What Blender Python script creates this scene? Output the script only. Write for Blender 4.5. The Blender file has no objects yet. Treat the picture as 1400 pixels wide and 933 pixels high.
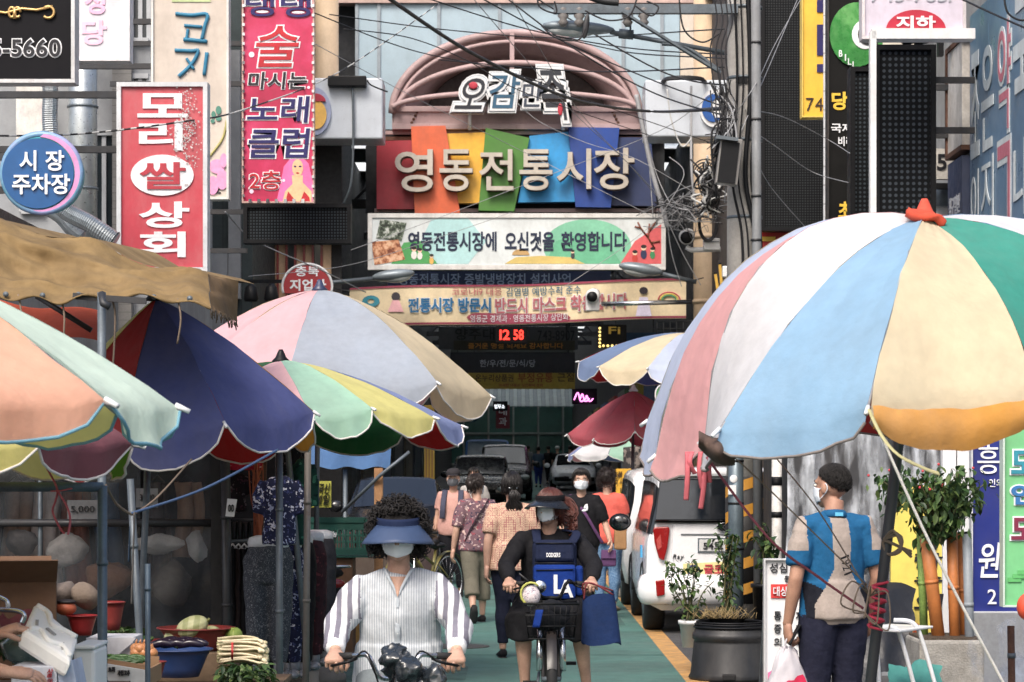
import bpy,math,random
from mathutils import Vector,Matrix,noise
random.seed(7)
SC = bpy.context.scene
COL = SC.collection
R = math.radians
# ------------------------------------------------------------------ camera, sky, sun, exposure
F = 85 / 36 * 1400
EYE,HOR = 1.6,640.0
def P(px,py,d):                       # a point of the place, d metres down the street
 return Vector(((px - 700) / F * d,d,EYE + (HOR - py) / F * d))
cam_data = bpy.data.cameras.new('camera')
cam = bpy.data.objects.new('camera',cam_data)
COL.objects.link(cam)
cam.location = (0,0,EYE)
cam.rotation_euler = (R(90),0,0)
cam_data.lens = 85
cam_data.sensor_width = 36
cam_data.shift_y = (HOR - 466.5) / 1400
cam_data.clip_start = 0.1
cam_data.clip_end = 3000
cam_data.dof.use_dof = True
cam_data.dof.focus_distance = 15
cam_data.dof.aperture_fstop = 11
SC.camera = cam
SUN_EL,SUN_AZ = 50,200                # azimuth clockwise from the street's far end
world = bpy.data.worlds.new('World')
SC.world = world
world.use_nodes = True
wn = world.node_tree
sky = wn.nodes.new('ShaderNodeTexSky')
sky.sky_type = 'NISHITA'
sky.sun_disc = False
sky.sun_elevation = R(SUN_EL)
sky.sun_rotation = R(SUN_AZ)
sky.dust_density = 6.0
sky.air_density = 1.0
sky.ozone_density = 1.0
wn.nodes['Background'].inputs['Strength'].default_value = 0.15
wn.links.new(sky.outputs['Color'],wn.nodes['Background'].inputs['Color'])
sun_data = bpy.data.lights.new('sun','SUN')
sun_data.energy = 1.3
sun_data.angle = R(20)
sun_data.color = (1.0,0.965,0.91)
sun = bpy.data.objects.new('sun',sun_data)
COL.objects.link(sun)
sd = Vector((math.sin(R(SUN_AZ)) * math.cos(R(SUN_EL)),math.cos(R(SUN_AZ)) * math.cos(R(SUN_EL)),math.sin(R(SUN_EL))))
sun.rotation_euler = (-sd).to_track_quat('-Z','Y').to_euler()
SC.view_settings.view_transform = 'Standard'
SC.view_settings.look = 'None'
SC.view_settings.gamma = 1
SC.view_settings.exposure = 0.68
try:
 SC.cycles.max_bounces = 8
 SC.cycles.diffuse_bounces = 4
 SC.cycles.transparent_max_bounces = 12
except Exception:
 pass
# ------------------------------------------------------------------ materials
def C(r,g,b):
 def f(c):
  c /= 255
  return c / 12.92 if c <= .04045 else ((c + .055) / 1.055) ** 2.4
 q = [f(r),f(g),f(b)]; y = .2126 * q[0] + .7152 * q[1] + .0722 * q[2]
 return tuple(c + (y - c) * DESAT for c in q) + (1,)
DESAT = .06
MATS = {}
def mul(c,k): return (min(c[0] * k,1),min(c[1] * k,1),min(c[2] * k,1),1)
def mat(name,col=(.5,.5,.5,1),rough=.65,var=.14,vs=4,bump=0,bs=80,metal=0,trans=0,emit=0,dirt=0,dirtcol=(.09,.065,.045,1),
  pat=None,cols=(),ps=30,alpha=1,spec=.5,stretch=None,coat=0,rust=0,transcol=None):
 if name in MATS: return MATS[name]
 m = bpy.data.materials.new(name)
 MATS[name] = m
 m.use_nodes = True
 nt = m.node_tree; N = nt.nodes; L = nt.links
 b = N['Principled BSDF']
 tc = N.new('ShaderNodeTexCoord')
 vec = tc.outputs['Object']
 def noi(scale,detail=5,st=None,rgh=.55):
  n = N.new('ShaderNodeTexNoise'); n.inputs['Scale'].default_value = scale; n.inputs['Detail'].default_value = detail
  n.inputs['Roughness'].default_value = rgh
  if st:
   mp = N.new('ShaderNodeMapping'); mp.inputs['Scale'].default_value = st
   L.new(vec,mp.inputs['Vector']); L.new(mp.outputs[0],n.inputs['Vector'])
  else: L.new(vec,n.inputs['Vector'])
  return n.outputs['Fac']
 def ramp(fac,stops,interp='LINEAR'):
  r = N.new('ShaderNodeValToRGB'); r.color_ramp.interpolation = interp
  el = r.color_ramp.elements
  while len(el) < len(stops): el.new(.5)
  for e,(p,c) in zip(el,stops): e.position = p; e.color = c
  L.new(fac,r.inputs['Fac']); return r.outputs['Color']
 def mix(fac,a,c,mode='MIX'):
  x = N.new('ShaderNodeMix'); x.data_type = 'RGBA'; x.blend_type = mode
  if isinstance(fac,float): x.inputs[0].default_value = fac
  else: L.new(fac,x.inputs[0])
  for s,v in ((6,a),(7,c)):
   if isinstance(v,tuple): x.inputs[s].default_value = v
   else: L.new(v,x.inputs[s])
  return x.outputs[2]
 def math_(op,a,c=0.0):
  x = N.new('ShaderNodeMath'); x.operation = op
  for s,v in ((0,a),(1,c)):
   if isinstance(v,(int,float)): x.inputs[s].default_value = v
   else: L.new(v,x.inputs[s])
  return x.outputs[0]
 base = col
 if pat == 'stripes':                # cols[0] on col, along local x (ps per metre)
  sx = N.new('ShaderNodeSeparateXYZ'); L.new(vec,sx.inputs[0])
  a = sx.outputs[0] if not stretch else sx.outputs[{'x': 0,'y': 1,'z': 2}[stretch]]
  w = math_('FRACT',math_('ADD',math_('MULTIPLY',a,ps),math_('MULTIPLY',noi(6,2),.5)))
  base = ramp(w,[(0,col),(.45,col),(.52,cols[0]),(.95,cols[0]),(1,col)])
 elif pat == 'floral':
  v = N.new('ShaderNodeTexVoronoi'); v.inputs['Scale'].default_value = ps
  nz = N.new('ShaderNodeTexNoise'); nz.inputs['Scale'].default_value = ps * .6
  L.new(vec,nz.inputs['Vector'])
  L.new(mix(.12,vec,nz.outputs['Color']),v.inputs['Vector'])
  sp = N.new('ShaderNodeSeparateColor'); L.new(v.outputs['Color'],sp.inputs[0])
  k = len(cols)
  base = ramp(sp.outputs[0],[(i / k,c) for i,c in enumerate(cols)],'CONSTANT')
  base = mix(math_('LESS_THAN',v.outputs['Distance'],.42),col,base)
 elif pat == 'check':
  v = N.new('ShaderNodeTexVoronoi'); v.inputs['Scale'].default_value = ps; v.inputs['Randomness'].default_value = .15
  L.new(vec,v.inputs['Vector'])
  base = ramp(v.outputs['Distance'],[(0,cols[0]),(.22,cols[0]),(.3,col),(.52,col),(.6,cols[0])])
 elif pat == 'speck':
  base = ramp(noi(ps,3),[(0,col),(.5,col),(.56,cols[0]),(1,cols[0])])
 elif pat == 'led':                  # dots in the local xz plane, ps per metre
  sx = N.new('ShaderNodeSeparateXYZ'); L.new(vec,sx.inputs[0])
  fx = math_('SUBTRACT',math_('FRACT',math_('MULTIPLY',sx.outputs[0],ps)),.5)
  fz = math_('SUBTRACT',math_('FRACT',math_('MULTIPLY',sx.outputs[2],ps)),.5)
  dd = math_('SQRT',math_('ADD',math_('MULTIPLY',fx,fx),math_('MULTIPLY',fz,fz)))
  base = ramp(dd,[(0,cols[0]),(.24,cols[0]),(.32,col),(1,col)])
 elif pat == 'planks':
  sx = N.new('ShaderNodeSeparateXYZ'); L.new(vec,sx.inputs[0])
  w = math_('FRACT',math_('MULTIPLY',sx.outputs[{'x': 0,'y': 1,'z': 2}[stretch or 'x']],ps))
  base = ramp(w,[(0,mul(col,.45)),(.06,col),(.94,col),(1,mul(col,.45))])
 elif pat == 'photo':
  base = ramp(noi(ps,6,None,.7),[(0,cols[0]),(.42,cols[0]),(.5,cols[1]),(.6,cols[2]),(1,cols[2])])
 elif pat == 'noisy':
  k = len(cols)
  base = ramp(noi(ps,6,None,.6),[(.3 + .4 * i / max(k - 1,1),c) for i,c in enumerate(cols)])
 if var:
  f = ramp(noi(vs,6),[(.3,(1 - var,1 - var,1 - var,1)),(.7,(1 + var,1 + var,1 + var,1))])
  base = mix(1.0,base,f,'MULTIPLY')
  f2 = ramp(noi(vs * 9,4),[(.35,(1 - var * .5,) * 3 + (1,)),(.65,(1 + var * .4,) * 3 + (1,))])
  base = mix(1.0,base,f2,'MULTIPLY')
 if dirt:
  dfac = ramp(noi(vs * .8,8,(1,1,.45),.7),[(.42,(0,0,0,1)),(.75,(dirt,dirt,dirt,1))])
  base = mix(dfac,base,dirtcol)
 if rust:
  rf = ramp(noi(9,8,None,.75),[(.56,(0,0,0,1)),(.66,(rust,rust,rust,1))])
  base = mix(rf,base,C(96,58,38))
 if isinstance(base,tuple): b.inputs['Base Color'].default_value = base
 else: L.new(base,b.inputs['Base Color'])
 rr = ramp(noi(vs * 3,4),[(.3,(max(rough - .12,.02),) * 3 + (1,)),(.7,(min(rough + .12,1),) * 3 + (1,))])
 L.new(rr,b.inputs['Roughness'])
 b.inputs['Metallic'].default_value = metal
 b.inputs['Specular IOR Level'].default_value = spec
 if coat: b.inputs['Coat Weight'].default_value = coat; b.inputs['Coat Roughness'].default_value = .08
 if alpha < 1: b.inputs['Alpha'].default_value = alpha
 if bump:
  bp = N.new('ShaderNodeBump'); bp.inputs['Strength'].default_value = bump; bp.inputs['Distance'].default_value = .02
  L.new(noi(bs,6),bp.inputs['Height']); L.new(bp.outputs[0],b.inputs['Normal'])
 if emit:
  b.inputs['Emission Strength'].default_value = emit
  b.inputs['Emission Color'].default_value = col
 out = N['Material Output']
 if trans:
  t = N.new('ShaderNodeBsdfTranslucent')
  tcol = transcol or (col[0] ** 1.25,col[1] ** 1.25,col[2] ** 1.25,1)
  if isinstance(base,tuple) or not var: t.inputs['Color'].default_value = tcol
  else:
   L.new(mix(1.0,tcol,f,'MULTIPLY'),t.inputs['Color'])
  ms = N.new('ShaderNodeMixShader'); ms.inputs[0].default_value = trans
  L.new(b.outputs[0],ms.inputs[1]); L.new(t.outputs[0],ms.inputs[2]); L.new(ms.outputs[0],out.inputs['Surface'])
 return m
def cloth(name,col,**k): return mat(name,col,**{**dict(rough=.85,var=.1,vs=3,bump=.25,bs=14,trans=.3,spec=.2),**k})
def wear(name,col,**k): return mat(name,col,**{**dict(rough=.85,var=.12,vs=7,bump=.35,bs=22,spec=.2),**k})
def paint(name,col,**k): return mat(name,col,**{**dict(rough=.4,var=.08,vs=3,dirt=.25),**k})
def skin_mat(name,col): return mat(name,col,rough=.5,var=.13,vs=16,bump=.15,bs=150,spec=.4,dirt=.3,dirtcol=C(168,104,88))
steel = mat('galvanised_steel',C(96,106,114),rough=.5,metal=.4,var=.2,vs=12,dirt=.25)
dsteel = mat('dark_steel',C(52,54,58),rough=.5,metal=.3,var=.2,vs=9,dirt=.2)
chrome = mat('chrome',C(205,208,212),rough=.18,metal=1,var=.05)
rubber = mat('rubber',C(26,26,28),rough=.75,var=.15)
blackp = mat('black_plastic',C(20,21,24),rough=.5,var=.12,spec=.22)
glass_dark = mat('dark_glass',C(18,22,28),rough=.07,var=.05,spec=.7,coat=.5)
white_p = paint('white_paint',C(222,224,226))
black_l = mat('lettering_black',C(22,22,30),rough=.6)
white_l = mat('lettering_white',C(232,234,238),rough=.5,dirt=.15)
rustm = mat('rusty_iron',C(92,62,48),rough=.85,var=.3,vs=14)
# ------------------------------------------------------------------ meshes
TMP = bpy.data.scenes.new('scratch')
def evaluate(o):
 TMP.collection.objects.link(o)
 vl = TMP.view_layers[0]; vl.update()
 dg = vl.depsgraph
 me = bpy.data.meshes.new_from_object(o.evaluated_get(dg),depsgraph=dg)
 TMP.collection.objects.unlink(o)
 return me
TXT,GLYPH = {},{}
def glyph(ch,bold):
 k = (ch,bold)
 if k not in GLYPH:
  c = bpy.data.curves.new('lettering','FONT')
  c.body = ch; c.offset = bold; c.extrude = .05; c.resolution_u = 4
  o = bpy.data.objects.new('lettering',c)
  me = evaluate(o)
  GLYPH[k] = ([v.co.copy() for v in me.vertices],[tuple(p.vertices) for p in me.polygons])
  bpy.data.objects.remove(o); bpy.data.curves.remove(c); bpy.data.meshes.remove(me)
 return GLYPH[k]
def text_mesh(s,bold,depth):
 bold = round(bold,3); k = (s,bold,round(depth,3))
 if k not in TXT:
  vs,fs,x = [],[],0
  for ch in s:
   if ch == ' ': x += .3; continue
   gv,gf = glyph(ch,bold)
   lo = min(v.x for v in gv) + bold; hi = max(v.x for v in gv) - bold
   if ord(ch) > 0x1100: dx,adv = x,.92
   else: dx,adv = x - lo + .05,hi - lo + .1
   o = len(vs)
   vs += [Vector((v.x + dx,v.y,v.z * depth / .05)) for v in gv]; fs += [tuple(i + o for i in f) for f in gf]
   x += adv
  TXT[k] = (vs,fs,min(v.x for v in vs),max(v.x for v in vs),min(v.y for v in vs),max(v.y for v in vs))
 return TXT[k]
def W(o):
 m = o.matrix_basis.copy()
 return W(o.parent) @ m if o.parent else m
def frame(t,up=Vector((0,0,1))):
 t = t.normalized()
 x = t.cross(up)
 if x.length < 1e-3: x = t.cross(Vector((0,1,0)))
 x.normalize()
 return x,t.cross(x).normalized() * -1
class MB:
 def __init__(s): s.v = []; s.f = []; s.m = []; s.s = []
 def add(s,vs,fs,m=0,sm=False):
  o = len(s.v); s.v += [Vector(v) for v in vs]
  for f in fs: s.f.append(tuple(i + o for i in f)); s.m.append(m); s.s.append(sm)
  return s
 def box(s,c,d,rot=None,m=0):
  c = Vector(c); hx,hy,hz = d[0] / 2,d[1] / 2,d[2] / 2
  vs = [Vector((x,y,z)) for x in (-hx,hx) for y in (-hy,hy) for z in (-hz,hz)]
  if rot is not None: vs = [rot @ v for v in vs]
  return s.add([c + v for v in vs],[(0,1,3,2),(4,6,7,5),(0,4,5,1),(2,3,7,6),(0,2,6,4),(1,5,7,3)],m)
 def span(s,a,b,m=0):             # box between two corners
  a,b = Vector(a),Vector(b)
  return s.box((a + b) / 2,[abs(q) for q in (b - a)],None,m)
 def beam(s,p,q,w,h,m=0,up=Vector((0,0,1))):
  p,q = Vector(p),Vector(q); x,y = frame(q - p,up)
  vs = [e + x * (w / 2 * i) + y * (h / 2 * j) for e in (p,q) for i,j in ((-1,-1),(1,-1),(1,1),(-1,1))]
  return s.add(vs,[(3,2,1,0),(4,5,6,7),(0,1,5,4),(1,2,6,5),(2,3,7,6),(3,0,4,7)],m)
 def tube(s,pts,r,n=8,cap=True,m=0,sm=True,xd=None):
  pts = [Vector(p) for p in pts]; k = len(pts)
  rs = list(r) if isinstance(r,(list,tuple)) else [r] * k
  if len(rs) != k:                # stretch the radii along the path
   two = isinstance(rs[0],(list,tuple)); src = rs; rs = []
   for i in range(k):
    f = i / (k - 1) * (len(src) - 1); a = min(int(f),len(src) - 2); w = f - a
    rs.append(tuple(p * (1 - w) + q * w for p,q in zip(src[a],src[a + 1])) if two else src[a] * (1 - w) + src[a + 1] * w)
  vs = []; px = xd
  for i,p in enumerate(pts):
   t = (pts[min(i + 1,k - 1)] - pts[max(i - 1,0)])
   if t.length < 1e-9: t = Vector((0,0,1))
   t.normalize()
   if px is None: px,_ = frame(t)
   x = (px - t * px.dot(t))
   x = x.normalized() if x.length > 1e-4 else frame(t)[0]
   px = x; y = t.cross(x)
   ra,rb = rs[i] if isinstance(rs[i],(list,tuple)) else (rs[i],rs[i])
   for j in range(n):
    a = 2 * math.pi * j / n
    vs.append(p + x * (ra * math.cos(a)) + y * (rb * math.sin(a)))
  fs = [(i * n + j,i * n + (j + 1) % n,(i + 1) * n + (j + 1) % n,(i + 1) * n + j) for i in range(k - 1) for j in range(n)]
  if cap: fs += [tuple(range(n - 1,-1,-1)),tuple(range((k - 1) * n,k * n))]
  return s.add(vs,fs,m,sm)
 def ell(s,c,r,rot=None,nu=14,nv=9,m=0):
  c = Vector(c); vs = []; rows = nv + 1
  for i in range(1,nv):
   th = math.pi * i / nv
   for j in range(nu):
    a = 2 * math.pi * j / nu
    v = Vector((r[0] * math.sin(th) * math.cos(a),r[1] * math.sin(th) * math.sin(a),r[2] * math.cos(th)))
    vs.append(c + (rot @ v if rot else v))
  for z in (1,-1):
   v = Vector((0,0,r[2] * z)); vs.append(c + (rot @ v if rot else v))
  T = len(vs) - 2
  fs = [(i * nu + j,(i + 1) * nu + j,(i + 1) * nu + (j + 1) % nu,i * nu + (j + 1) % nu) for i in range(nv - 2) for j in range(nu)]
  fs += [(T,j,(j + 1) % nu) for j in range(nu)] + [(T + 1,(nv - 2) * nu + (j + 1) % nu,(nv - 2) * nu + j) for j in range(nu)]
  return s.add(vs,fs,m,True)
 def lathe(s,prof,c=(0,0,0),n=20,m=0,sm=True,rot=None,sx=1,sy=1):
  c = Vector(c); vs = []
  for r,z in prof:
   for j in range(n):
    a = 2 * math.pi * j / n; v = Vector((r * math.cos(a) * sx,r * math.sin(a) * sy,z))
    vs.append(c + (rot @ v if rot else v))
  k = len(prof)
  fs = [(i * n + j,i * n + (j + 1) % n,(i + 1) * n + (j + 1) % n,(i + 1) * n + j) for i in range(k - 1) for j in range(n)]
  fs += [tuple(range(n - 1,-1,-1)),tuple(range((k - 1) * n,k * n))]
  return s.add(vs,fs,m,sm)
 def grid(s,fn,nu,nv,m=0,sm=True,closed=False):
  nu1 = nu if closed else nu + 1
  vs = [fn(i / nu,j / nv) for j in range(nv + 1) for i in range(nu1)]
  fs = [(j * nu1 + i,j * nu1 + (i + 1) % nu1,(j + 1) * nu1 + (i + 1) % nu1,(j + 1) * nu1 + i) for j in range(nv) for i in range(nu)]
  return s.add(vs,fs,m,sm)
 def prism(s,poly,y0,y1,m=0):     # poly in xz, extruded along y
  n = len(poly)
  vs = [(x,y0,z) for x,z in poly] + [(x,y1,z) for x,z in poly]
  fs = [tuple(range(n)),tuple(range(2 * n - 1,n - 1,-1))] + [(i,i + n,(i + 1) % n + n,(i + 1) % n) for i in range(n)]
  return s.add(vs,fs,m)
 def text(s,t,x0,z0,x1,z1,y,m=0,bold=.015,depth=.006,xf=None,shear=0,ob=0):   # fit in a box of the xz plane facing -y
  dp = depth / max(abs(z1 - z0),.01)
  vs,fs,a0,a1,b0,b1 = text_mesh(t,bold,dp)
  if ob: vs,fs = text_mesh(t,bold + ob,dp)[:2]
  kx = (x1 - x0) / (a1 - a0); kz = (z1 - z0) / (b1 - b0)
  cx,cz = (x0 + x1) / 2,(z0 + z1) / 2
  out = []
  for v in vs:
   q = Vector((cx + (v.x - (a0 + a1) / 2) * kx + (v.y - (b0 + b1) / 2) * kz * shear,y - v.z * abs(z1 - z0),cz + (v.y - (b0 + b1) / 2) * kz))
   out.append(xf(q) if xf else q)
  return s.add(out,fs,m)
 def xform(s,M):
  s.v = [M @ v for v in s.v]; return s
 def jitter(s,amp,sc):
  s.v = [v + noise.noise_vector(v * sc) * amp for v in s.v]; return s
 def mesh(s,name,mats,inv=None):
  me = bpy.data.meshes.new(name)
  vs = [inv @ v for v in s.v] if inv is not None else s.v
  me.from_pydata([tuple(v) for v in vs],[],s.f)
  for m in (mats if isinstance(mats,(list,tuple)) else [mats]): me.materials.append(m)
  me.polygons.foreach_set('material_index',s.m)
  me.polygons.foreach_set('use_smooth',s.s)
  me.update()
  return me
 def build(s,name,mats,parent=None,bevel=0,label=None,cat=None,group=None,kind=None,world=True,loc=None,sub=0,solid=0):
  inv = None
  if parent is not None and world: inv = W(parent).inverted()
  if parent is None and loc is not None: inv = Matrix.Translation(Vector(loc)).inverted()
  o = bpy.data.objects.new(name,s.mesh(name,mats,inv))
  if parent is None and loc is not None: o.location = loc
  COL.objects.link(o); o.parent = parent
  if solid:
   md = o.modifiers.new('solid','SOLIDIFY'); md.thickness = solid
  if sub:
   md = o.modifiers.new('sub','SUBSURF'); md.levels = md.render_levels = sub
  if bevel:
   md = o.modifiers.new('bevel','BEVEL'); md.width = bevel; md.segments = 2; md.limit_method = 'ANGLE'
  tag(o,label,cat,group,kind)
  return o
 def remesh(s,voxel,smooth=3,mats=None,matfn=None,wrinkle=0,wsc=9):
  me = s.mesh('r',mats or [])
  o = bpy.data.objects.new('r',me)
  md = o.modifiers.new('r','REMESH'); md.mode = 'VOXEL'; md.voxel_size = voxel; md.use_smooth_shade = True
  if smooth:
   ms = o.modifiers.new('s','SMOOTH'); ms.factor = .5; ms.iterations = smooth
  out = evaluate(o)
  b = MB()
  b.v = [v.co.copy() for v in out.vertices]
  if wrinkle:
   nn = [v.normal.copy() for v in out.vertices]
   b.v = [v + n * wrinkle * (noise.noise(Vector((v.x * wsc,v.y * wsc,v.z * wsc * .8))) + .6 * noise.noise(Vector((v.x * wsc * 2.3 + v.z * wsc,v.y * wsc * 2.3,v.z * wsc * 1.2)))) for v,n in zip(b.v,nn)]
  b.f = [tuple(p.vertices) for p in out.polygons]
  b.m = [matfn(p.center) if matfn else 0 for p in out.polygons]
  b.s = [True] * len(b.f)
  bpy.data.objects.remove(o); bpy.data.meshes.remove(me); bpy.data.meshes.remove(out)
  return b
def tag(o,label=None,cat=None,group=None,kind=None):
 for k,v in (('label',label),('category',cat),('group',group),('kind',kind)):
  if v: o[k] = v
 return o
def thing(name,label,cat,loc=(0,0,0),group=None,rot=0):
 o = bpy.data.objects.new(name,None); COL.objects.link(o)
 o.location = loc; o.rotation_euler = (0,0,rot); o.empty_display_size = .1
 return tag(o,label,cat,group)
def rotz(a): return Matrix.Rotation(a,3,'Z')
def gz(y): return 0 if y < 40 else min((y - 40) * .0138,1.5)
SPLIT = set('insulator bulb cord strap band clamp button hair_clip loop ridge slot mullion pane bolt backpack_strap collar bracket leg pole post stalk joint pole_cable neck_edge shock cargo_side lens_spot drum accent print_butterfly pale_panel pilaster ledge handle grille wiper brace hub_cap soil seat rod spoke_'.split())
def islands(b):
 pa = list(range(len(b.v)))
 def find(x):
  while pa[x] != x: pa[x] = pa[pa[x]]; x = pa[x]
  return x
 for f in b.f:
  r0 = find(f[0])
  for i in f[1:]: pa[find(i)] = r0
 out = {}
 for k,f in enumerate(b.f): out.setdefault(find(f[0]),[]).append(k)
 res = []
 for fs in out.values():
  n = MB(); mp = {}
  for k in fs:
   for i in b.f[k]:
    if i not in mp: mp[i] = len(n.v); n.v.append(b.v[i])
   n.f.append(tuple(mp[i] for i in b.f[k])); n.m.append(b.m[k]); n.s.append(b.s[k])
  res.append(n)
 return res
def part(name,m,parent,fn,**k):      # pieces one can pick apart become parts of their own
 b = MB(); fn(b)
 if name in SPLIT and 'kind' not in k:
  q = islands(b)
  if 1 < len(q) <= 60: return [n.build(name,m,parent,**k) for n in q][0]
 return b.build(name,m,parent,**k)
def curve_pts(ctrl,n=8):               # Catmull-Rom through the control points
 c = [Vector(p) for p in ctrl]; out = []
 for i in range(len(c) - 1):
  p0,p1,p2,p3 = c[max(i - 1,0)],c[i],c[i + 1],c[min(i + 2,len(c) - 1)]
  for k in range(n):
   t = k / n
   out.append(.5 * ((2 * p1) + (p2 - p0) * t + (2 * p0 - 5 * p1 + 4 * p2 - p3) * t * t + (3 * p1 - p0 - 3 * p2 + p3) * t ** 3))
 return out + [c[-1]]
# ------------------------------------------------------------------ ground and road
asphalt = mat('asphalt',C(70,71,74),rough=.9,var=.2,vs=2.5,bump=.5,bs=160,dirt=.25)
teal = mat('green_road_coating',C(70,112,104),rough=.75,var=.2,vs=.9,bump=.3,bs=160,dirt=.6,dirtcol=C(72,80,78))
seam = mat('road_seam',C(50,80,76),rough=.9,var=.2)
yellowline = mat('yellow_line_paint',C(190,142,76),rough=.8,var=.2,vs=9,dirt=.8,dirtcol=C(96,94,84))
whiteline = mat('white_line_paint',C(190,190,190),rough=.8,var=.15,vs=9,dirt=.45)
paver_m = [mat('paver_%s' % n,c,rough=.9,var=.2,vs=8,bump=.3,dirt=.3) for n,c in (('clay',C(158,112,84)),('sand',C(168,150,130)),('grey',C(128,122,118)))]
def strip(name,m,x0,x1,y0,y1,dz,kind='structure',n=80):
 b = MB()
 b.grid(lambda u,v: Vector((x0 + (x1 - x0) * u,y0 + (y1 - y0) * v,gz(y0 + (y1 - y0) * v) + dz)),1,n,sm=False)
 return b.build(name,m,kind=kind)
ys = [-60,-20,0,10,20,30,40,55,70,90,110,130,150,200,400,2500]
b = MB()
b.grid(lambda u,v: Vector((-900 + 1800 * u,ys[round(v * (len(ys) - 1))],gz(ys[round(v * (len(ys) - 1))]))),12,len(ys) - 1,sm=False)
b.build('ground',asphalt,kind='structure')
strip('road',teal,-1.62,1.30,1,148,.004)
for k in range(16): strip('road_joint',seam,-1.62,1.30,9 + k * 2.9,9.03 + k * 2.9,.006,n=1)
for x,y in ((-.5,21.6),(.75,31)):
 b = MB(); b.lathe([(.3,0),(.3,.006),(.27,.009),(.0,.009)],(x,y,.003),24); b.build('manhole_cover',mat('cast_iron',C(70,70,68),rough=.6,metal=.4,var=.3,vs=30,bump=.6,bs=40),kind='structure')
strip('road_line',yellowline,1.30,1.47,1,50,.004)
strip('road_line',yellowline,-1.76,-1.62,30,110,.004)
strip('road_line',whiteline,-1.9,-1.78,22,34,.006)
b = MB()
b.grid(lambda u,v: Vector((1.75 + .9 * v + .16 * u,17.6 + 1.4 * v,.005)),1,4,sm=False)
b.build('road_line',whiteline,kind='structure')
pat_ = mat('road_patch_coating',C(58,92,86),rough=.8,var=.25,vs=3,bump=.4,bs=120,dirt=.5,dirtcol=C(72,80,78))
for x0,x1,y0,y1 in ((-1.3,-.35,18.2,19.4),(.25,1.15,24.5,27.5),(-.9,.6,34,36),(.55,1.2,16.5,17.6)): strip('road_patch',pat_,x0,x1,y0,y1,.0075,n=2)
walk = strip('pavement',mat('pavement_mortar',C(96,92,88),rough=.95,var=.2),-2.35,-1.63,13,22,.005)
pv = MB().box((0,0,0),(.225,.225,.03)).mesh('paver',[paver_m[0]])
pvs = [pv] + [pv.copy() for _ in range(2)]
for i in (1,2): pvs[i].materials[0] = paver_m[i]
for j in range(38):
 for i in range(3):
  o = bpy.data.objects.new('paver',random.choice(pvs)); COL.objects.link(o); o.parent = walk
  o.location = (-2.23 + i * .24 + random.uniform(-.004,.004),13.2 + j * .235,.012 + random.uniform(-.003,.003))
for sx in (-1,1):
 b = MB()
 for k in range(20): b.box((sx * 4.0,3 + k * 2.0 + 1,.06),(.18,1.98,.12))
 b.build('kerb',mat('kerb_concrete',C(142,140,136),rough=.9,var=.2,dirt=.3),kind='structure',bevel=.01)
# storm drain slots across the road, far in
for y in (58.0,76.0):
 b = MB(); b.box((-.15,y,gz(y) + .008),(2.9,.45,.012)); b.build('drain_channel',mat('drain_concrete',C(128,134,134),var=.2),kind='structure')
# ------------------------------------------------------------------ market hall behind the gate
D = 48.0
pale = paint('pale_blue_cladding',C(160,182,194),rough=.5,var=.05,dirt=.15)
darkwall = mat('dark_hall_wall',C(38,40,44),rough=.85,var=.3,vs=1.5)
beige = paint('beige_column_paint',C(196,172,142),rough=.6,dirt=.3)
pinkm = mat('faded_pink_steel',C(176,150,150),rough=.6,var=.1,vs=2,dirt=.3,rust=.45,bump=.08)
hall = thing('market_hall','long roofed market arcade with pale blue clad gable above the entrance gate','market hall',(0,52,0))
hz = 8.3
part('roof',mat('roof_sheet_underside',C(52,55,60),rough=.8,var=.2,pat='planks',ps=2.2,stretch='y'),hall,lambda b: [b.span((-4.6,51.2 + k * 4.2,hz + .6),(4.6,53.6 + k * 4.2,hz + .75)) for k in range(28)])  # roof carried on over the far building to keep its front in shade
for k in range(28): part('added_skylight',mat('added_skylight_film',C(150,156,156),rough=.6,trans=.85,transcol=(.95,.98,.98,1)),hall,lambda b: b.span((-4.6,53.6 + k * 4.2,hz + .62),(4.6,55.4 + k * 4.2,hz + .64)))  # translucent strips added to the unseen roof to brighten the hall
for sx in (-1,1):
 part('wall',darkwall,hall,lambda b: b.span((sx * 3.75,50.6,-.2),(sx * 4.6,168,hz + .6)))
 for k in range(8):                  # shop shutters along the hall
  y0 = 52 + k * 8
  sh = part('shutter',mat('shutter_%d' % (k % 3),[C(70,76,80),C(92,84,70),C(54,62,74)][k % 3],rough=.5,pat='planks',ps=9,stretch='z'),hall,
    lambda b: b.span((sx * 3.68,y0,.3),(sx * 3.75,y0 + 5.4,3.0)))
  part('shop_sign',mat('hall_sign_%d' % (k % 4),[C(150,60,50),C(60,90,130),C(170,150,60),C(70,110,80)][k % 4],rough=.6,dirt=.3),hall,
    lambda b: b.span((sx * 3.55,y0 + .1,3.15),(sx * 3.75,y0 + 5.2,4.1)))
for k in range(9):
 part('roof_truss',dsteel,hall,lambda b: (b.span((-3.75,54 + k * 7.5,7.4),(3.75,54.15 + k * 7.5,7.6)),[b.beam((-3.6 + q * .9,54.07 + k * 7.5,7.5 + (q % 2) * .9),(-2.7 + q * .9,54.07 + k * 7.5,7.5 + ((q + 1) % 2) * .9),.06,.06) for q in range(8)]))
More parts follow.
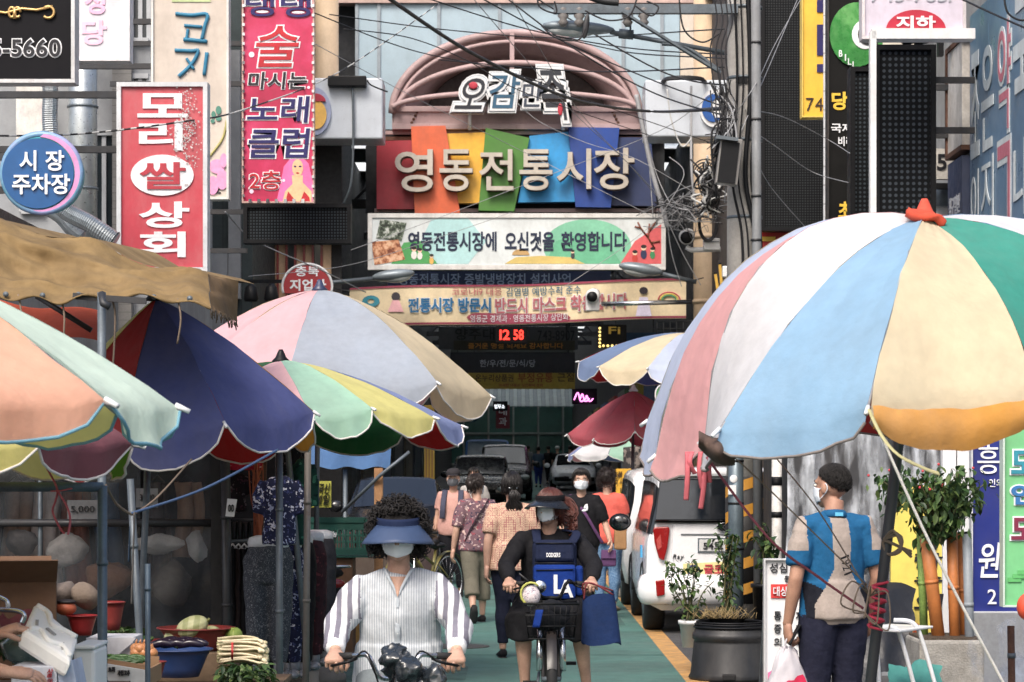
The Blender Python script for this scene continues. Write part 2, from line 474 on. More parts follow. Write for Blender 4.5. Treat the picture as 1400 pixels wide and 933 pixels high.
# gable: cladding panels above the gate
edges = [488,518,600,683,770,852,905,930]
for i in range(len(edges) - 1):
 a,c = P(edges[i],190,51),P(edges[i + 1],-75,51)
 part('cladding_panel',pale,hall,lambda b: b.span((a.x + .012,51,a.z),(c.x - .012,51.06,c.z)),bevel=.008)
 part('joint_strip',mat('joint_grey',C(142,152,160),rough=.5,metal=.2),hall,lambda b: b.span((a.x - .035,50.96,a.z),(a.x + .035,51.0,c.z)))
part('cornice',mat('cornice_pink',C(186,158,150),dirt=.3),hall,lambda b: b.span(P(430,4,50.9),P(985,-10,51.3)))
for (x0,x1,m) in ((930,950,paint('cream_band',C(212,200,184))),(950,968,white_p),(968,984,paint('blue_band',C(128,170,206)))):
 part('pilaster',m,hall,lambda b: b.span(P(x0,200,51),P(x1,-75,51.3)))
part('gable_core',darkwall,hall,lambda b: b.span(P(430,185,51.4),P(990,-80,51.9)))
# far end of the street
far = thing('glass_front_building','pale building with green glass front closing the far end of the arcade','building',(0,150,1.4))
fx0,fx1 = P(560,0,150).x,P(860,0,150).x
part('wall',paint('far_concrete',C(110,116,114)),far,lambda b: (b.span((fx0 - 12,150.3,1),(fx1 + 12,162,14))))
for i in range(7):
 for j in range(3):
  x = P(600 + i * 34,0,150).x
  z = 1.9 + j * 1.9
  wdw = part('window',mat('green_glass',C(62,100,94),rough=.15,var=.15,vs=.4,spec=.6),far,lambda b: b.span((x + .05,150.22,z),(x + 1.46,150.3,z + 1.72)))
  part('frame',paint('far_frame',C(150,160,158)),wdw,lambda b: (b.span((x,150.1,z - .1),(x + 1.52,150.28,z + .0)),b.span((x - .03,150.1,z),(x + .05,150.28,z + 1.8))))
aw = thing('corrugated_awning','pale corrugated awning sloping over the far end of the arcade','awning',(0,122,4))
for k in range(24):
 x = P(655,0,120).x + k * .2
 part('sheet',mat('awning_sheet_a' if k % 2 else 'awning_sheet_b',C(150,166,168) if k % 2 else C(118,134,140),rough=.5,dirt=.2),aw,
   lambda b: b.beam((x,120,P(0,556,120).z),(x,123,P(0,530,120).z),.19,.03 + .03 * (k % 2)))
def hang(label,x0,y0,x1,y1,d,col,texts=(),frame_col=None,em=0,cat='banner'):
 t = thing('hanging_banner',label,cat,P((x0 + x1) / 2,y1,d),'banners hung across the dark arcade')
 a,c = P(x0,y1,d),P(x1,y0,d)
 k = 'hang_%d_%d' % (x0,y0)
 part('panel',mat(k,col,rough=.7,var=.2,vs=1,dirt=.3),t,lambda b: b.span((a.x,d,a.z),(c.x,d + .05,c.z)))
 for i,(s,bx,tc) in enumerate(texts):
  q0,q1 = P(bx[0],bx[3],d),P(bx[2],bx[1],d)
  part('lettering',mat(k + 't%d' % i,tc,rough=.6),t,lambda b: b.text(s,q0.x,q0.z,q1.x,q1.z,d - .004))
 for xx in (a.x + .2,c.x - .2): part('cord',dsteel,t,lambda b: b.tube([(xx,d + .02,c.z),(xx,d + .02,hz + .5)],.012,4))
 return t
hang('wide navy banner with pale blue writing, half hidden behind the white welcome board',530,371,835,395,50,C(40,62,104),[('영동전통시장 증발냉방장치 설치사업',(545,374,780,390),C(150,176,214))])
hang('dark grey banner with large faded writing and a phone number',600,447,790,478,60,C(74,78,82),[('양주대',(622,449,676,465),C(28,30,34)),('743-8907',(735,452,786,466),C(30,32,40))])
hang('narrow banner with yellow and red writing below the phone number banner',620,466,786,479,59,C(62,60,50),[('즐거운 명절 되세요 감사합니다',(640,469,770,477),C(220,150,60))])
hang('black banner with white spaced writing for a beef restaurant',616,482,786,510,70,C(46,48,56),[('한/우/전/문/식/당',(656,492,732,502),C(170,176,186))])
hang('yellow banner with brown and black writing lowest in the arcade',640,507,786,532,80,C(196,166,62),[('온누리상품권',(650,512,702,522),C(70,52,40)),('부정유통',(708,510,756,523),C(150,70,30)),('근절',(762,510,785,522),C(70,52,40)),('자세한 내용은 상인회에 문의',(682,525,742,529),C(150,50,40))])
hang('blue hanging board beside the pale umbrella inside the arcade',830,455,905,472,56,C(36,72,104),cat='sign')
t = thing('neon_sign','pink lit neon sign on a black board inside the arcade','neon sign',P(797,552,84))
part('board',blackp,t,lambda b: b.span(P(782,553,84),P(816,532,84.2)))
part('neon',mat('pink_neon',(1,.25,.75,1),emit=2.2,var=0),t,lambda b: [b.tube(curve_pts([P(785 + q * 8,549 - random.random() * 3,83.9),P(790 + q * 6,537 + q * 2,83.9),P(794 + q * 6,549,83.9),P(801 + q * 5,545,83.9)],4),.022,5) for q in range(3)])
t = thing('vertical_shop_sign','small dark red vertical sign with 내과 lettering beside the far glass front','sign',P(688,586,100))
part('panel',paint('dark_red_panel',C(120,34,48)),t,lambda b: b.span(P(678,586,100),P(697,554,100.3)))
part('lettering',white_l,t,lambda b: b.text('내',P(682,0,100).x,P(0,568,100).z,P(693,0,100).x,P(0,557,100).z,99.99))
part('lettering',white_l,t,lambda b: b.text('과',P(682,0,100).x,P(0,582,100).z,P(693,0,100).x,P(0,571,100).z,99.99))
t = thing('lit_name_board','small white lit name board above the dark red vertical sign','sign',P(683,556,99))
part('board',blackp,t,lambda b: b.span(P(674,562,99),P(694,549,99.2)))
part('lettering',mat('lit_white',(.9,.95,1,1),emit=1.2,var=0),t,lambda b: b.text('법무소',P(676,0,99).x,P(0,559,99).z,P(690,0,99).x,P(0,553,99).z,98.98))
t = thing('convex_mirror','round grey convex mirror on a bracket in the dark arcade','mirror',P(644,585,64))
part('mirror_face',mat('mirror_face',C(110,150,176),rough=.1,metal=.8),t,lambda b: b.ell(P(645,569,64),(.2,.06,.17)))
part('bracket',dsteel,t,lambda b: b.tube([P(645,569,64.1),P(620,560,64.3)],.02,6))
t = thing('lattice_rack','black wire lattice shelf on the right side of the arcade','shelf',P(920,470,52))
part('lattice',dsteel,t,lambda b: [b.tube([P(898 + q * 9,470,52),P(898 + q * 9,440,52)],.012,4) for q in range(6)] + [b.tube([P(898,440 + q * 10,52),P(943,440 + q * 10,52)],.012,4) for q in range(4)])
t = thing('bulb_sign','black sign edged with small yellow bulbs beside the long banner','sign',P(835,475,54))
part('board',blackp,t,lambda b: b.span(P(817,476,54),P(856,445,54.2)))
part('bulb',mat('yellow_bulb',(1,.75,.25,1),emit=1.0,var=0),t,lambda b: [b.ell(P(x,y,53.95),(.03,.03,.03),nu=8,nv=5) for x,y in [(820,449 + q * 5) for q in range(6)] + [(825 + q * 6,473) for q in range(5)]])
part('lettering',mat('yellow_sign_text',C(226,190,70)),t,lambda b: b.text('Fi',P(832,0,54).x,P(0,457,54).z,P(848,0,54).x,P(0,447,54).z,53.97))
# ------------------------------------------------------------------ the gate
gate = thing('market_gate','market entrance gate with pink steel arch and seven coloured panels behind metal letters','gate',(0,D,gz(D)))
def disc(cx,cy,rx,ry,n=24,a0=0,a1=2 * math.pi): return [(cx + rx * math.cos(a0 + (a1 - a0) * i / n),cy - ry * math.sin(a0 + (a1 - a0) * i / n)) for i in range(n + (a1 - a0 < 6.2))]
def arcpt(a,cx,cy,rx,ry,d): return P(cx - rx * math.cos(a),cy - ry * math.sin(a),d)
def arch_face(b):
 n = 40
 def fn(u,v):
  a = math.pi * u
  o = arcpt(a,705,155,168,110,D); i = arcpt(a,706,158,124,76,D + .75)
  return o.lerp(i,v)
 b.grid(fn,n,3)
 b.grid(lambda u,v: arcpt(math.pi * u,705,155,168,110,D + v * 1.2),n,2)
part('arch',pinkm,gate,arch_face,solid=.03)
part('arch_rib',pinkm,gate,lambda b: b.tube([arcpt(math.pi * k / 30,705,155,169,110,D - .03) for k in range(31)],.075,8))
part('arch_rib',pinkm,gate,lambda b: b.tube([arcpt(.12 + (math.pi - .24) * k / 30,705,158,165,72,D - .12) for k in range(31)],.055,8))
part('arch_rib',pinkm,gate,lambda b: b.tube([arcpt(.12 + (math.pi - .24) * k / 30,705,155,160,98,D - .06) for k in range(31)],.04,8))
part('arch_rib',pinkm,gate,lambda b: b.tube([arcpt(.1 + (math.pi - .2) * k / 30,705,150,170,24,D - .3) for k in range(31)],.05,8))
part('arch_post',pinkm,gate,lambda b: b.span(P(697,152,D - .1),P(703,46,D - .02)))
part('arch_shade_panel',mat('arch_shade_brown',C(56,46,44),rough=.8,var=.3),gate,lambda b: b.prism([(P(x,y,D + .8).x,P(x,y,D + .8).z) for x,y in disc(706,158,126,78,30,0,math.pi)],D + .8,D + .9))  # dark sheet painted for the shaded hall interior inside the arch
part('lower_beam',pinkm,gate,lambda b: (b.span(P(538,175,D),P(872,151,D + .25)),b.span(P(536,153,D - .06),P(874,149,D + .3)),b.span(P(536,177,D - .06),P(874,173,D + .3))),bevel=.01)
for sx in (0,1):
 part('arch_foot',pinkm,gate,lambda b: (b.span(P(536 if not sx else 856,178,D + .02),P(556 if not sx else 874,140,D + .5)),))
 for k in range(4): part('bolt',rustm,gate,lambda b: b.ell(P(563 + k * 2.5 if not sx else 845 - k * 2.5,168 - k * 5,D - .02),(.03,.03,.03),nu=8,nv=5))
for k,(y0,y1) in enumerate(((180,184),(188,192),(286,290),(296,300))):
 part('rail',rustm if k % 2 else pinkm,gate,lambda b: b.span(P(512,y1,D + .1),P(905,y0,D + .2)))
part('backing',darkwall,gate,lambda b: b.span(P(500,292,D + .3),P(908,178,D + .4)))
pc = dict(red=C(168,46,58),orange=C(222,98,50),yellow=C(238,178,34),green=C(68,128,38),sky=C(24,148,214),blue=C(8,62,146),navy=C(36,54,98))
pp = [('red',.0,[(515,193),(566,192),(566,286),(515,286)]),('orange',.12,[(562,173),(609,172),(629,291),(567,293)]),('yellow',.03,[(611,183),(664,181),(656,278),(627,278)]),
  ('green',.12,[(664,175),(724,189),(703,289),(654,288)]),('sky',.03,[(724,186),(777,180),(786,276),(708,277)]),('blue',.12,[(777,174),(847,175),(835,284),(787,283)]),('navy',.0,[(844,188),(890,188),(898,282),(835,281)])]
for n,off,poly in pp:
 part('colour_panel',mat('panel_' + n,pc[n],rough=.5,var=.12,vs=1.2,dirt=.32,dirtcol=C(84,78,76)),gate,
   lambda b: b.prism([(P(x,y,D - .1 - off).x,P(x,y,D - .1 - off).z) for x,y in poly][::-1],D - .1 - off,D + .08),label=n + ' slanted panel of the gate sign')
lm = mat('brushed_letter_metal',C(188,180,168),rough=.45,metal=.25,var=.1,dirt=.25)
lside = mat('letter_side_dark',C(98,74,62),rough=.6)
for ch,x0,x1,y0,y1 in (('영',540,592,205,263),('동',601,646,205,262),('전',655,702,205,261),('통',710,755,205,261),('시',761,808,204,259),('장',812,867,203,260)):
 a,c = P(x0,y1,D - .35),P(x1,y0,D - .35)
 L = part('letter',lm,gate,lambda b: b.text(ch,a.x,a.z,c.x,c.z,D - .38,bold=.012,depth=.05))
 part('letter_return',lside,L,lambda b: b.text(ch,a.x + .01,a.z - .012,c.x + .012,c.z - .012,D - .3,bold=.018,depth=.04))
t = thing('slogan_sign','white calligraphy cut-out sign reading 오감만족 standing in the arch','sign',P(700,178,D))
sl = [('오',627,107,664,149,.3),('감',669,100,710,148,.12),('만',714,112,742,146,.1),('족',740,96,775,164,-.15)]
cols_ = [(C(30,34,44),),(C(38,84,112),),(C(52,60,76),),(C(34,38,48),)]
for (ch,x0,y0,x1,y1,shx),cc in zip(sl,cols_):
 a,c = P(x0,y1,D - .5),P(x1,y0,D - .5)
 def lt(y,ob,dp): return lambda b: b.text(ch,a.x,a.z,c.x,c.z,y,bold=.01,ob=ob,depth=dp,shear=shx)
 pl = part('letter_plate',white_p,t,lt(D - .4,.115,.05))
 part('letter_border',mat('letter_border_grey',C(140,152,164)),pl,lt(D - .46,.08,.004))
 part('letter_inner',white_p,pl,lt(D - .47,.066,.004))
 part('letter',mat('stroke_' + ch,cc[0],rough=.5),pl,lt(D - .48,0,.004))
part('accent',mat('stroke_red',C(176,44,62)),t,lambda b: (b.ell(P(647,117,D - .49),(.09,.012,.07)),b.ell(P(766,150,D - .49),(.05,.012,.12))))
part('post',white_p,t,lambda b: [b.tube([P(x,178,D - .2),P(x,y,D - .36)],.035,8) for x,y in ((642,146),(770,150))])
# welcome board under the gate sign
def board(label,x0,y0,x1,y1,d,fcol,name='sign_board',frm=C(214,214,212),fw=7,th=.18,cat='sign',rust=.3,group=None,pat=None,**k):
 t = thing(name,label,cat,P((x0 + x1) / 2,y1,d),group)
 a,c = P(x0,y1,d),P(x1,y0,d); f = fw / F * d; dk = max(fcol[:3]) < .05
 fk = 'face_%d_%d' % (x0,y0)
 part('panel',pat or mat(fk,fcol,rough=.5,var=.09,vs=1.5,dirt=.02 if dk else .38,spec=.15 if dk else .4),t,lambda b: b.span((a.x + f * .6,d,a.z + f * .6),(c.x - f * .6,d + th - .01,c.z - f * .6)))
 if frm:
  fm = mat('frame_%d_%d_%d' % tuple(int(q * 255) for q in frm[:3]),frm,rough=.5,dirt=.35,rust=rust,var=.1)
  for bx in (((a.x,d - .03,a.z),(c.x,d + th,a.z + f)),((a.x,d - .03,c.z - f),(c.x,d + th,c.z)),((a.x,d - .032,a.z + f),(a.x + f,d + th,c.z - f)),((c.x - f,d - .032,a.z + f),(c.x,d + th,c.z - f))):
   part('frame',fm,t,lambda b: b.span(*bx))
 return t
def put(t,s,x0,y0,x1,y1,d,m,bold=.015,outline=None,ob=.035,shear=0,name='lettering',depth=.006):
 a,c = P(x0,y1,d),P(x1,y0,d)
 if outline: part('lettering_outline',outline,t,lambda b: b.text(s,a.x,a.z,c.x,c.z,d - .004,bold=bold,ob=ob,shear=shear,depth=.003))
 return part(name,m,t,lambda b: b.text(s,a.x,a.z,c.x,c.z,d - (.012 if outline else .006),bold=bold,shear=shear,depth=depth))
def blob(t,pts,d,m,name='print',off=.004):
 part(name,m,t,lambda b: b.prism([(P(x,y,d).x,P(x,y,d).z) for x,y in pts],d - off,d - off + .002))
DB = 46.6
wb = board('white framed board welcoming visitors in black letters with painted children and fruit photos',503,292,910,369,DB,C(214,222,224),fw=6)
wash = lambda n,c: mat('wash_' + n,c,rough=.5,var=.12,vs=2)
blob(wb,[(560,361),(590,300),(640,299),(665,330),(640,361)],DB,wash('aqua',C(170,212,214)))
blob(wb,disc(803,338,60,38,24,-.6,3.7),DB,wash('green',C(120,190,158)),off=.003)
blob(wb,[(745,361),(760,330),(800,318),(830,330),(850,361)],DB,wash('green2',C(96,176,138)),off=.005)
blob(wb,[(690,361),(705,352),(740,350),(780,352),(800,361)],DB,wash('straw',C(206,182,104)),off=.007)
blob(wb,[(848,361),(868,330),(905,306),(905,361)],DB,wash('coral',C(214,92,96)),off=.007)
blob(wb,[(535,361),(552,332),(575,330),(598,361)],DB,wash('leaf',C(70,156,84)),off=.007)
blob(wb,[(520,300),(556,305),(549,330),(514,326)],DB,mat('orchard_photo',pat='photo',ps=9,cols=(C(36,44,36),C(96,110,92),C(196,200,196)),var=.1),off=.012,name='photo_print')
blob(wb,[(508,331),(545,328),(554,355),(512,363)],DB,mat('fruit_photo',pat='photo',ps=7,cols=(C(120,62,40),C(196,132,92),C(226,184,150)),var=.1),off=.013,name='photo_print')
put(wb,'영동전통시장에',558,317,679,344,DB,mat('navy_letters',C(28,40,66)),.03)
put(wb,'오신것을',690,317,758,344,DB,mat('navy_letters',C(28,40,66)),.03)
put(wb,'환영합니다',767,317,857,344,DB,mat('navy_letters',C(28,40,66)),.03)
for x,y,s,cl in ((566,349,1,C(224,220,216)),(574,350,.9,C(224,220,216)),(590,357,.8,C(226,180,90)),(880,348,1.1,C(40,48,84)),(892,349,.9,C(60,140,90)),(868,354,1,C(196,60,50)),(783,350,.7,C(60,60,64))):
 blob(wb,disc(x,y,4 * s,6 * s,10),DB,wash('tunic%d' % x,cl),off=.016,name='painted_child')
 blob(wb,disc(x,y - 8 * s,3.4 * s,3.4 * s,10),DB,wash('face',C(236,200,170)),off=.018,name='painted_face')
 blob(wb,disc(x,y - 9.6 * s,3.6 * s,2.4 * s,10),DB,wash('hair',C(36,30,30)),off=.02,name='painted_hair')
part('painted_tree',wash('treebrown',C(124,70,52)),wb,lambda b: [b.tube([P(x,y,DB - .02) for x,y in pl],.018,5) for pl in ([(895,340),(886,325),(888,306)],[(886,325),(876,312),(872,304)],[(890,332),(902,330)],[(876,312),(868,310)],[(888,316),(896,304)])])
blob(wb,disc(712,349,12,8,16,0,math.pi),DB,wash('hut',C(186,150,96)),off=.012)
# long cream banner asking for masks
DN = 45.4
bn = thing('banner','long cream cloth banner with maroon borders about wearing masks','banner',P(708,445,DN))
def ban(px,py,off=0):
 u = (px - 478) / 460; v = (py - (394 - 12.5 * u)) / 55.0
 return P(px,py - 1.5 * math.sin(u * 9),DN + .05 * math.sin(u * 14 + v * 2) + .03 * math.sin(u * 31) - off)
def banstrip(b,v0,v1,off,u0=0,u1=1,n=60):
 b.grid(lambda u,v: ban(478 + 460 * (u0 + (u1 - u0) * u),394 - 12.5 * (u0 + (u1 - u0) * u) + 55 * (v0 + (v1 - v0) * v),off),n,4)
part('cloth',cloth('cream_banner_cloth',C(228,210,174),trans=.15,dirt=.15),bn,lambda b: banstrip(b,0,1,0))
mar = cloth('maroon_banner_print',C(142,66,84),trans=0)
part('border',mar,bn,lambda b: (banstrip(b,0,.05,.02),banstrip(b,.93,.98,.02)))
def btext(s,x0,y0,x1,y1,m,bold=.012,outline=None):
 def fn(ob,off):
  def g(b):
   vs,fs,a0,a1,b0,b1 = text_mesh(s,bold,.002)
   if ob: vs,fs = text_mesh(s,bold + ob,.002)[:2]
   b.add([ban(x0 + (v.x - a0) / (a1 - a0) * (x1 - x0),y1 - (v.y - b0) / (b1 - b0) * (y1 - y0) - (12 / 460) * ((v.x - a0) / (a1 - a0) - .5) * (x1 - x0),off) for v in vs],fs)
  return g
 if outline: part('lettering_outline',outline,bn,fn(.05,.025))
 part('lettering',m,bn,fn(0,.035))
rose = mat('rose_print',C(206,122,132)); cyan = mat('cyan_print',C(52,136,190)); tealp = mat('teal_print',C(60,120,150))
btext('코로나19 대응',618,393,686,404,rose,.004)
btext('감염병 예방수칙 준수',692,391,794,403,tealp,.006)
btext('전통시장 방문시',558,408,671,428,cyan,.03,white_l)
btext('반드시 마스크 착용합시다',677,404,858,426,rose,.03,white_l)
part('cartouche',mar,bn,lambda b: b.grid(lambda u,v: ban(638 + 142 * u,435 - 1 + (v - .5) * 13 * max(.05,(1 - abs(2 * u - 1) ** 14)),.025),40,3))
btext('영동군 경제과 · 영동전통시장 상인회',643,429,776,439,white_l,.012)
part('printed_child',mat('print_pink',C(226,170,176)),bn,lambda b: b.grid(lambda u,v: ban(541 + 11 * (u - .5) * 2 * (.4 + .6 * v),412 + 16 * v,.03),6,6))
part('printed_head',mat('print_black',C(46,40,48)),bn,lambda b: b.grid(lambda u,v: ban(541 + 6 * math.cos(u * 6.28) * v,407 + 6 * math.sin(u * 6.28) * v,.03),12,2))
part('printed_child',mat('print_lilac',C(206,200,222)),bn,lambda b: b.grid(lambda u,v: ban(880 + 11 * (u - .5) * 2 * (.5 + .5 * v),408 + 26 * v,.03),6,6))
part('printed_head',mat('print_black',C(46,40,48)),bn,lambda b: b.grid(lambda u,v: ban(880 + 6 * math.cos(u * 6.28) * v,399 + 5 * math.sin(u * 6.28) * v,.032),12,2))
for k,(cc,rr) in enumerate(((C(196,80,90),1),(C(226,196,90),.8),(C(80,160,110),.62))):
 part('printed_rainbow',mat('rainbow_%d' % k,cc),bn,lambda b: b.tube([ban(915 + 15 * rr * math.cos(a * .13),412 - 11 * rr * math.sin(a * .13),.03) for a in range(0,25)],.015,4))
part('printed_emblem',mat('emblem_teal',C(40,130,150)),bn,lambda b: b.grid(lambda u,v: ban(507 + 12 * math.cos(u * 6.28) * (.4 + .6 * v),413 + 8 * math.sin(u * 6.28) * (.4 + .6 * v),.03),16,2))
part('cord',dsteel,bn,lambda b: [b.tube([p,q],.01,4) for p,q in ((P(478,398,DN),P(440,392,DN + 1)),(P(938,386,DN),P(962,380,DN)),(P(938,440,DN),P(962,436,DN)),(P(478,412,DN),P(440,410,DN)))])
# red digital clock
t = thing('digital_clock','black digital clock showing 12 58 in red figures under the banner','clock',P(699,470,50))
part('case',blackp,t,lambda b: b.span(P(677,470,50),P(721,447,50.2)),bevel=.02)
part('digits',mat('red_led',(1,.045,.03,1),emit=1.6,var=0),t,lambda b: (b.text('12',P(683,0,50).x,P(0,465,50).z,P(697,0,50).x,P(0,451,50).z,49.98,bold=.02),b.text('58',P(702,0,50).x,P(0,465,50).z,P(716,0,50).x,P(0,451,50).z,49.98,bold=.02)))
part('bracket',dsteel,t,lambda b: [b.tube([P(x,447,50.1),P(x,380,50.1)],.02,5) for x in (685,713)])
# gate pillars, white side boxes, lamps and cameras
def pillar(label,x0,x1,y0,d,m):
 t = thing('pillar',label,'pillar',P((x0 + x1) / 2,640 + EYE / d * F,d))
 w = (x1 - x0) / F * d; c = P((x0 + x1) / 2,y0,d)
 part('shaft',m,t,lambda b: b.lathe([(w * .5,gz(d)),(w * .5,c.z)],(c.x,d,0),20))
 part('collar',m,t,lambda b: [b.lathe([(w * .53,z),(w * .53,z + .08)],(c.x,d,0),20) for z in (3.2,4.9,6.2)])
 return t
pillar('round beige pillar left of the gate behind the red banner',430,463,-30,48.6,beige)
pillar('round beige pillar behind the tangled wires right of the gate',948,988,0,48.6,beige)
def sidebox(label,x0,y0,x1,y1,d):
 t = thing('light_box',label,'sign',P((x0 + x1) / 2,y1,d))
 part('case',mat('white_lightbox',C(192,200,210),rough=.35,var=.04,dirt=.12),t,lambda b: b.span(P(x0,y1,d),P(x1,y0,d + 1.0)),bevel=.03)
 return t
t = sidebox('blank white light box with a round emblem left of the arch',405,118,527,190,46)
part('emblem',mat('emblem_lilac',C(150,160,190)),t,lambda b: b.prism([(P(x,y,46).x,P(x,y,46).z) for x,y in disc(430,153,23,33)],45.93,46))
part('emblem_print',mat('emblem_gold',C(226,178,84)),t,lambda b: b.prism([(P(x,y,46).x,P(x,y,46).z) for x,y in disc(432,158,15,20)],45.9,45.94))
part('emblem_print',mat('emblem_red',C(170,40,62)),t,lambda b: b.prism([(P(x,y,46).x,P(x,y,46).z) for x,y in disc(430,140,16,11,14,0,3.14)],45.88,45.92))
part('conduit',steel,t,lambda b: b.tube(curve_pts([P(482,118,45.9),P(483,190,45.9),P(480,250,45.9),P(470,278,46)]),.025,6))
t = sidebox('blank white light box with a blue crescent emblem right of the arch',882,121,1000,187,45)
part('emblem',white_p,t,lambda b: b.prism([(P(x,y,45).x,P(x,y,45).z) for x,y in disc(976,149,20,26)],44.92,45))
part('emblem_print',mat('emblem_blue',C(26,84,160)),t,lambda b: b.prism([(P(x,y,45).x,P(x,y,45).z) for x,y in disc(974,149,15,19,20,.9,5.3) + disc(981,149,10,14,20,5.2,1.0)],44.89,44.93))
part('seam',mat('seam_grey',C(150,156,164)),t,lambda b: b.span(P(944,187,44.985),P(946,121,45)))
t = thing('floodlight_box','small black box lamp on top of the left white light box','lamp',P(475,118,45.8))
part('case',blackp,t,lambda b: b.span(P(448,118,45.8),P(502,107,46.1)),bevel=.02)
part('cable',blackp,t,lambda b: b.tube(curve_pts([P(502,110,45.8),P(508,117,45.8),P(530,126,45.8)]),.015,5))
def street_lamp(label,head,tip,base,d,s=1):
 t = thing('street_lamp',label,'street lamp',P(base[0],base[1],d))
 part('arm',steel,t,lambda b: b.tube([P(base[0],base[1],d),P(*tip,d)],.04 * s,8))
 h,e = P(*head,d),P(*tip,d)
 v = (h - e); l = v.length
 ang = math.atan2(v.z,v.x)
 M = Matrix.Rotation(-ang,3,'Y')
 part('lamp_head',mat('lamp_grey',C(132,144,152),rough=.4,metal=.3,dirt=.3),t,lambda b: b.ell((h + e) / 2 + Vector((0,0,.02)),(l * .58,.17 * s,.11 * s),M,16,10))
 part('lens',mat('lamp_lens',C(180,186,186),rough=.2),t,lambda b: b.ell((h * .62 + e * .38) - Vector((0,0,.04 * s)),(l * .36,.12 * s,.09 * s),M,14,8))
 return t
street_lamp('grey street lamp reaching in from the left above the cream banner',(563,375),(512,381),(395,392),44.6)
street_lamp('grey street lamp reaching in from the right below the welcome board',(850,365),(903,374),(952,386),44.6)
t = street_lamp('large grey street lamp at the top with a long silver arm to the concrete pole',(748,38),(834,44),(990,72),22.4,.55)
part('photocell',steel,t,lambda b: (b.tube([P(846,46,22.4),P(866,48,22.4)],.045,8),b.tube([P(862,49,22.35),P(862,26,22.35)],.01,5)))
part('brace',steel,t,lambda b: b.tube(curve_pts([P(905,60,22.4),P(940,66,22.4),P(985,98,22.4)]),.02,6))
part('flap',dsteel,t,lambda b: b.ell(P(801,36,22.2),(.03,.02,.12),Matrix.Rotation(.15,3,'Y')))
def cctv(label,c,d,body,arm,box=None,s=1,dirx=-1):
 t = thing('security_camera',label,'security camera',P(*arm[-1],d))
 q = P(*c,d)
 part('housing',white_p,t,lambda b: b.tube([q + Vector((-.03 * s * dirx,.32 * s,.05 * s)),q + Vector((.02 * dirx,-.02,.0))],[.11 * s,.12 * s],14))
 part('lens',blackp,t,lambda b: b.tube([q + Vector((.02 * dirx,-.015,-.012 * s)),q + Vector((.02 * dirx,-.06 * s,-.014 * s))],[.095 * s,.088 * s],14))
 if box: part('mount_box',white_p,t,lambda b: b.span(P(box[0],box[3],d + .1),P(box[2],box[1],d + .35)),bevel=.02)
 part('arm',chrome if box else white_p,t,lambda b: b.tube([P(x,y,d + .12) for x,y in arm],.04 * s,8))
 return t
cctv('white security camera on a long silver arm in front of the cream banner',(811,405),44,None,[(822,416),(945,413)],(801,408,819,425),1.05)
cctv('white security camera with black face beside the tangled wires',(940,324),44,None,[(938,338),(945,342),(985,341)],None,1.2)
t = thing('junction_box','small white junction box on the beige pillar below the wire loop','junction box',P(973,345,44))
part('case',white_p,t,lambda b: b.span(P(962,342,44),P(983,327,44.2)),bevel=.02)
part('lid_seam',steel,t,lambda b: b.span(P(962,331,43.98),P(983,330,44)))
t = thing('junction_box','white box with a round hole low on the beige pillar','junction box',P(998,378,43))
part('case',white_p,t,lambda b: b.span(P(988,379,43),P(1006,365,43.2)),bevel=.02)
part('hole',blackp,t,lambda b: b.ell(P(996,371,42.99),(.03,.02,.03)))
for k,x in enumerate((981,987)):
 t = thing('insulator_bar',('tall' if k else 'short') + ' yellow bar leaning on the beige pillar','bar',P(x,395,43.5))
 part('bar',paint('yellow_bar',C(214,170,60)),t,lambda b: b.beam(P(x,395,43.5),P(x - 3,362 if k else 375,43.5),.05,.05))
 part('cap',blackp,t,lambda b: b.beam(P(x - 3,362 if k else 375,43.5),P(x - 3.2,360 if k else 373,43.5),.056,.056))
# ------------------------------------------------------------------ buildings along the street
conc = mat('grey_rendered_wall',C(150,152,152),rough=.85,var=.18,vs=.9,bump=.2,bs=40,dirt=.45)
conc2 = mat('pale_rendered_wall',C(146,150,154),rough=.85,var=.14,vs=.8,bump=.2,bs=40,dirt=.4)
winglass = mat('window_glass',C(34,42,48),rough=.12,var=.2,vs=.6,spec=.6)
alu = paint('aluminium_frame',C(176,180,184),rough=.4)
def building(label,x0,x1,y0,y1,h,m,win_faces):
 t = thing('shop_building',label,'building',((x0 + x1) / 2,y0,0))
 part('wall',m,t,lambda b: b.span((x0,y0,-.2),(x1,y1,h)))
 part('roof',dsteel,t,lambda b: b.span((x0 - .15,y0 - .15,h),(x1 + .15,y1,h + .25)))
 for (ax,ay,bx,by,z0,z1) in win_faces:      # windows on walls, a->b along the wall
  a = Vector((ax,ay,0)); c = Vector((bx,by,0)); u = (c - a).normalized(); n = Vector((u.y,-u.x,0))
  w = part('window',winglass,t,lambda b: b.add([a + n * .02 + Vector((0,0,z0)),c + n * .02 + Vector((0,0,z0)),c + n * .02 + Vector((0,0,z1)),a + n * .02 + Vector((0,0,z1))],[(0,1,2,3)]))
  def fr(b):
   for p,q in ((a + Vector((0,0,z0)),c + Vector((0,0,z0))),(a + Vector((0,0,z1)),c + Vector((0,0,z1)))): b.beam(p + n * .03,q + n * .03,.12,.07)
   for p in (a,c,(a + c) / 2): b.beam(p + n * .03 + Vector((0,0,z0)),p + n * .03 + Vector((0,0,z1)),.06,.06)
  part('frame',alu,w,fr)
 return t
def xs(px,d): return (px - 700) / F * d
def wins(y,xl,zs): return [(a,y,c,y,z,z + h) for a,c in xl for z,h in zs]
building('near grey rendered shop building on the left behind the black phone number sign',-12,xs(-40,24),24,33,4.0,conc,[])
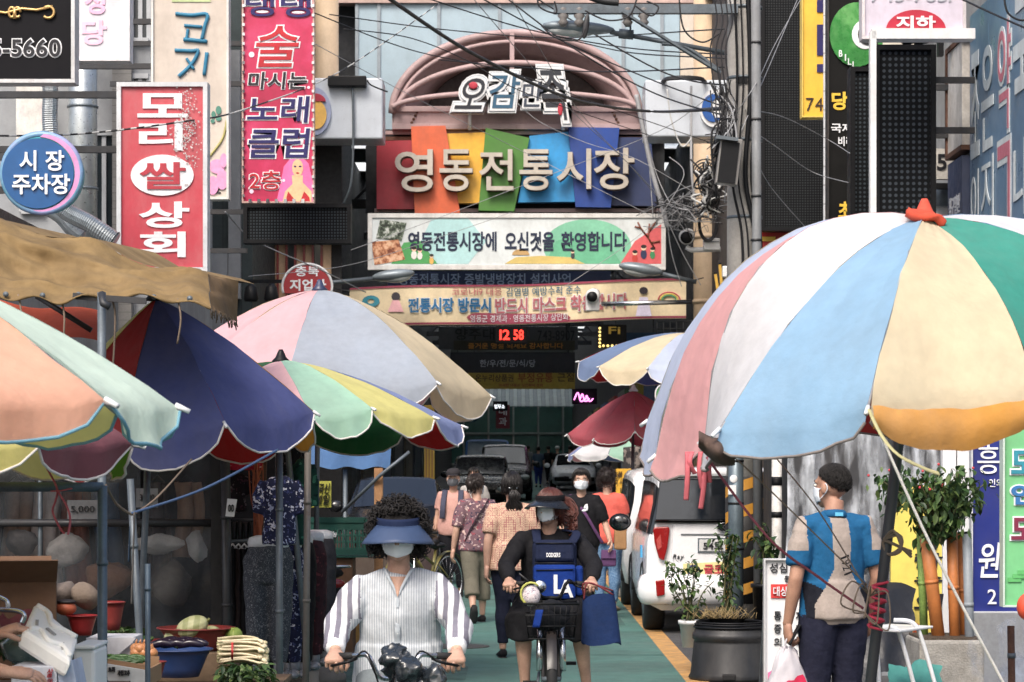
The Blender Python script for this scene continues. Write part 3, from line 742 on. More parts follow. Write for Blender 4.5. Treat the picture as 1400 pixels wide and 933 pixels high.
LB = building('grey building behind the round parking sign with dark windows and ducts',-13,xs(206,34),34,41,11,conc2,
   wins(34,[(xs(30,34),xs(62,34)),(xs(181,34),xs(204,34))],[(5.2,1.9),(7.6,1.2)]) + [(xs(128,34),34,xs(158,34),34,4.9,6.3)])
part('pilaster',mat('striped_cladding',C(132,130,126),pat='planks',ps=9,stretch='z',rough=.7),LB,lambda b: (b.span((xs(155,33.9),33.8,0),(xs(181,33.9),34,11)),b.span((xs(96,33.9),33.9,0),(xs(107,33.9),34,11))))
LC = building('dark green clad building behind the beige vertical sign',-13,xs(345,43),43,50,12,mat('dark_green_cladding',C(46,58,60),rough=.6,var=.2,pat='planks',ps=3),[])
part('pale_panel',conc2,LC,lambda b: (b.span((xs(287,42.9),42.8,0),(xs(312,42.9),43,5.4)),b.span((xs(313,42.9),42.8,4.6),(xs(329,42.9),43,9))))
LD = building('narrow red framed shop front under the long black display panel',-9,xs(466,47),47.2,50.2,8.5,mat('dark_shop_back',C(34,34,36),var=.2),[])
for k,x in enumerate((352,366,378,390,402,414,426,438)):
 part('mullion',paint('red_mullion',C(132,44,40)),LD,lambda b: b.span((xs(x,47),47.0,4.6),(xs(x + 3,47),47.2,6.0)))
 part('pane',mat('cream_blind',C(196,164,130),rough=.6) if k % 3 else winglass,LD,lambda b: b.span((xs(x + 3,47),47.1,4.6),(xs(x + 14,47),47.2,6.0)))
part('ledge',paint('red_ledge',C(120,48,44)),LD,lambda b: (b.span((xs(346,46.9),46.8,4.35),(xs(450,46.9),47.2,4.6)),b.span((xs(333,46.9),46.7,6.0),(xs(478,46.9),47.2,6.2))))
part('air_unit',white_p,LD,lambda b: b.span((xs(348,46.6),46.4,4.5),(xs(366,46.6),46.8,5.5)))
# right side of the street
building('cream shop building on the right behind the dotted display panels',xs(1182,33),13,33,43,12,paint('cream_render',C(214,206,190),rough=.8,dirt=.35),wins(33,[(xs(1282,33),xs(1303,33))],[(8.6,1.4)]))
building('dark narrow building on the right between the gate and the pole',xs(1000,44),12,44,50,11,mat('dark_brown_render',C(74,66,62),rough=.85,var=.2),[])
RB = building('right hand shop building carrying the huge blue sign',4.75,14,17.5,28.5,9,conc,[])
# ------------------------------------------------------------------ signs on the left
gold = mat('gold_print',C(206,168,104),rough=.35,metal=.5)
def bracket(t,px,py,d,x1=None,both=True):
 p = P(px,py,d + .1); x1 = x1 if x1 is not None else (-4.6 if p.x < 0 else 4.8)
 part('bracket',dsteel,t,lambda b: [b.beam(p + Vector((0,0,dz)),Vector((x1 - .4 if p.x < 0 else x1 + .3,d + .1,p.z + dz)),.06,.06) for dz in (0,-.5)])
t = board('black sign with white phone number digits 5-5660 and a gold flourish',-70,-40,103,114,20,C(14,14,20),frm=C(206,208,210),fw=5)
put(t,'5-5660',-12,54,83,78,20,black_l,.012,white_l,.05)
part('flourish',gold,t,lambda b: [b.tube([P(x,y,19.98) for x,y in pl],r,5) for pl,r in ((disc(66,17,8,8,12,-2.4,2.4),.012),([(-20,14),(8,18),(30,12),(50,14),(72,9)],.012),([(20,10),(20,26)],.016),(disc(16,17,4,7,10),.012),(disc(24,17,4,7,10),.012))])
t = board('white sign with faded pink lettering beside the black phone number sign',100,-40,178,84,23,C(212,212,218),frm=C(226,226,228),fw=4)
put(t,'성',116,-14,144,20,23,mat('faded_pink',C(232,176,204)),.03)
put(t,'당',112,28,146,62,23,mat('faded_pink2',C(236,190,212)),.03)
t = thing('round_parking_sign','round blue sign reading 시장 주차장 with teal and pink rim','sign',P(57,292,18))
part('rim',mat('rim_teal_pink',pat='noisy',ps=1.2,cols=(C(40,150,160),C(120,150,190),C(196,140,190)),rough=.4),t,lambda b: b.tube([P(57 + 53 * math.cos(a * math.pi / 24),237 - 53 * math.sin(a * math.pi / 24),18) for a in range(49)],.025,8,False))
part('rim_crescent',mat('rim_teal',C(50,160,170),rough=.4),t,lambda b: b.prism([(P(x,y,18).x,P(x,y,18).z) for x,y in disc(57,237,54,54,40)],17.985,18.15))
part('crescent',mat('rim_pink',C(204,140,190),rough=.4),t,lambda b: b.prism([(P(x,y,18).x,P(x,y,18).z) for x,y in disc(57,237,53,53,24,-1.7,1.5) + disc(52,238,51,50,24,1.5,-1.7)],17.975,17.983))
part('panel',mat('parking_blue',C(16,82,140),rough=.35,var=.12,vs=1.5),t,lambda b: b.prism([(P(x,y,18).x,P(x,y,18).z) for x,y in disc(53,238,49,48,40)],17.966,17.974))
put(t,'시 장',27,206,88,234,17.96,white_l,.02); put(t,'주차장',17,238,96,266,17.96,white_l,.02)
part('bracket',dsteel,t,lambda b: [b.beam(P(20,y,18.1),Vector((-4.9,18.1,P(20,y,18).z)),.05,.05) for y in (215,260)])
t = board('weathered red sign reading 모리쌀상회 in white letters',160,113,284,372,22,C(188,58,74),frm=C(206,210,214),fw=6,
   pat=mat('weathered_red',C(190,56,72),rough=.55,var=.08,vs=1.5,dirt=.35,dirtcol=C(190,176,172)))
put(t,'모',188,128,257,161,22,white_l,.028); put(t,'리',190,166,250,206,22,white_l,.028)
part('oval',white_l,t,lambda b: b.prism([(P(x,y,22).x,P(x,y,22).z) for x,y in disc(222,240,43,28,36)],21.985,21.995))
put(t,'쌀',191,222,254,259,21.985,mat('red_letters',C(176,52,66)),.02)
put(t,'상',190,276,259,312,22,white_l,.028); put(t,'회',190,317,254,352,22,white_l,.028)
part('peeled_patch',mat('peeled_vinyl',C(196,186,186),rough=.8,var=.3,vs=30),t,lambda b: [b.prism([(P(cx + r * math.cos(a) * random.uniform(.5,1.2),0,22).x,P(0,cy + r * math.sin(a) * random.uniform(.5,1.2),22).z) for a in (0,1,2.1,3.2,4.2,5.3)],21.979,21.98) for cx,cy,r in [(random.gauss(256,9),random.gauss(172,32),random.uniform(.5,1.7)) for _ in range(300)]],kind='stuff')
bracket(t,165,130,22)
t = board('tall beige sign with teal 코지 lettering and a pink flower at its foot',207,-60,313,273,27,C(204,192,180),frm=C(214,214,210),fw=3)
tl = mat('teal_brush',C(38,118,152))
part('brush_stroke',tl,t,lambda b: [b.tube(curve_pts([P(x,y,26.985) for x,y in pl],5),r,6) for pl,r in (([(240,19),(262,21),(283,20),(280,36),(276,54)],.022),([(252,35),(276,37)],.018),([(257,40),(255,54)],.018),([(251,54),(283,57)],.024),([(239,69),(262,70),(271,70),(262,88),(244,105)],.022),([(255,80),(265,95)],.018),([(283,72),(279,103)],.022))])
part('print_leaf',mat('pale_green_print',C(176,190,140)),t,lambda b: b.span(P(235,3,26.99),P(288,-20,26.995)))
part('print_flower',mat('flower_print',C(222,150,190),var=.2,vs=3),t,lambda b: [b.prism([(P(x,y,27).x,P(x,y,27).z) for x,y in disc(cx,cy,rx,ry,14)],26.985 - k * .003,26.99 - k * .003) for k,(cx,cy,rx,ry) in enumerate(((297,228,11,10),(304,246,8,14),(291,254,8,13),(306,220,5,10)))])
part('print_butterfly',mat('butterfly_print',C(72,128,112)),t,lambda b: [b.prism([(P(x,y,27).x,P(x,y,27).z) for x,y in disc(cx,cy,rx,ry,10)],26.985,26.99) for cx,cy,rx,ry in ((292,157,3,5),(299,151,4,6),(299,162,4,4),(291,166,3,3))])
part('print_stem',mat('stem_print',C(168,160,96)),t,lambda b: b.tube(curve_pts([P(310,165,26.99),P(304,190,26.99),P(285,216,26.99)]),.014,5))
put(t,'02',285,252,302,265,27,black_l,.0)
bracket(t,212,30,27)
# pink karaoke banner
DK = 30
t = board('tall crimson banner with blue outlined lettering and a drawn pink haired woman',331,-60,430,278,DK,C(186,30,78),name='vertical_banner',cat='banner',frm=C(196,160,150),fw=2.2,th=.1,
   pat=mat('crimson_print',pat='noisy',ps=1.1,cols=(C(150,18,56),C(190,34,82),C(214,74,124)),rough=.5,var=.05))
nav = mat('navy_print',C(34,28,92)); redp = mat('red_print',C(182,26,40)); org = mat('orange_print',C(226,120,60))
put(t,'탱',336,-12,375,23,DK,nav,.012,white_l,.04); put(t,'탱',384,-12,425,24,DK,nav,.012,white_l,.04)
put(t,'술',350,36,408,92,DK,redp,.01,white_l,.03,shear=.15)
put(t,'마시는',340,99,420,122,DK,black_l,.015,white_l,.04,shear=.1)
put(t,'노래',339,132,422,168,DK,nav,.015,white_l,.04,shear=.1)
put(t,'클럽',340,176,422,216,DK,nav,.015,white_l,.04,shear=.1)
put(t,'2층',341,234,384,260,DK,redp,.008,white_l,.04)
hairp = mat('print_pink_hair',C(240,110,170)); skinp = mat('print_skin',C(236,186,140))
blob(t,[(398,216),(412,214),(422,224),(428,250),(428,276),(378,276),(384,250),(388,228)],DK,hairp,'printed_hair',.006)
blob(t,[(399,240),(414,240),(414,250),(426,262),(426,277),(386,277),(390,262),(400,252)],DK,skinp,'printed_body',.009)
blob(t,disc(407,230,7.5,12,16),DK,skinp,'printed_face',.012)
blob(t,[(390,277),(394,262),(402,272),(406,277)],DK,redp,'printed_dress',.014); blob(t,[(410,277),(416,262),(423,270),(424,277)],DK,redp,'printed_dress',.014)
for x in (403.5,410.5): blob(t,disc(x,228,2,1.2,8),DK,nav,'printed_eye',.015)
blob(t,disc(407,237,2.4,1,8),DK,redp,'printed_mouth',.015)
part('sparkle',mat('sparkle_print',C(250,210,230)),t,lambda b: [b.prism([(P(x,y,DK).x,P(x,y,DK).z) for x,y in disc(cx,cy,r,r,10)],DK - .008,DK - .006) for cx,cy,r in ((344,75,4),(357,89,5),(345,205,4),(344,262,3),(388,247,2),(422,120,2))])
part('eyelet',chrome,t,lambda b: [b.box(P(x,y,DK - .04),(.03,.02,.035)) for y in range(8,278,13) for x in (333,428)] + [b.box(P(x,275,DK - .04),(.04,.02,.05)) for x in range(342,425,12)],kind='stuff')
bracket(t,335,60,DK)
def led(label,x0,y0,x1,y1,d,pitch,dc=C(58,66,72),group=None):
 t = thing('led_display',label,'display',P((x0 + x1) / 2,y1,d))
 a,c = P(x0,y1,d),P(x1,y0,d); f = .05
 part('screen',mat('led_%d' % x0,C(14,17,20),pat='led',ps=pitch,cols=(dc,),rough=.6,var=.1,spec=.15),t,lambda b: b.span((a.x + f,d,a.z + f),(c.x - f,d + .2,c.z - f)))
 for bx in (((a.x,d - .04,a.z),(c.x,d + .22,a.z + f)),((a.x,d - .04,c.z - f),(c.x,d + .22,c.z)),((a.x,d - .042,a.z + f),(a.x + f,d + .22,c.z - f)),((c.x - f,d - .042,a.z + f),(c.x,d + .22,c.z - f))):
  part('frame',blackp,t,lambda b: b.span(*bx))
 return t
t = led('wide black dotted display panel under the crimson banner',333,279,480,333,31,26); bracket(t,338,290,31)
t = thing('half_round_sign','half round red shop sign with white 충북 lettering behind the pink grey parasol','sign',P(420,400,40))
part('panel',paint('crimson_panel',C(160,36,44)),t,lambda b: b.prism([(P(x,y,40).x,P(x,y,40).z) for x,y in disc(420,392,34,31,24,-.3,3.44)],40,40.15))
part('rim',white_p,t,lambda b: b.tube([P(x,y,40) for x,y in disc(420,392,34,31,24,-.3,3.44)],.022,6))
put(t,'충북',404,364,436,378,40,white_l,.02); put(t,'지업사',396,382,446,398,40,white_l,.03)
part('bracket',dsteel,t,lambda b: b.beam(P(395,385,40.1),P(300,385,43),.06,.06))
for k,x in enumerate((343,371)):
 t = thing('spot_lamp',('left' if k == 0 else 'right') + ' one of two small black spot lamps under the wide display panel','lamp',P(x,395,38))
 part('housing',blackp,t,lambda b: b.lathe([(.03,.16),(.09,.1),(.12,-.08),(.1,-.12)],P(x,402,38),12))
 part('arm',dsteel,t,lambda b: b.tube([P(x,395,38),P(x,393,40),P(x,393,43)],.015,5))
# ducts and pipes on the left wall
silver = mat('silver_duct',C(176,184,188),rough=.35,metal=.7,var=.15,vs=5,dirt=.3)
t = thing('steel_flue','tall round steel flue pipe running up the grey building','pipe',P(113,330,33))
part('pipe',silver,t,lambda b: b.tube([P(113,420,33),P(113,-60,33)],.2,16))
part('band',steel,t,lambda b: [b.tube([P(113,y,33),P(113,y - 3,33)],.215,16) for y in range(-20,330,56)])
part('strap',dsteel,t,lambda b: [b.beam(P(113,y,33),P(113,y,34),.05,.05) for y in (60,200,300)])
def flex(label,pts,r,d):
 t = thing('flexible_duct',label,'duct',P(*pts[-1],d))
 cp = curve_pts([P(x,y,d) for x,y in pts],26)
 part('hose',silver,t,lambda b: b.tube(cp,[r * (1 + .07 * (i % 2)) for i in range(len(cp))],12,sm=False))
 part('clamp',dsteel,t,lambda b: [b.tube([cp[i],cp[i + 1]],r * 1.12,12) for i in (2,len(cp) - 4)])
flex('silver ribbed duct hanging straight down above the round sign',[(68,108),(69,130),(68,160),(70,196)],.075,24)
flex('silver ribbed duct bending down to the right below the round sign',[(70,268),(92,290),(122,306),(158,330)],.075,21)
flex('short dark ribbed duct beside the bending silver duct',[(66,286),(84,298),(98,314),(112,325)],.06,21.6)
t = thing('white_wall_notice','pale notice board with faded print behind the ribbed duct','notice',P(44,190,33.6))
part('panel',mat('faded_notice',pat='noisy',ps=2.5,cols=(C(200,204,200),C(214,212,206),C(196,176,184)),dirt=.4),t,lambda b: b.span(P(22,220,33.6),P(60,120,33.7)))
# ------------------------------------------------------------------ signs on the right
t = led('tall dark dotted display panel right of the concrete pole, partly behind the yellow sign',1040,-30,1130,316,31,30,C(54,56,58)); bracket(t,1110,30,31)
t = thing('red_shop_board','small red and yellow board at the foot of the tall dotted display','sign',P(1060,330,31.5))
part('panel',paint('red_board',C(186,44,40)),t,lambda b: b.span(P(1038,340,31.3),P(1082,318,31.5)))
part('print',paint('yellow_print',C(226,190,60)),t,lambda b: b.span(P(1042,330,31.28),P(1060,324,31.3)))
t = board('yellow sign with navy letters and black number 74, in front of the tall dotted display',1096,-40,1128,161,29,C(236,190,52),frm=C(232,200,90),fw=1.5)
for y0,y1 in ((0,17),(34,76),(88,99)): part('print',nav,t,lambda b: b.span(P(1117,y1,28.985),P(1128,y0,28.995)))
put(t,'74',1102,134,1125,152,29,mat('brown_black',C(52,36,30)),.0)
bracket(t,1120,10,29)
t = thing('lattice_mast','white perforated mast beside the yellow sign','mast',P(1130,305,28.5))
part('mast',mat('perforated_white',C(206,210,214),pat='planks',ps=4.5,stretch='z',rough=.5),t,lambda b: b.span(P(1126,310,28.5),P(1130.5,-40,28.54)))
t = board('tall black sign with a green ball, white BILL lettering and yellow letters',1131,-40,1200,306,27,C(22,22,22),frm=C(40,40,42),fw=2)
part('ball',mat('green_ball',pat='noisy',ps=1.5,cols=(C(20,84,34),C(44,130,52),C(120,190,110)),rough=.3),t,lambda b: b.prism([(P(x,y,27).x,P(x,y,27).z) for x,y in disc(1171,48,37,44,30)],26.97,26.99))
part('ball_spot',white_l,t,lambda b: b.prism([(P(x,y,27).x,P(x,y,27).z) for x,y in disc(1182,48,18,20,24)],26.96,26.968))
part('ball_number',black_l,t,lambda b: b.prism([(P(x,y,27).x,P(x,y,27).z) for x,y in disc(1186,48,14,15,24)],26.95,26.958))
for k,ch in enumerate('BILL'):
 x,y = 1146 + k * 6.2,70 + k * 5.5 - (k == 3) * 1
 part('lettering',white_l,t,lambda b: b.text(ch,P(x + 2 * (ch == 'I'),0,27).x,P(0,y + 9,27).z,P(x + (3.6 if ch == 'I' else 4.8),0,27).x,P(0,y,27).z,26.945,bold=.01))
ylw = mat('yellow_letters',C(230,188,40))
put(t,'당구',1137,126,1183,151,27,ylw,.03); put(t,'국제식',1136,169,1180,182,27,white_l,.02); put(t,'비리어드',1146,187,1188,200,27,white_l,.02)
put(t,'초',1146,276,1164,298,27,ylw,.03)
bracket(t,1180,20,27)
t = led('small black dotted display panel half behind the larger display on the right',1162,92,1196,302,25.2,22); bracket(t,1190,120,25.2)
t = led('large black dotted display panel above the big blue and cream parasol',1195,62,1279,320,24,17,C(66,72,80)); bracket(t,1270,110,24)
part('top_bundle',blackp,t,lambda b: [b.ell(P(1240 + k * 8,58 - k % 2 * 2,24.1),(.06,.05,.03)) for k in range(4)])
t = board('white and pink sign with a red half disc reading 지하',1178,-70,1320,54,23,C(206,198,214),frm=C(214,208,212),fw=4)
part('half_disc',paint('red_half_disc',C(184,30,58)),t,lambda b: b.prism([(P(x,y,23).x,P(x,y,23).z) for x,y in disc(1252,42,41,28,24,0,math.pi)],22.985,22.995))
put(t,'지하',1225,22,1279,40,22.985,white_l,.03)
put(t,'743-7651',1190,-14,1300,3,23,mat('pale_grey_letters',C(170,172,184)),.0)
part('bracket',white_p,t,lambda b: (b.span(P(1192,53,22.9),P(1328,44,23.1)),b.span(P(1190,310,22.9),P(1196,45,23.0))))
t = thing('number_plate_sign','small white board with black figure 5 beside the large dotted display','sign',P(1290,245,26))
part('panel',mat('old_white_board',C(212,208,200),dirt=.5),t,lambda b: b.span(P(1276,245,26),P(1305,205,26.1)))
put(t,'5',1281,211,1294,233,26,black_l,.02)
part('bracket',blackp,t,lambda b: (b.span(P(1279,258,26),P(1330,252,26.1)),b.span(P(1283,76,25),P(1288,48,25.1)),b.span(P(1283,53,25),P(1297,48,25.1))))
t = thing('vent_unit','grey round vent drum below the small white number board','vent',P(1290,290,26.4))
part('drum',steel,t,lambda b: b.lathe([(.11,-.16),(.11,.0),(.07,.08)],P(1289,262,26.3),14))
part('box',white_p,t,lambda b: b.span(P(1278,300,26.3),P(1296,270,26.6)))
# huge oblique blue sign on the right wall, in the plane x = XB
XB = 4.62
t = thing('wall_sign','huge slate blue wall sign with pale and pink lettering seen at a slant','sign',(XB,23,3.2))
slate = mat('slate_blue_panel',C(98,130,160),rough=.35,var=.1,vs=.7,dirt=.25)
yA,yB = 18.6,24.4
for k in range(6):
 y0 = yA + (yB - yA) * k / 6; y1 = yA + (yB - yA) * (k + 1) / 6
 part('panel',slate,t,lambda b: b.span((XB,y0 + .006,3.7),(XB + .12,y1 - .006,6.15)))
def wtext(s,y0,z0,y1,z1,m,bold=.0,outline=None):     # reads along -y: far end is the left of the word
 def fn(ob,off):
  return lambda b: b.text(s,0,z0,abs(y1 - y0),z1,0,bold=bold,ob=ob,depth=.003,xf=lambda q: Vector((XB - off + q.y,y0 - q.x,q.z)))
 if outline: part('lettering_outline',outline,t,fn(.04,.004))
 part('lettering',m,t,fn(0,.008))
wm = mat('pale_sign_letters',C(196,206,210),rough=.5,dirt=.2); pk = mat('pink_sign_letters',C(190,110,128),rough=.5,dirt=.2)
wtext('조',24.3,4.69,23.86,5.74,wm,.02); wtext('은',23.76,4.69,23.16,5.7,wm,.01); wtext('약',22.96,4.76,22.36,5.78,pk,.0,wm); wtext('국',22.25,4.7,21.5,5.9,wm,.02)
wtext('이',24.3,3.9,23.9,4.56,wm); wtext('지',23.76,4.0,23.16,4.62,wm); wtext('ㄱ',22.96,3.91,22.4,4.64,pk,.01,wm); wtext('내',22.25,3.85,21.5,4.6,wm)
t = thing('side_sign','narrow stained white sign at the far edge of the slate blue sign','sign',(XB - .1,25,4.8))
part('panel',mat('stained_white',C(208,204,198),dirt=.6,var=.15,rust=.3),t,lambda b: b.span((XB - .06,24.5,4.87),(XB + .05,25.3,5.93)))
for z0,z1,y0,y1 in ((4.82,4.87,24.45,25.35),(5.93,5.98,24.45,25.35),(4.87,5.93,25.3,25.36)): part('frame',rustm,t,lambda b: b.span((XB - .08,y0,z0),(XB + .05,y1,z1)))
t = thing('side_sign','narrow navy sign with tiny white writing under the stained white sign','sign',(XB - .1,25,3.9))
part('panel',paint('old_navy_panel',C(70,82,112)),t,lambda b: b.span((XB - .06,24.5,3.88),(XB + .05,25.3,4.77)))
part('lettering',white_l,t,lambda b: b.text('침구일반',0,4.2,.6,4.4,0,depth=.003,xf=lambda q: Vector((XB - .066 + q.y,25.2 - q.x,q.z))))
# ------------------------------------------------------------------ poles
cpole = mat('concrete_pole',C(158,156,152),rough=.9,var=.16,vs=3,bump=.35,bs=60,dirt=.35)
PD = 22.4
t = thing('utility_pole','thick grey concrete utility pole with crossarm and black cables','utility pole',(P(1018,0,PD).x,PD,0))
c = P(1018,0,PD)
part('shaft',cpole,t,lambda b: b.tube([(c.x,PD,-.2),(c.x - .01,PD,9.5)],[.172,.142],20))
part('crossarm',steel,t,lambda b: b.span(P(757,18,PD - .2),P(1008,8,PD - .12)))
part('arm_brace',steel,t,lambda b: b.beam(P(850,16,PD - .2),P(985,100,PD - .15),.07,.02))
part('band',steel,t,lambda b: [b.tube([P(1018,y,PD),P(1018,y - 4,PD)],.165,20) for y in (110,195,300,380,14)])
part('hazard_wrap',mat('hazard_black',C(30,30,32),rough=.6),t,lambda b: b.tube([(c.x,PD,.35),(c.x,PD,1.52)],.18,20))
for k in range(5):
 part('hazard_stripe',paint('hazard_yellow',C(190,134,40)),t,lambda b: b.grid(lambda u,v: Vector((c.x + .183 * math.sin(-1.4 + 2.8 * u),PD - .183 * math.cos(-1.4 + 2.8 * u),.36 + k * .24 + .1 * v + .16 * u)),10,1))
part('insulator',mat('grey_insulator',C(120,116,114),rough=.3),t,lambda b: [b.lathe([(.02,-.1),(.05,-.06),(.03,-.03),(.055,0),(.03,.03),(.05,.06),(.02,.1)],P(x,22,PD - .16),12) for x in (770,792,858,880)])
part('pole_cable',blackp,t,lambda b: [b.tube(curve_pts([P(x0,-20,PD - .2),P(x0 + 4,120,PD - .19),P(x0 - 3,240,PD - .2),P(x0 + 10,320,PD - .19),P(x0 + 12,420,PD - .2)]),r,6) for x0,r in ((1004,.012),(1012,.008),(1022,.022),(1030,.012))])
part('number_tag',blackp,t,lambda b: b.span(P(1006,114,PD - .17),P(1022,107,PD - .16)))
t = thing('steel_post','grey steel post with a white heart sticker in front of the parked white van','post',(P(1006,0,21.4).x,21.4,0))
c2 = P(1006,0,21.4)
part('shaft',mat('post_blue_grey',C(100,116,126),rough=.4,metal=.45,dirt=.25),t,lambda b: b.tube([(c2.x,21.4,0),(c2.x,21.4,2.3)],.068,16))
part('band',blackp,t,lambda b: [b.tube([P(1006,y,21.4),P(1006,y - 3,21.4)],.072,16) for y in (632,690,752)])
part('sticker',white_p,t,lambda b: (b.ell(P(1003,655,21.33),(.035,.006,.035)),b.box(P(1001,670,21.328),(.07,.006,.08))))
t = thing('steel_conduit','thin steel conduit beside the concrete pole','pipe',(P(1035,0,22.2).x,22.2,0))
part('pipe',mat('conduit_grey',C(112,116,120),rough=.6,dirt=.3),t,lambda b: b.tube([(P(1037,0,22.2).x,22.2,0),P(1033,-20,22.2)],.045,10))
part('clamp',dsteel,t,lambda b: [b.tube([P(1034,y,22.2),P(1034,y - 3,22.2)],.052,10) for y in (60,165,270,330)])
t = thing('white_pole','slim whitewashed pole with black bands beside the plastic sheet','pole',(P(1062,0,20).x,20,0))
part('shaft',mat('birch_white',C(206,204,200),var=.2,vs=18,bump=.4,dirt=.4,dirtcol=C(60,56,52)),t,lambda b: b.tube([(P(1062,0,20).x,20,0),P(1062,590,20)],.042,12))
part('band',blackp,t,lambda b: [b.tube([P(1062,y + 4,20),P(1062,y - 4,20)],.045,12) for y in (656,660,704)])
t = thing('speaker_box','grey column loudspeaker tilted on the concrete pole','loudspeaker',P(997,252,22))
Mr = Matrix.Rotation(.12,3,'Y')
part('case',paint('speaker_grey',C(130,128,126)),t,lambda b: b.box(P(996,222,22),(.2,.16,.42),Mr),bevel=.01)
part('grille',blackp,t,lambda b: b.box(P(996,222,21.91),(.16,.02,.37),Mr))
part('hood',steel,t,lambda b: b.box(P(993,191,21.95),(.2,.2,.03),Mr))
part('bracket',dsteel,t,lambda b: b.beam(P(1000,222,22),P(1012,222,22.4),.04,.04))
# ------------------------------------------------------------------ overhead wires
blk = mat('cable_black',C(30,30,34),rough=.6); gry = mat('cable_grey',C(150,152,156),rough=.6); wht = mat('cable_white',C(186,188,188),rough=.6)
def wire(name,label,pts,r,m,group=None,n=10):
 b = MB(); cp = curve_pts([P(*p) for p in pts],n)
 b.tube(cp,r,5)
 return b.build(name,m,label=label,cat='cable',group=group,loc=cp[0])
G1 = 'thin black cables crossing in front of the gate'
wire('overhead_cable','thick black overhead cable sagging across the arch to the right white light box',[(520,-10,26),(640,70,30),(760,128,34),(830,146,37),(900,153,41),(1000,148,24)],.024,blk)
for lab,pts in zip(['steep black cable from the top centre down to the pole above the light box','steeper black cable just right of it, ending lowest on the pole','long black cable falling from the crimson banner to the right end of the gate sign','nearly level black cable along the top edge of the gable','black cable crossing the left shoulder of the arch and the slogan sign','short steep black cable ending on the pole at street lamp height','black cable passing just under the street lamp head','almost level thin cable right of the street lamp','level thin cable touching the top of the arch'],([(640,-12,25),(760,52,26),(880,105,26),(1000,150,23)],[(680,-12,24),(790,70,24),(900,130,24),(1015,165,22.4)],[(430,18,30),(560,68,32),(700,100,36),(840,150,42),(985,200,43)],
   [(450,20,32),(600,40,33),(760,52,34),(990,40,24)],[(470,40,33),(560,52,34),(640,84,36),(720,128,40),(890,186,44)],[(720,-10,23),(900,96,23),(1000,118,22.4)],
   [(560,-10,26),(720,40,28),(860,66,29),(1000,75,24)],[(760,50,30),(860,72,30),(990,80,23)],[(600,82,33),(800,98,30),(990,92,23)])):
 wire('overhead_cable',lab,pts,.008,blk,G1)
G2 = 'thin white wires crossing the gate sign'
for lab,pts in zip(['wire sloping from the crimson banner right down across the whole gate sign','steep wire through the slogan sign to the navy panel','steep wire just right of it through the blue panel','wire rising from the left across the welcome board to the pole','sagging wire from the slogan sign over the sky blue panel','low wire rising from the half round sign to the orange panel','wire rising steeply from the cream banner to the tangle'],([(430,60,34),(560,130,40),(700,200,44),(800,250,44),(900,300,44)],[(640,-10,26),(700,60,32),(780,150,38),(850,215,42),(905,272,44)],[(700,0,26),(790,150,38),(860,225,42),(906,278,44)],
   [(480,342,40),(600,298,42),(760,236,43),(900,180,43),(985,120,30)],[(708,142,44),(740,168,44),(800,195,44),(870,218,43),(960,270,43)],[(340,378,38),(480,362,41),(620,318,43),(700,290,44)],
   [(760,400,44),(850,340,44),(900,300,44),(1000,210,30)])):
 wire('overhead_wire',lab,pts,.0055,gry,G2)
wire('overhead_wire','twisted black and white wire crossing the red rice shop sign on the left',[(-20,186,20),(100,184,21),(240,168,21.5),(340,148,25),(470,95,34),(600,5,40)],.009,mat('twisted_wire',pat='stripes',cols=(C(200,200,196),),col=C(40,40,42),ps=9,stretch='x'))
wire('overhead_wire','thin grey wire running down to the half round red sign',[(308,290,30),(350,330,34),(440,370,38),(500,400,42)],.009,gry)
G3 = 'white wires hanging in front of the dotted display on the right'
for lab,pts in zip(['upper long wire drooping from the pole over the tall dotted display','uppermost wire from the pole to the black billiard sign','steep wire falling from the pole to the foot of the tall dotted display','bent wire climbing from the pole to the top of the yellow sign','straight wire climbing from the pole past the conduit'],([(1015,170,22.2),(1060,200,24),(1110,235,26),(1160,250,25)],[(1018,150,22.2),(1070,160,24),(1130,190,26),(1162,210,25)],[(1020,185,22.2),(1050,250,24),(1102,312,25)],[(1100,-10,25),(1060,60,24),(1036,110,22.2),(1010,150,22.2)],[(1090,0,25),(1052,90,23),(1014,178,22)])):
 wire('overhead_wire',lab,pts,.0045,gry,G3)
wire('overhead_cable','black cable crossing in front of the blue wall sign at top right',[(1300,-8,22),(1360,20,21),(1410,42,20)],.01,blk)
wire('overhead_cable','looped black cable hanging at the top edge of the blue wall sign',[(1372,-10,21),(1378,18,21),(1400,28,21),(1420,10,21)],.01,blk)
# vertical bundles and the tangle
wire('hanging_cable','thick grey twisted cable hanging down right of the gate sign',[(870,130,44),(882,190,44),(893,240,44),(906,285,44),(912,310,44)],.045,gry)
wire('hanging_cable','white cable drooping in front of the blank light box on the right',[(912,122,43.8),(918,165,43.8),(932,200,43.8),(945,190,43.8)],.014,wht)
wire('hanging_cable','grey conduit line running straight down the blank light box on the right',[(945,118,44.8),(945,190,44.6),(946,240,44.4),(952,290,44.4)],.025,gry)
b = MB(); rr = random.Random(3)
for k in range(36):                     # the tangle itself
 cx,cy = 912 + rr.gauss(10,10),292 + rr.gauss(0,9)
 pts = []
 for q in range(6):
  pts.append(P(cx + rr.gauss(0,13) + q * rr.choice((0,0,8,12)),cy + rr.gauss(0,10) - q * rr.choice((0,0,2)),43.6 + rr.gauss(0,.12)))
 b.tube(curve_pts(pts,6),rr.choice((.005,.006,.008)),4,m=rr.choice((0,1,1,2)))
b.build('cable_tangle',[gry,mat('cable_mid',C(104,106,110)),blk],label='bird nest of tangled white and grey wires right of the welcome board',cat='cable tangle',kind='stuff',loc=P(915,300,43.6))
b = MB()
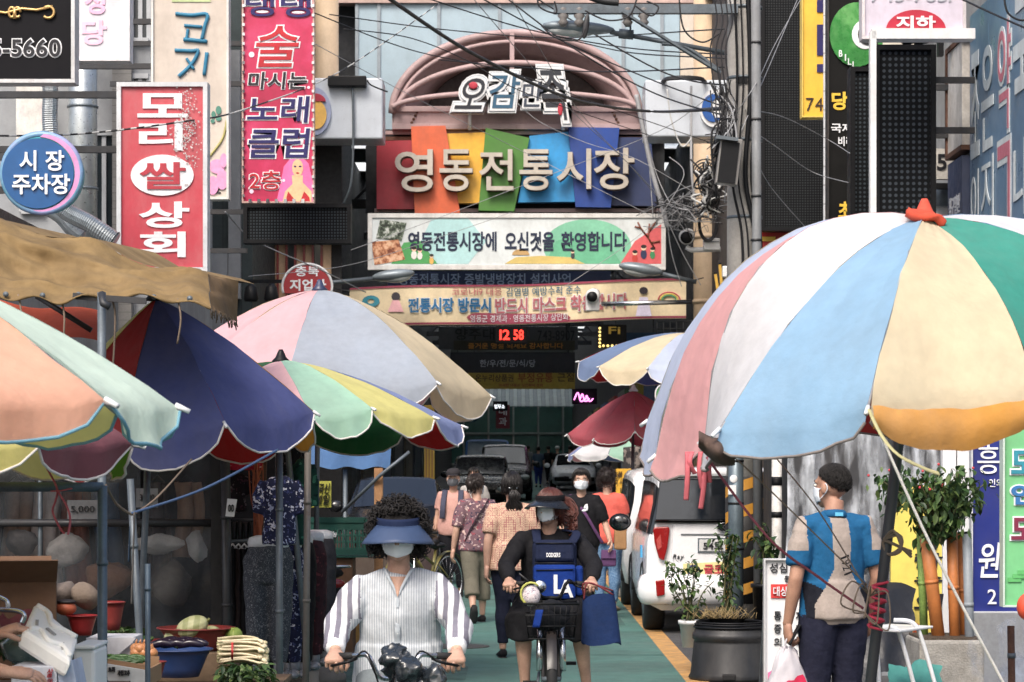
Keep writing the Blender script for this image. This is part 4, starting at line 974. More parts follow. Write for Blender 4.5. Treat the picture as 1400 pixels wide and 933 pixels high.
for k in range(34):
 pts = [P(968 + rr.gauss(0,9),285 - q * 13 + rr.gauss(0,8),42.8 + rr.gauss(0,.1)) for q in range(5)]
 b.tube(curve_pts(pts,5),rr.choice((.012,.018,.025)),4,m=rr.choice((0,2,2,2)))
b.build('cable_tangle',[wht,gry,blk],label='dark knot of black cables against the beige pillar beside the loudspeaker',cat='cable tangle',kind='stuff',loc=P(968,250,42.8))
b = MB()
for k in range(30):
 x0 = 985 + rr.gauss(0,6)
 pts = [P(x0 + rr.gauss(0,4),120 + rr.gauss(0,20),22.1 + rr.gauss(0,.05)),P(992 + rr.gauss(0,9),155 + rr.gauss(0,10),22.0),P(988 + rr.gauss(0,8),185 + rr.gauss(0,14),22.0),P(980 + rr.gauss(0,8),225 + rr.gauss(0,22),22.1)]
 b.tube(curve_pts(pts,5),rr.choice((.004,.006,.01)),4,m=rr.choice((1,2,2,2)))
b.build('cable_tangle',[wht,gry,blk],label='mass of black cables knotted on the concrete pole below the crescent emblem',cat='cable tangle',kind='stuff',loc=P(988,160,22))
t = thing('cable_coil','coil of black cable hanging in a loop on the beige pillar','cable coil',P(968,325,43.9))
part('loop',blk,t,lambda b: [b.tube([P(968 + (11 + k) * math.cos(a * math.pi / 12),306 + (22 + k) * math.sin(a * math.pi / 12),43.9 - .02 * k) for a in range(25)],.02,6,False) for k in range(3)])
t = thing('cable_coil','loose loops of thin black cable above the knotted cables','cable coil',P(965,250,43))
part('loop',blk,t,lambda b: [b.tube([P(965 + (17 - 2 * k) * math.cos(a * math.pi / 12),232 + k * 3 + (14 - k) * math.sin(a * math.pi / 12),43 - .03 * k) for a in range(25)],.013,6,False) for k in range(4)])
t = thing('cable_coil','flat coil of black cable lying on top of the right light box','cable coil',P(940,118,44.9))
part('loop',blk,t,lambda b: [b.tube([P(935 + (30 - k) * math.cos(a * math.pi / 12),112 - k + (4) * math.sin(a * math.pi / 12),44.9 + .3 * math.sin(a * math.pi / 12)) for a in range(25)],.025,6,False) for k in range(4)])
G4 = 'thin grey wires fanning from the tangle'
for lab,pts in zip(['wire dropping from the tangle to the white security camera','wire dropping right of the security camera to the pillar','wire leading up right from the tangle to the knot','wire leading right from the tangle to the loudspeaker','loose wire falling beside the navy panel into the tangle','wire falling along the right edge of the light box','kinked wire turning back above the tangle'],([(912,300,43.6),(918,345,43.8),(932,392,44)],[(914,305,43.6),(935,350,43.8),(958,390,44)],[(905,280,43.8),(925,262,43.5),(960,250,43)],[(905,282,43.8),(930,272,43.5),(990,235,42)],[(884,190,44),(900,245,44),(922,290,43.6)],[(880,130,44),(888,230,44),(893,300,44)],[(915,215,43.5),(935,240,43.4),(900,300,43.5)])):
 wire('hanging_wire',lab,pts,.008,gry,G4)
# clutter of loops around the crossarm
G5 = 'black cable loops around the crossarm'
for lab,pts in zip(['loop at the left tip of the crossarm','wide loop right of the street lamp head','small tight loop in the middle of the crossarm','loop lying over the street lamp head','long loop near the concrete pole end of the crossarm'],([(735,-8,22),(738,10,22),(760,18,22),(758,2,22)],[(800,15,22),(830,28,22),(860,22,22),(872,-6,22)],[(868,8,22),(890,22,22),(900,10,22),(884,2,22)],[(740,35,22),(760,52,22),(790,55,22),(800,40,22)],[(928,-6,22),(935,40,22),(960,58,22),(985,45,22)])):
 wire('cable_loop',lab,pts,.008,blk,G5)
wire('transformer_bushing','dark oval cable closure hanging at the top of the crossarm',[(806,-4,22),(825,2,22),(846,4,22)],.035,blk)
for k,x in enumerate((975,983,990,996)):
 wire('hanging_cable',['leftmost','second','third','rightmost'][k] + ' of four thin cables running down beside the pole top',[(x,-10,22),(x + 5,30,22),(x - 4,70,22),(x + 3,130,22)],.007,blk,'cables beside the pole top')
# ------------------------------------------------------------------ parasols
pipe_w = cloth('white_piping',C(214,210,206),trans=.1,bump=0)
ribm = mat('parasol_rib',C(150,150,152),rough=.4,metal=.5)
def shade(n,c,**k): return cloth('parasol_' + n,c,**{**dict(trans=.4,var=.09,vs=2.2,dirt=.3,dirtcol=C(140,136,132),bump=.55,bs=7),**k})
UMB = {}
PFN = []
def parasol(label,apex,tips,cols,bulge=.1,val=.14,base=None,cap=None,pr=.019,sag=.02,flare=.25,seed=1,rib_out=.05,group='market parasols over the stalls',pipe=True,wr=.011,vmin=.12,pm=None,pole_m=None,outb=None):
 r = random.Random(seed)
 A = P(*apex); T = [P(*t) for t in tips]; n = len(T)
 cen = sum(T,Vector()) / n; up = (A - cen).normalized()
 bp = base if base is not None else Vector((cen.x,cen.y,0))
 bp = Vector((bp.x,bp.y,gz(bp.y)))
 t = thing('parasol',label,'parasol',bp,group); PFN.clear(); oo = outb or [0] * n
 def rib(i,v):
  L = (T[i % n] - A)
  bu = bulge[i % n] if isinstance(bulge,(list,tuple)) else bulge
  h = L - up * L.dot(up)
  return A + L * v + (up * bu * (1.15 - .3 * v) + h.normalized() * oo[i % n]) * (L.length * 4 * v * (1 - v))
 for i in range(n):
  cname,m = cols[i % len(cols)]
  ph = r.uniform(0,6); fl = r.uniform(.2,1) * flare * r.choice((1,1,-.4))
  mid = (T[i] + T[(i + 1) % n]) / 2; outw = (mid - cen); outw = (outw - up * outw.dot(up)).normalized()
  wid = (T[i] - T[(i + 1) % n]).length
  def fn(u,v,i=i,fl=fl,ph=ph,outw=outw,wid=wid):
   if v <= .75:
    w = v / .75
    p = rib(i,w).lerp(rib(i + 1,w),u)
    p = p - up * (sag * wid * math.sin(math.pi * u) * w * 1.2)
   else:
    w = (v - .75) / .25
    p = T[i].lerp(T[(i + 1) % n],u) - up * (sag * wid * math.sin(math.pi * u) * 1.2)
    vl = val * (vmin + (1 - vmin) * max(math.sin(math.pi * u),0) ** .5)
    p = p - (up * .75 + Vector((0,0,.25))) * vl * w + outw * (vl * fl * w + .012 * w * math.sin(u * 14 + ph))
   k = wr * (.3 + v)
   return p + noise.noise_vector(Vector((p.x * 5 + ph,p.y * 5,p.z * 5))) * k + noise.noise_vector(Vector((u * 9 + ph,v * 3,ph))) * k * .7
  PFN.append(fn)
  pn = part('panel',m,t,lambda b: b.grid(fn,12,16))
  if pipe:
   part('piping',pm or pipe_w,pn,lambda b: b.tube([fn(k / 12,1) for k in range(13)],.006,5))
  part('rib',ribm,t,lambda b: b.tube([rib(i,.04 + .96 * k / 6) - up * .012 for k in range(7)] + [rib(i,1) + (T[i] - A).normalized() * rib_out],.006,5))
  part('rib_tip',white_p,t,lambda b: b.tube([rib(i,1),rib(i,1) + (T[i] - A).normalized() * rib_out],.009,6))
  part('strut',ribm,t,lambda b: b.tube([cen + up * .05,rib(i,.55) - up * .02],.005,5))
 part('pole',pole_m or steel,t,lambda b: b.tube([bp,A + up * .02],pr,10))
 part('hub',blackp,t,lambda b: b.lathe([(.02,-.05),(.035,-.04),(.035,.04),(.02,.05)],cen + up * .05,10))
 part('finial',cap or blackp,t,lambda b: b.lathe([(.055,-.015),(.06,0),(.035,.025),(.02,.06),(.012,.075)],A,12))
 part('base_block',mat('parasol_base',C(110,108,104),rough=.9,dirt=.3),t,lambda b: b.lathe([(.24,0),(.24,.06),(.2,.1),(.04,.12),(.04,.3)],bp,16))
 return t
def ring(cx,cy,d,R_px,squash,n,a0=0):   # tips on a level circle; nearer tips sit higher in view when above the eye
 out = []
 for k in range(n):
  a = a0 + 2 * math.pi * k / n
  Rm = R_px / F * d
  c = P(cx,cy,d); q = c + Vector((Rm * math.cos(a),-Rm * math.sin(a),0))
  out.append((700 + q.x / q.y * F,HOR - (q.z - EYE) / q.y * F,q.y))
 return out
mint = ('mint',shade('mint',C(224,244,228))); orange = ('orange',shade('orange',C(250,190,162))); cream = ('cream',shade('cream',C(230,214,180)))
navyc = ('navy',shade('navy',C(82,90,142),trans=.25)); redc = ('red',shade('red',C(172,46,44),trans=.35)); goldc = ('gold',shade('gold',C(206,152,60)))
maroon = ('maroon',shade('maroon',C(134,84,94),trans=.3)); greenc = ('green',shade('green',C(92,140,44))); yel = ('yellow',shade('yellow',C(230,222,140)))
pinkc = ('pink',shade('pink',C(236,188,196))); greyc = ('grey',shade('grey',C(164,174,188),trans=.3)); lav = ('lavender',shade('lavender',C(146,160,206)))
skyb = ('sky',shade('sky',C(150,190,222))); whit = ('white',shade('white',C(228,228,232))); pgreen = ('pale_green',shade('pale_green',C(168,212,190)))
tealc = ('teal',shade('teal',C(66,160,144))); salmon = ('salmon',shade('salmon',C(236,176,178))); peri = ('peri',shade('peri',C(198,210,236))); crim = ('crimson',shade('crimson',C(184,86,98),trans=.35))
dgreen = ('dgreen',shade('dgreen',C(44,100,60))); tan = ('tan',shade('tan',C(172,128,88))); bl2 = ('slate',shade('slate',C(120,144,184)))
bluepipe = cloth('blue_piping',C(110,160,180),trans=.1,bump=0)
parasol('nearest parasol, mint and orange panels with pale blue edging, cut by the left edge',(-225,330,7.4),ring(-230,552,7.4,465,1,10,-.14),[mint,orange,yel,mint,orange,yel,mint,orange,yel,mint],bulge=.055,val=.115,pm=bluepipe,seed=3,base=Vector((-2.1,7.4,0)),flare=.5)
parasol('maroon, brown and yellow parasol under the nearest mint and orange one',(-150,470,9.5),ring(-160,606,9.5,345,1,9,.03),[maroon,yel,tan,redc,maroon,greenc,tan,yel,greenc],bulge=.08,val=.13,seed=5,base=Vector((-2.5,9.4,0)),flare=.6)
parasol('navy parasol with red and gold inside under the brown awning',(214,408,13.4),[(428,562,13.5),(306,577,12.55),(168,610,12.5),(52,610,13.0),(55,585,13.9),(150,590,14.4),(275,598,14.4),(398,588,14.1)],
  [navyc,navyc,redc,yel,goldc,redc,redc,goldc],bulge=.05,val=.17,seed=8,base=Vector((-2.08,13.3,0)),vmin=.1)
parasol('large pink, grey and cream parasol behind the brown awning',(437,396,18),[(669,540,17.9),(597,522,17.0),(392,528,16.75),(262,520,17.2),(206,516,18),(280,520,19.0),(440,528,19.3),(590,535,18.9)],
  [cream,greyc,pinkc,pinkc,cream,greyc,pinkc,cream],bulge=.085,val=.2,seed=11,cap=paint('navy_cap',C(40,52,84)))
parasol('mint, yellow and lavender parasol with dark green and gold inside',(384,494,15.5),[(630,582,15.7),(592,570,15.0),(508,558,14.5),(428,572,14.35),(300,570,14.7),(175,570,15.5),(260,588,16.4),(410,592,16.6),(550,590,16.3)],
  [lav,yel,pgreen,pinkc,dgreen,cream,goldc,dgreen,redc],bulge=.075,val=.15,seed=14)
parasol('cream and pale blue parasol far up the right side',(944,456,29),[(792,494,29.2),(820,501,28.2),(886,503,27.7),(962,504,27.6),(1040,500,28.1),(1095,494,29),(1030,500,30.1),(940,504,30.4),(850,502,30.1)],
  [bl2,cream,peri,cream,peri,bl2,goldc,navyc,redc],bulge=.08,val=.2,seed=17)
parasol('plain crimson parasol by the parked white cars',(866,534,30),[(776,594,30),(812,600,29.2),(868,590,28.95),(912,592,29.3),(950,594,30),(915,598,30.8),(860,600,31),(808,600,30.7)],[crim],bulge=.05,val=.1,seed=19,cap=white_p)
parasol('small parasol of red, mint and blue panels tucked under the crimson one',(850,588,36),ring(852,622,36,78,1,8,.3),[salmon,pgreen,whit,lav,salmon,bl2,pgreen,whit],bulge=.08,val=.09,seed=21)
# the big one on the right: ribs set one by one, the left side caught by the wind
parasol('big wind blown parasol with white, blue, cream and teal panels on the right',(1264,297,9.9),
  [(886,575,10.9),(897,622,10.3),(966,596,9.9),(984,586,9.25),(1187,556,8.85),(1420,545,9.0),(1600,560,9.6),(1640,520,10.4),(1440,540,11.0),(1130,560,11.3)],
  [peri,salmon,whit,skyb,cream,tealc,whit,skyb,redc,cream],bulge=[.14,.15,.19,.1,.1,.06,.15,.15,.15,.15],outb=[.14,.165,.21,.04,.1,.08,.1,.1,.1,.1],pm=cloth('grey_frayed_trim',C(120,112,108),trans=0),val=.13,seed=24,cap=mat('red_rag',C(196,72,50),rough=.9),base=Vector((1.36,9.75,0)),pr=.023,pole_m=mat('dark_pole',C(52,54,58),rough=.5),sag=.035,flare=.15,vmin=.45,wr=.014)
gf = PFN[4]; UB = [o for o in COL.objects if o.name.startswith('parasol') and o.parent is None][-1]
part('turned_hem',shade('hem_backlit',C(206,148,66),trans=.2),UB,lambda b: b.grid(lambda u,v: gf(u,.745) + Vector((0,-.035 - .02 * math.sin(v * 3.1),-.005 - (.04 + .115 * math.sin(math.pi * min(max(u,.04),.97)) ** .45) * v)),24,6),label='turned up hem of the cream panel, coloured gold as if backlit')  # gold colour paints the light coming through the cream cloth
t = thing('cloth_rag','orange red rag tied round the top of the big parasol','rag',P(1263,296,9.8))
part('cloth',cloth('rag_cloth',C(200,78,56),trans=.1),t,lambda b: (b.ell(P(1262,295,9.85),(.075,.06,.022),Matrix.Rotation(.25,3,'Y')),b.tube(curve_pts([P(1240,290,9.8),P(1256,298,9.78),P(1275,296,9.78),P(1290,306,9.8)]),.018,8),b.jitter(.012,22)))
# rope ties on it
pinkrib = cloth('pink_ribbon',C(214,110,120),trans=.2); ropew = mat('white_rope',C(214,212,206),rough=.9,bump=.5,bs=300); roped = mat('red_rope',C(140,70,84),rough=.9,bump=.5,bs=300); ropet = mat('tan_rope',C(120,104,90),rough=.9)
def rope(label,pts,r,m,name='rope',flat=None,cat='rope',group=None):
 cp = curve_pts([P(*p) for p in pts],8); b = MB(); b.tube(cp,[(r,flat)] * len(cp) if flat else r,6)
 return b.build(name,m,label=label,cat=cat,loc=cp[-1],group=group)
rope('white guy rope slanting from the big parasol rim down to the right corner',[(1190,562,8.85),(1272,744,8.9),(1375,940,9.0),(1400,985,9.0)],.0055,ropew)
rope('yellow ribbon fluttering from the rim of the big parasol',[(1188,560,8.8),(1205,595,8.75),(1228,622,8.7),(1262,640,8.75),(1284,648,8.8)],.010,cloth('yellow_ribbon',C(206,200,150)),'ribbon',.003,'ribbon')
rope('red guy rope running from the pink panel down to the leaning post',[(966,625,9.6),(1050,735,9.6),(1120,790,9.7),(1180,832,9.75)],.006,roped)
for pts in ([(975,600,9.4),(1050,668,9.6),(1185,800,9.75)],[(1060,625,10.2),(1120,700,10),(1188,812,9.75)]):
 rope(('longer' if pts[0][0] < 1000 else 'shorter') + ' thin tan cord tied from the big parasol rim to its leaning pole',pts,.003,ropet,'cord',group='thin cords tying the big parasol')
for k,(x0,l) in enumerate(((946,30),(958,50),(970,42),(940,66),(962,78))):
 rope('pink rag strip hanging from the salmon panel of the big parasol',[(x0,618,9.9),(x0 - 3 + k,618 + l * .5,9.88),(x0 + 4 - 2 * k,618 + l,9.9)],.011,pinkrib,'ribbon',.003,'ribbon','pink rag strips on the big parasol')
t = thing('folded_flap','brown folded cloth flap tied at the left rim of the big parasol','flap',P(985,625,9.2))
part('cloth',cloth('brown_flap_cloth',C(104,86,78)),t,lambda b: (b.grid(lambda u,v: P(955 + 50 * u,590 + 10 * math.sin(u * 3) + v * (20 + 24 * u),9.35 - .1 * math.sin(v * 3) + .05 * math.sin(u * 9)),10,8)),solid=.004)
t = thing('rope_knot','red plastic ribbon and rope bound round the leaning parasol pole','rope',P(1188,830,9.7))
part('binding',mat('red_binding',C(190,48,74),rough=.6),t,lambda b: b.tube([P(1204 - k * .22,796 + k * 1.9,9.74) + Vector((.03 * math.cos(k * .9),.03 * math.sin(k * .9),0)) for k in range(36)],[.005,.009,.005,.009,.006,.008,.004],8))
part('loop',ropet,t,lambda b: [b.tube(curve_pts([P(1190,815,9.68),P(1165 + k * 12,795 + k * 4,9.6),P(1150 + k * 16,826 + k * 9,9.6),P(1182,838,9.68)]),.0035,5) for k in range(5)])
t = thing('rope_knot','loose tan rope knot hanging right of the leaning parasol pole','rope',P(1220,745,9.8))
part('loop',ropet,t,lambda b: [b.tube(curve_pts([P(1208,738,9.8),P(1222 + 4 * k,726 + k * 3,9.75),P(1232,752 - k * 2,9.75),P(1214,758,9.8),P(1208,740,9.8),P(1230,748,9.78),P(1246,762 - k * 4,9.8)]),.006,5) for k in range(3)])
# ------------------------------------------------------------------ left stalls
khaki = cloth('khaki_tarpaulin',C(132,110,74),trans=.05,var=.12,vs=2,bump=.6,bs=9,dirt=.8,dirtcol=C(84,66,44))
t = thing('tarp_awning','worn brown tarpaulin awning on a pole above the navy parasol','awning',(P(140,0,11.6).x,11.6,0))
def tp(u,v):
 x = -160 + 446 * u
 ytop = 300 + .245 * max(x,-200) if x > 0 else 300 + .24 * x
 ybot = 406 + 8 * math.sin(x * .02) + (14 * max((x - 190) / 95,0)) + (4 * math.sin(x * .09))
 p = P(x,ytop + (ybot - ytop) * v,12.7 - 1.0 * v)
 n0 = noise.noise(Vector((x * .006,v * 2,3)))
 w = n0 * .13 + (.5 - abs(math.sin(v * 7 + x * .006 + 2.5 * n0))) * .11 * math.sin(v * 3.0) + noise.noise(Vector((x * .02,v * 9,7))) * .05 + noise.noise(Vector((x * .09,v * 14,1))) * .008
 return p + Vector((0,-w,w * .35 - .05 * math.sin(x * .024) ** 2 * (1 - v)))
part('sheet',khaki,t,lambda b: (b.grid(tp,90,40),b.grid(lambda u,v: tp(u,0) + Vector((0,2.2 * v,.12 * v)),20,2)))
def sf(u,v):
 p = tp(1,v); q = P(325,384 + (440 - 384) * v,12.9)
 r = p.lerp(q,u); return r + Vector((0,.03 * math.sin(u * 8 + v * 3),.012 * math.sin(u * 40) * (v > .95)))
part('side_flap',cloth('frayed_tarpaulin',C(112,90,62),trans=.1,dirt=.7,bump=.6,bs=12),t,lambda b: b.grid(sf,14,12))
part('hem_fold',khaki,t,lambda b: b.tube([tp(k / 60,1) for k in range(61)],[.006 + .003 * math.sin(k) for k in range(61)],6))
part('fringe',mat('frayed_thread',C(84,70,52)),t,lambda b: [b.tube([sf(u,1),sf(u,1) + Vector((random.uniform(-.01,.01),0,-random.uniform(.01,.05)))],.003,3) for u in [k / 40 for k in range(41)]],kind='stuff')
part('pole',steel,t,lambda b: b.tube([(P(140,0,11.6).x,11.6,0),P(139,400,11.6)],.021,10))
part('clamp',dsteel,t,lambda b: (b.tube([P(139,402,11.55),P(141,415,11.5),P(150,420,11.5)],.018,8),b.beam(P(100,405,11.7),P(200,412,11.7),.03,.03)))
part('eyelet',steel,t,lambda b: [b.tube([tp(u,.955) + Vector((0,-.02,0)),tp(u,.955) + Vector((0,-.03,0))],.014,8) for u in [k / 9 + .05 for k in range(9)]],kind='stuff')
part('cord',ropet,t,lambda b: [b.tube(curve_pts([tp(u,.95),tp(u,.95) + Vector((.02,-.03,-.1)),tp(u,.95) + Vector((.0,-.01,-.22 - .1 * (k % 3)))],4),.005,5) for k,u in enumerate((.42,.55,.7,.9))])
t = thing('orange_tarp','orange tarpaulin edge showing under the brown awning','tarpaulin',P(70,445,14.6))
part('sheet',cloth('orange_tarp_cloth',C(222,100,66)),t,lambda b: b.grid(lambda u,v: P(-60 + 200 * u,405 + 45 * u * .5 + 42 * v,15.2 - .9 * v) + Vector((0,0,.02 * math.sin(u * 9))),14,6))
part('rod',dsteel,t,lambda b: b.tube([P(50,405,14.2),P(125,452,14.2)],.018,6))
t = thing('blue_canopy','faded blue tarpaulin canopy on wooden posts behind the mint parasol','canopy',(P(480,0,20.5).x,20.5,0))
bluetarp = cloth('blue_tarpaulin',C(92,132,184),trans=.2,dirt=.2)
def cn(u,v):
 x = 405 + 130 * u
 if v < .5: return P(x + 3 * (1 - u),582 + 10 * (u < .9) + (v / .5) * 24,21.8 - 1.3 * (v / .5)) + Vector((0,0,.02 * math.sin(u * 12)))
 w = (v - .5) / .5
 return P(x - 2 * w,606 + 34 * w + 2 * math.sin(u * 20),20.5 + .02 * math.sin(u * 14) * w)
part('sheet',bluetarp,t,lambda b: (b.grid(cn,26,12),b.grid(lambda u,v: cn(1,.5 * u).lerp(P(533 - 10 * u,640,20.6 + .8 * (1 - u)),v),5,4)))
part('post',mat('raw_timber',C(158,116,78),rough=.85,var=.25,vs=8,stretch='z'),t,lambda b: b.span(P(513,1000,20.5) * Vector((1,1,0)) if False else (P(512,0,20.5).x,20.45,0),P(524,640,20.55)))
part('pole',steel,t,lambda b: (b.tube([(P(472,0,20.6).x,20.6,0),P(472,642,20.6)],.02,8),b.tube([P(468,700,20.6),P(520,650,20.4),P(560,618,20.4)],.016,8)))
vinyl = mat('clear_vinyl',C(84,90,96),rough=.1,var=.2,vs=1.3,alpha=.3,spec=.7,bump=.35,bs=3.5)
def cloudy(mt,sc,vals,st=(1,1,1)):
 vt = mt.node_tree; vz = vt.nodes.new('ShaderNodeTexNoise'); vz.inputs['Scale'].default_value = sc; vz.inputs['Detail'].default_value = 7; vr = vt.nodes.new('ShaderNodeMapRange'); mp = vt.nodes.new('ShaderNodeMapping'); mp.inputs['Scale'].default_value = st
 for k_,v_ in zip((1,2,3,4),vals): vr.inputs[k_].default_value = v_
 vc = vt.nodes.new('ShaderNodeTexCoord'); L = vt.links.new; L(vc.outputs['Object'],mp.inputs['Vector']); L(mp.outputs[0],vz.inputs['Vector']); L(vz.outputs['Fac'],vr.inputs[0]); L(vr.outputs[0],vt.nodes['Principled BSDF'].inputs['Alpha'])
cloudy(vinyl,2.2,(.42,.7,.12,.6))  # patchy opacity put in for pale reflections on the vinyl
blackwood = mat('black_post',C(20,20,22),rough=.7)
t = thing('vinyl_booth','market booth closed with cloudy clear vinyl sheets on a dark frame','booth',(-2.5,15.2,0))
bx0,bx1 = P(-90,0,15.2).x,P(308,0,15.2).x
for k in range(2):
 z0,z1 = (0.15,P(0,719,15.2).z) if k == 0 else (P(0,711,15.2).z,2.1)
 for j,(a,c) in enumerate(((bx0,P(55,0,15.2).x),(P(57,0,15.2).x,P(192,0,15.2).x),(P(196,0,15.2).x,P(292,0,15.2).x))):
  part('vinyl_sheet',vinyl,t,lambda b: b.grid(lambda u,v: Vector((a + (c - a) * u,15.2 + .018 * noise.noise(Vector((u * 3 + j * 5,v * 3,k))) ,z0 + (z1 - z0) * v)),10,10))
part('rail',dsteel,t,lambda b: (b.tube([(bx0,15.16,P(0,715,15.2).z),(bx1,15.16,P(0,715,15.2).z)],.024,8),b.tube([(bx0,15.16,2.12),(bx1,15.16,2.12)],.024,8)))
part('post',blackwood,t,lambda b: (b.span((P(291,0,15.2).x,15.1,0),(P(306,0,15.2).x,15.22,2.15))))
part('roof_film',mat('roof_film',C(120,124,126),trans=.6,transcol=(.3,.31,.32,1)),t,lambda b: b.span((bx0,15.2,2.16),(bx1,18.5,2.17)))  # unseen roof made translucent so light reaches the goods inside
part('post',steel,t,lambda b: (b.tube([(P(56,0,15.2).x,15.18,0),(P(56,0,15.2).x,15.18,2.1)],.016,8)))
part('back_wall',mat('booth_dark_wall',C(44,44,48),rough=.9,var=.25),t,lambda b: (b.span((bx0,18.4,0),(bx1 + .0,18.5,2.3)),b.span((bx0 - .1,15.2,0),(bx0,18.5,2.2))))
for x0,y0,w,h,s in ((92,684,42,26,'5,000'),(186,668,30,26,'3,000')):
 c = thing('price_card',('larger' if x0 < 100 else 'smaller') + ' white price card reading %s behind the cloudy vinyl' % s,'price card',P(x0,y0 + h,15.5))
 part('card',mat('grey_card',C(150,152,156),dirt=.3),c,lambda b: b.span(P(x0,y0 + h,15.5),P(x0 + w,y0,15.51)))
 part('lettering',black_l,c,lambda b: b.text(s,P(x0 + 5,0,15.49).x,P(0,y0 + h - 8,15.49).z,P(x0 + w - 5,0,15.49).x,P(0,y0 + 8,15.49).z,15.492,bold=.0))
 part('string',dsteel,c,lambda b: b.tube([P(x0 + w / 2,y0,15.5),P(x0 + w / 2,560,15.5)],.003,4))
rs = random.Random(5)
gcol = [C(60,50,54),C(150,122,104),C(206,196,194),C(120,72,60),C(70,90,116)]
for k,x in enumerate((-20,22,64,108,150,215,255)):
 g = thing('hanging_bag',['grey brown bag','dark blouse','pale sack','brown bundle','slate jacket','black apron','dull red shirt'][k] + ' hanging dimly behind the cloudy vinyl','garment',P(x,800,16.6),'goods behind the vinyl')
 yb = 760 + rs.random() * 60
 part('cloth',wear('booth_goods_%d' % k,gcol[k % 5]),g,lambda b: (b.grid(lambda u,v: P(x - 16 + 32 * u + 4 * math.sin(v * 5 + k),660 + (yb - 660) * v,16.6 + .06 * math.sin(u * 12 + k) - .05 * math.sin(u * 3.14)),14,6)),solid=.03)
 part('hanger',dsteel,g,lambda b: b.tube([P(x - 12,662,16.6),P(x,650,16.6),P(x + 12,662,16.6)],.006,5))
for k,(x,y,d,rx,rz_,cl,lab) in enumerate(((215,742,16.0,.2,.05,C(206,206,208),'flat white parcel'),(88,752,16,.13,.11,C(170,168,168),'rumpled pale sack'),(30,742,16.2,.12,.1,C(120,118,120),'grey sack'),(272,748,16,.06,.09,C(196,198,200),'small white bag'),(150,790,15.9,.16,.12,C(112,84,70),'brown bundle'),(235,800,16,.14,.16,C(70,66,68),'dark bundle'))):
 b = MB(); b.ell(P(x,y,d),(rx,.1,rz_),None,18,12); b.jitter(.05,7); b.jitter(.015,26)
 b.build('goods_bag',wear('goods_%d' % k,cl,bump=.6),label=lab + ' piled behind the cloudy vinyl',cat='bag',group='goods behind the vinyl',loc=P(x,y,d))
def pole(label,x0,y0,x1,y1,d,r,m=steel,group=None,extra=None):
 a,c = P(x0,y0,d),P(x1,y1,d)
 z = gz(d); k = (z - a.z) / (c.z - a.z) if abs(c.z - a.z) > 1e-3 else 0
 a = a + (c - a) * k
 t = thing('metal_pole',label,'pole',a)
 part('pole',m,t,lambda b: b.tube([a,c],r,12))
 part('joint',m,t,lambda b: [b.tube([a.lerp(c,q),a.lerp(c,q + .012)],r * 1.18,12) for q in ((.45,.78) if extra is None else extra)])
 return t
bsteel = mat('blue_galvanised',C(80,98,112),rough=.5,metal=.35,var=.15,vs=14,dirt=.2)
pole('thick blue grey steel pole at the corner of the stall frame by the pink ribbon',140,933,140,664,10.2,.021,bsteel)
part('cross_rail',bsteel,pole('second stall frame pole cut by the left edge with a cross rail',-40,933,-40,664,10.2,.021,bsteel),lambda b: b.tube([P(-40,666,10.2),P(141,666,10.2)],.021,10))
pole('leaning grey pole wrapped with rope under the navy parasol',192,890,178,655,11.9,.018)
pole('short free standing grey pipe in front of the vegetable basins',202,933,202,771,10.6,.012,bsteel,extra=(.9,))
pole('dark steel pole left of the hanging trousers',311,860,308,630,15.0,.03,dsteel)
pole('grey steel pole in front of the grey patterned trousers',382,933,382,606,13.6,.02)
pole('rusty steel pole under the gold corner of the navy parasol',418,933,421,600,14.4,.02,mat('worn_pole',C(112,108,104),rough=.6,metal=.3,dirt=.6,rust=.5))
rope('blue rope stretched from the leaning pole up to the navy parasol',[(180,702,11.8),(280,668,12.2),(380,615,12.6)],.007,mat('blue_rope',C(60,84,120),rough=.9))
rope('tan rope stretched from the leaning pole up under the navy parasol',[(182,704,11.8),(215,680,12.0),(262,628,12.4)],.005,ropet)
rope('tan rope running from the corner pole to the leaning pole',[(145,664,10.3),(160,690,11),(180,704,11.8)],.006,ropet)
rope('grey cloth strap hanging down beside the leaning pole',[(184,700,11.8),(182,760,11.8),(180,826,11.8)],.016,cloth('strap_grey',C(120,116,112)),'strap',.004,'strap')
rope('blue cloth strap hanging behind the leaning pole',[(178,720,11.9),(176,768,11.9)],.014,cloth('strap_blue',C(64,84,106)),'strap',.004,'strap')
t = thing('ribbon','long pink plastic ribbon tied in a loop on the stall rail','ribbon',P(80,730,9.6))
part('tail',pinkrib,t,lambda b: [b.tube(curve_pts([P(*p,9.6) for p in pl]),[(.02,.003)] * ((len(pl) - 1) * 8 + 1),6) for pl in ([(64,640),(78,668),(76,685),(72,700),(82,722),(88,730)],[(78,670),(92,694),(96,712),(93,731)],[(70,672),(84,671),(98,668)])])
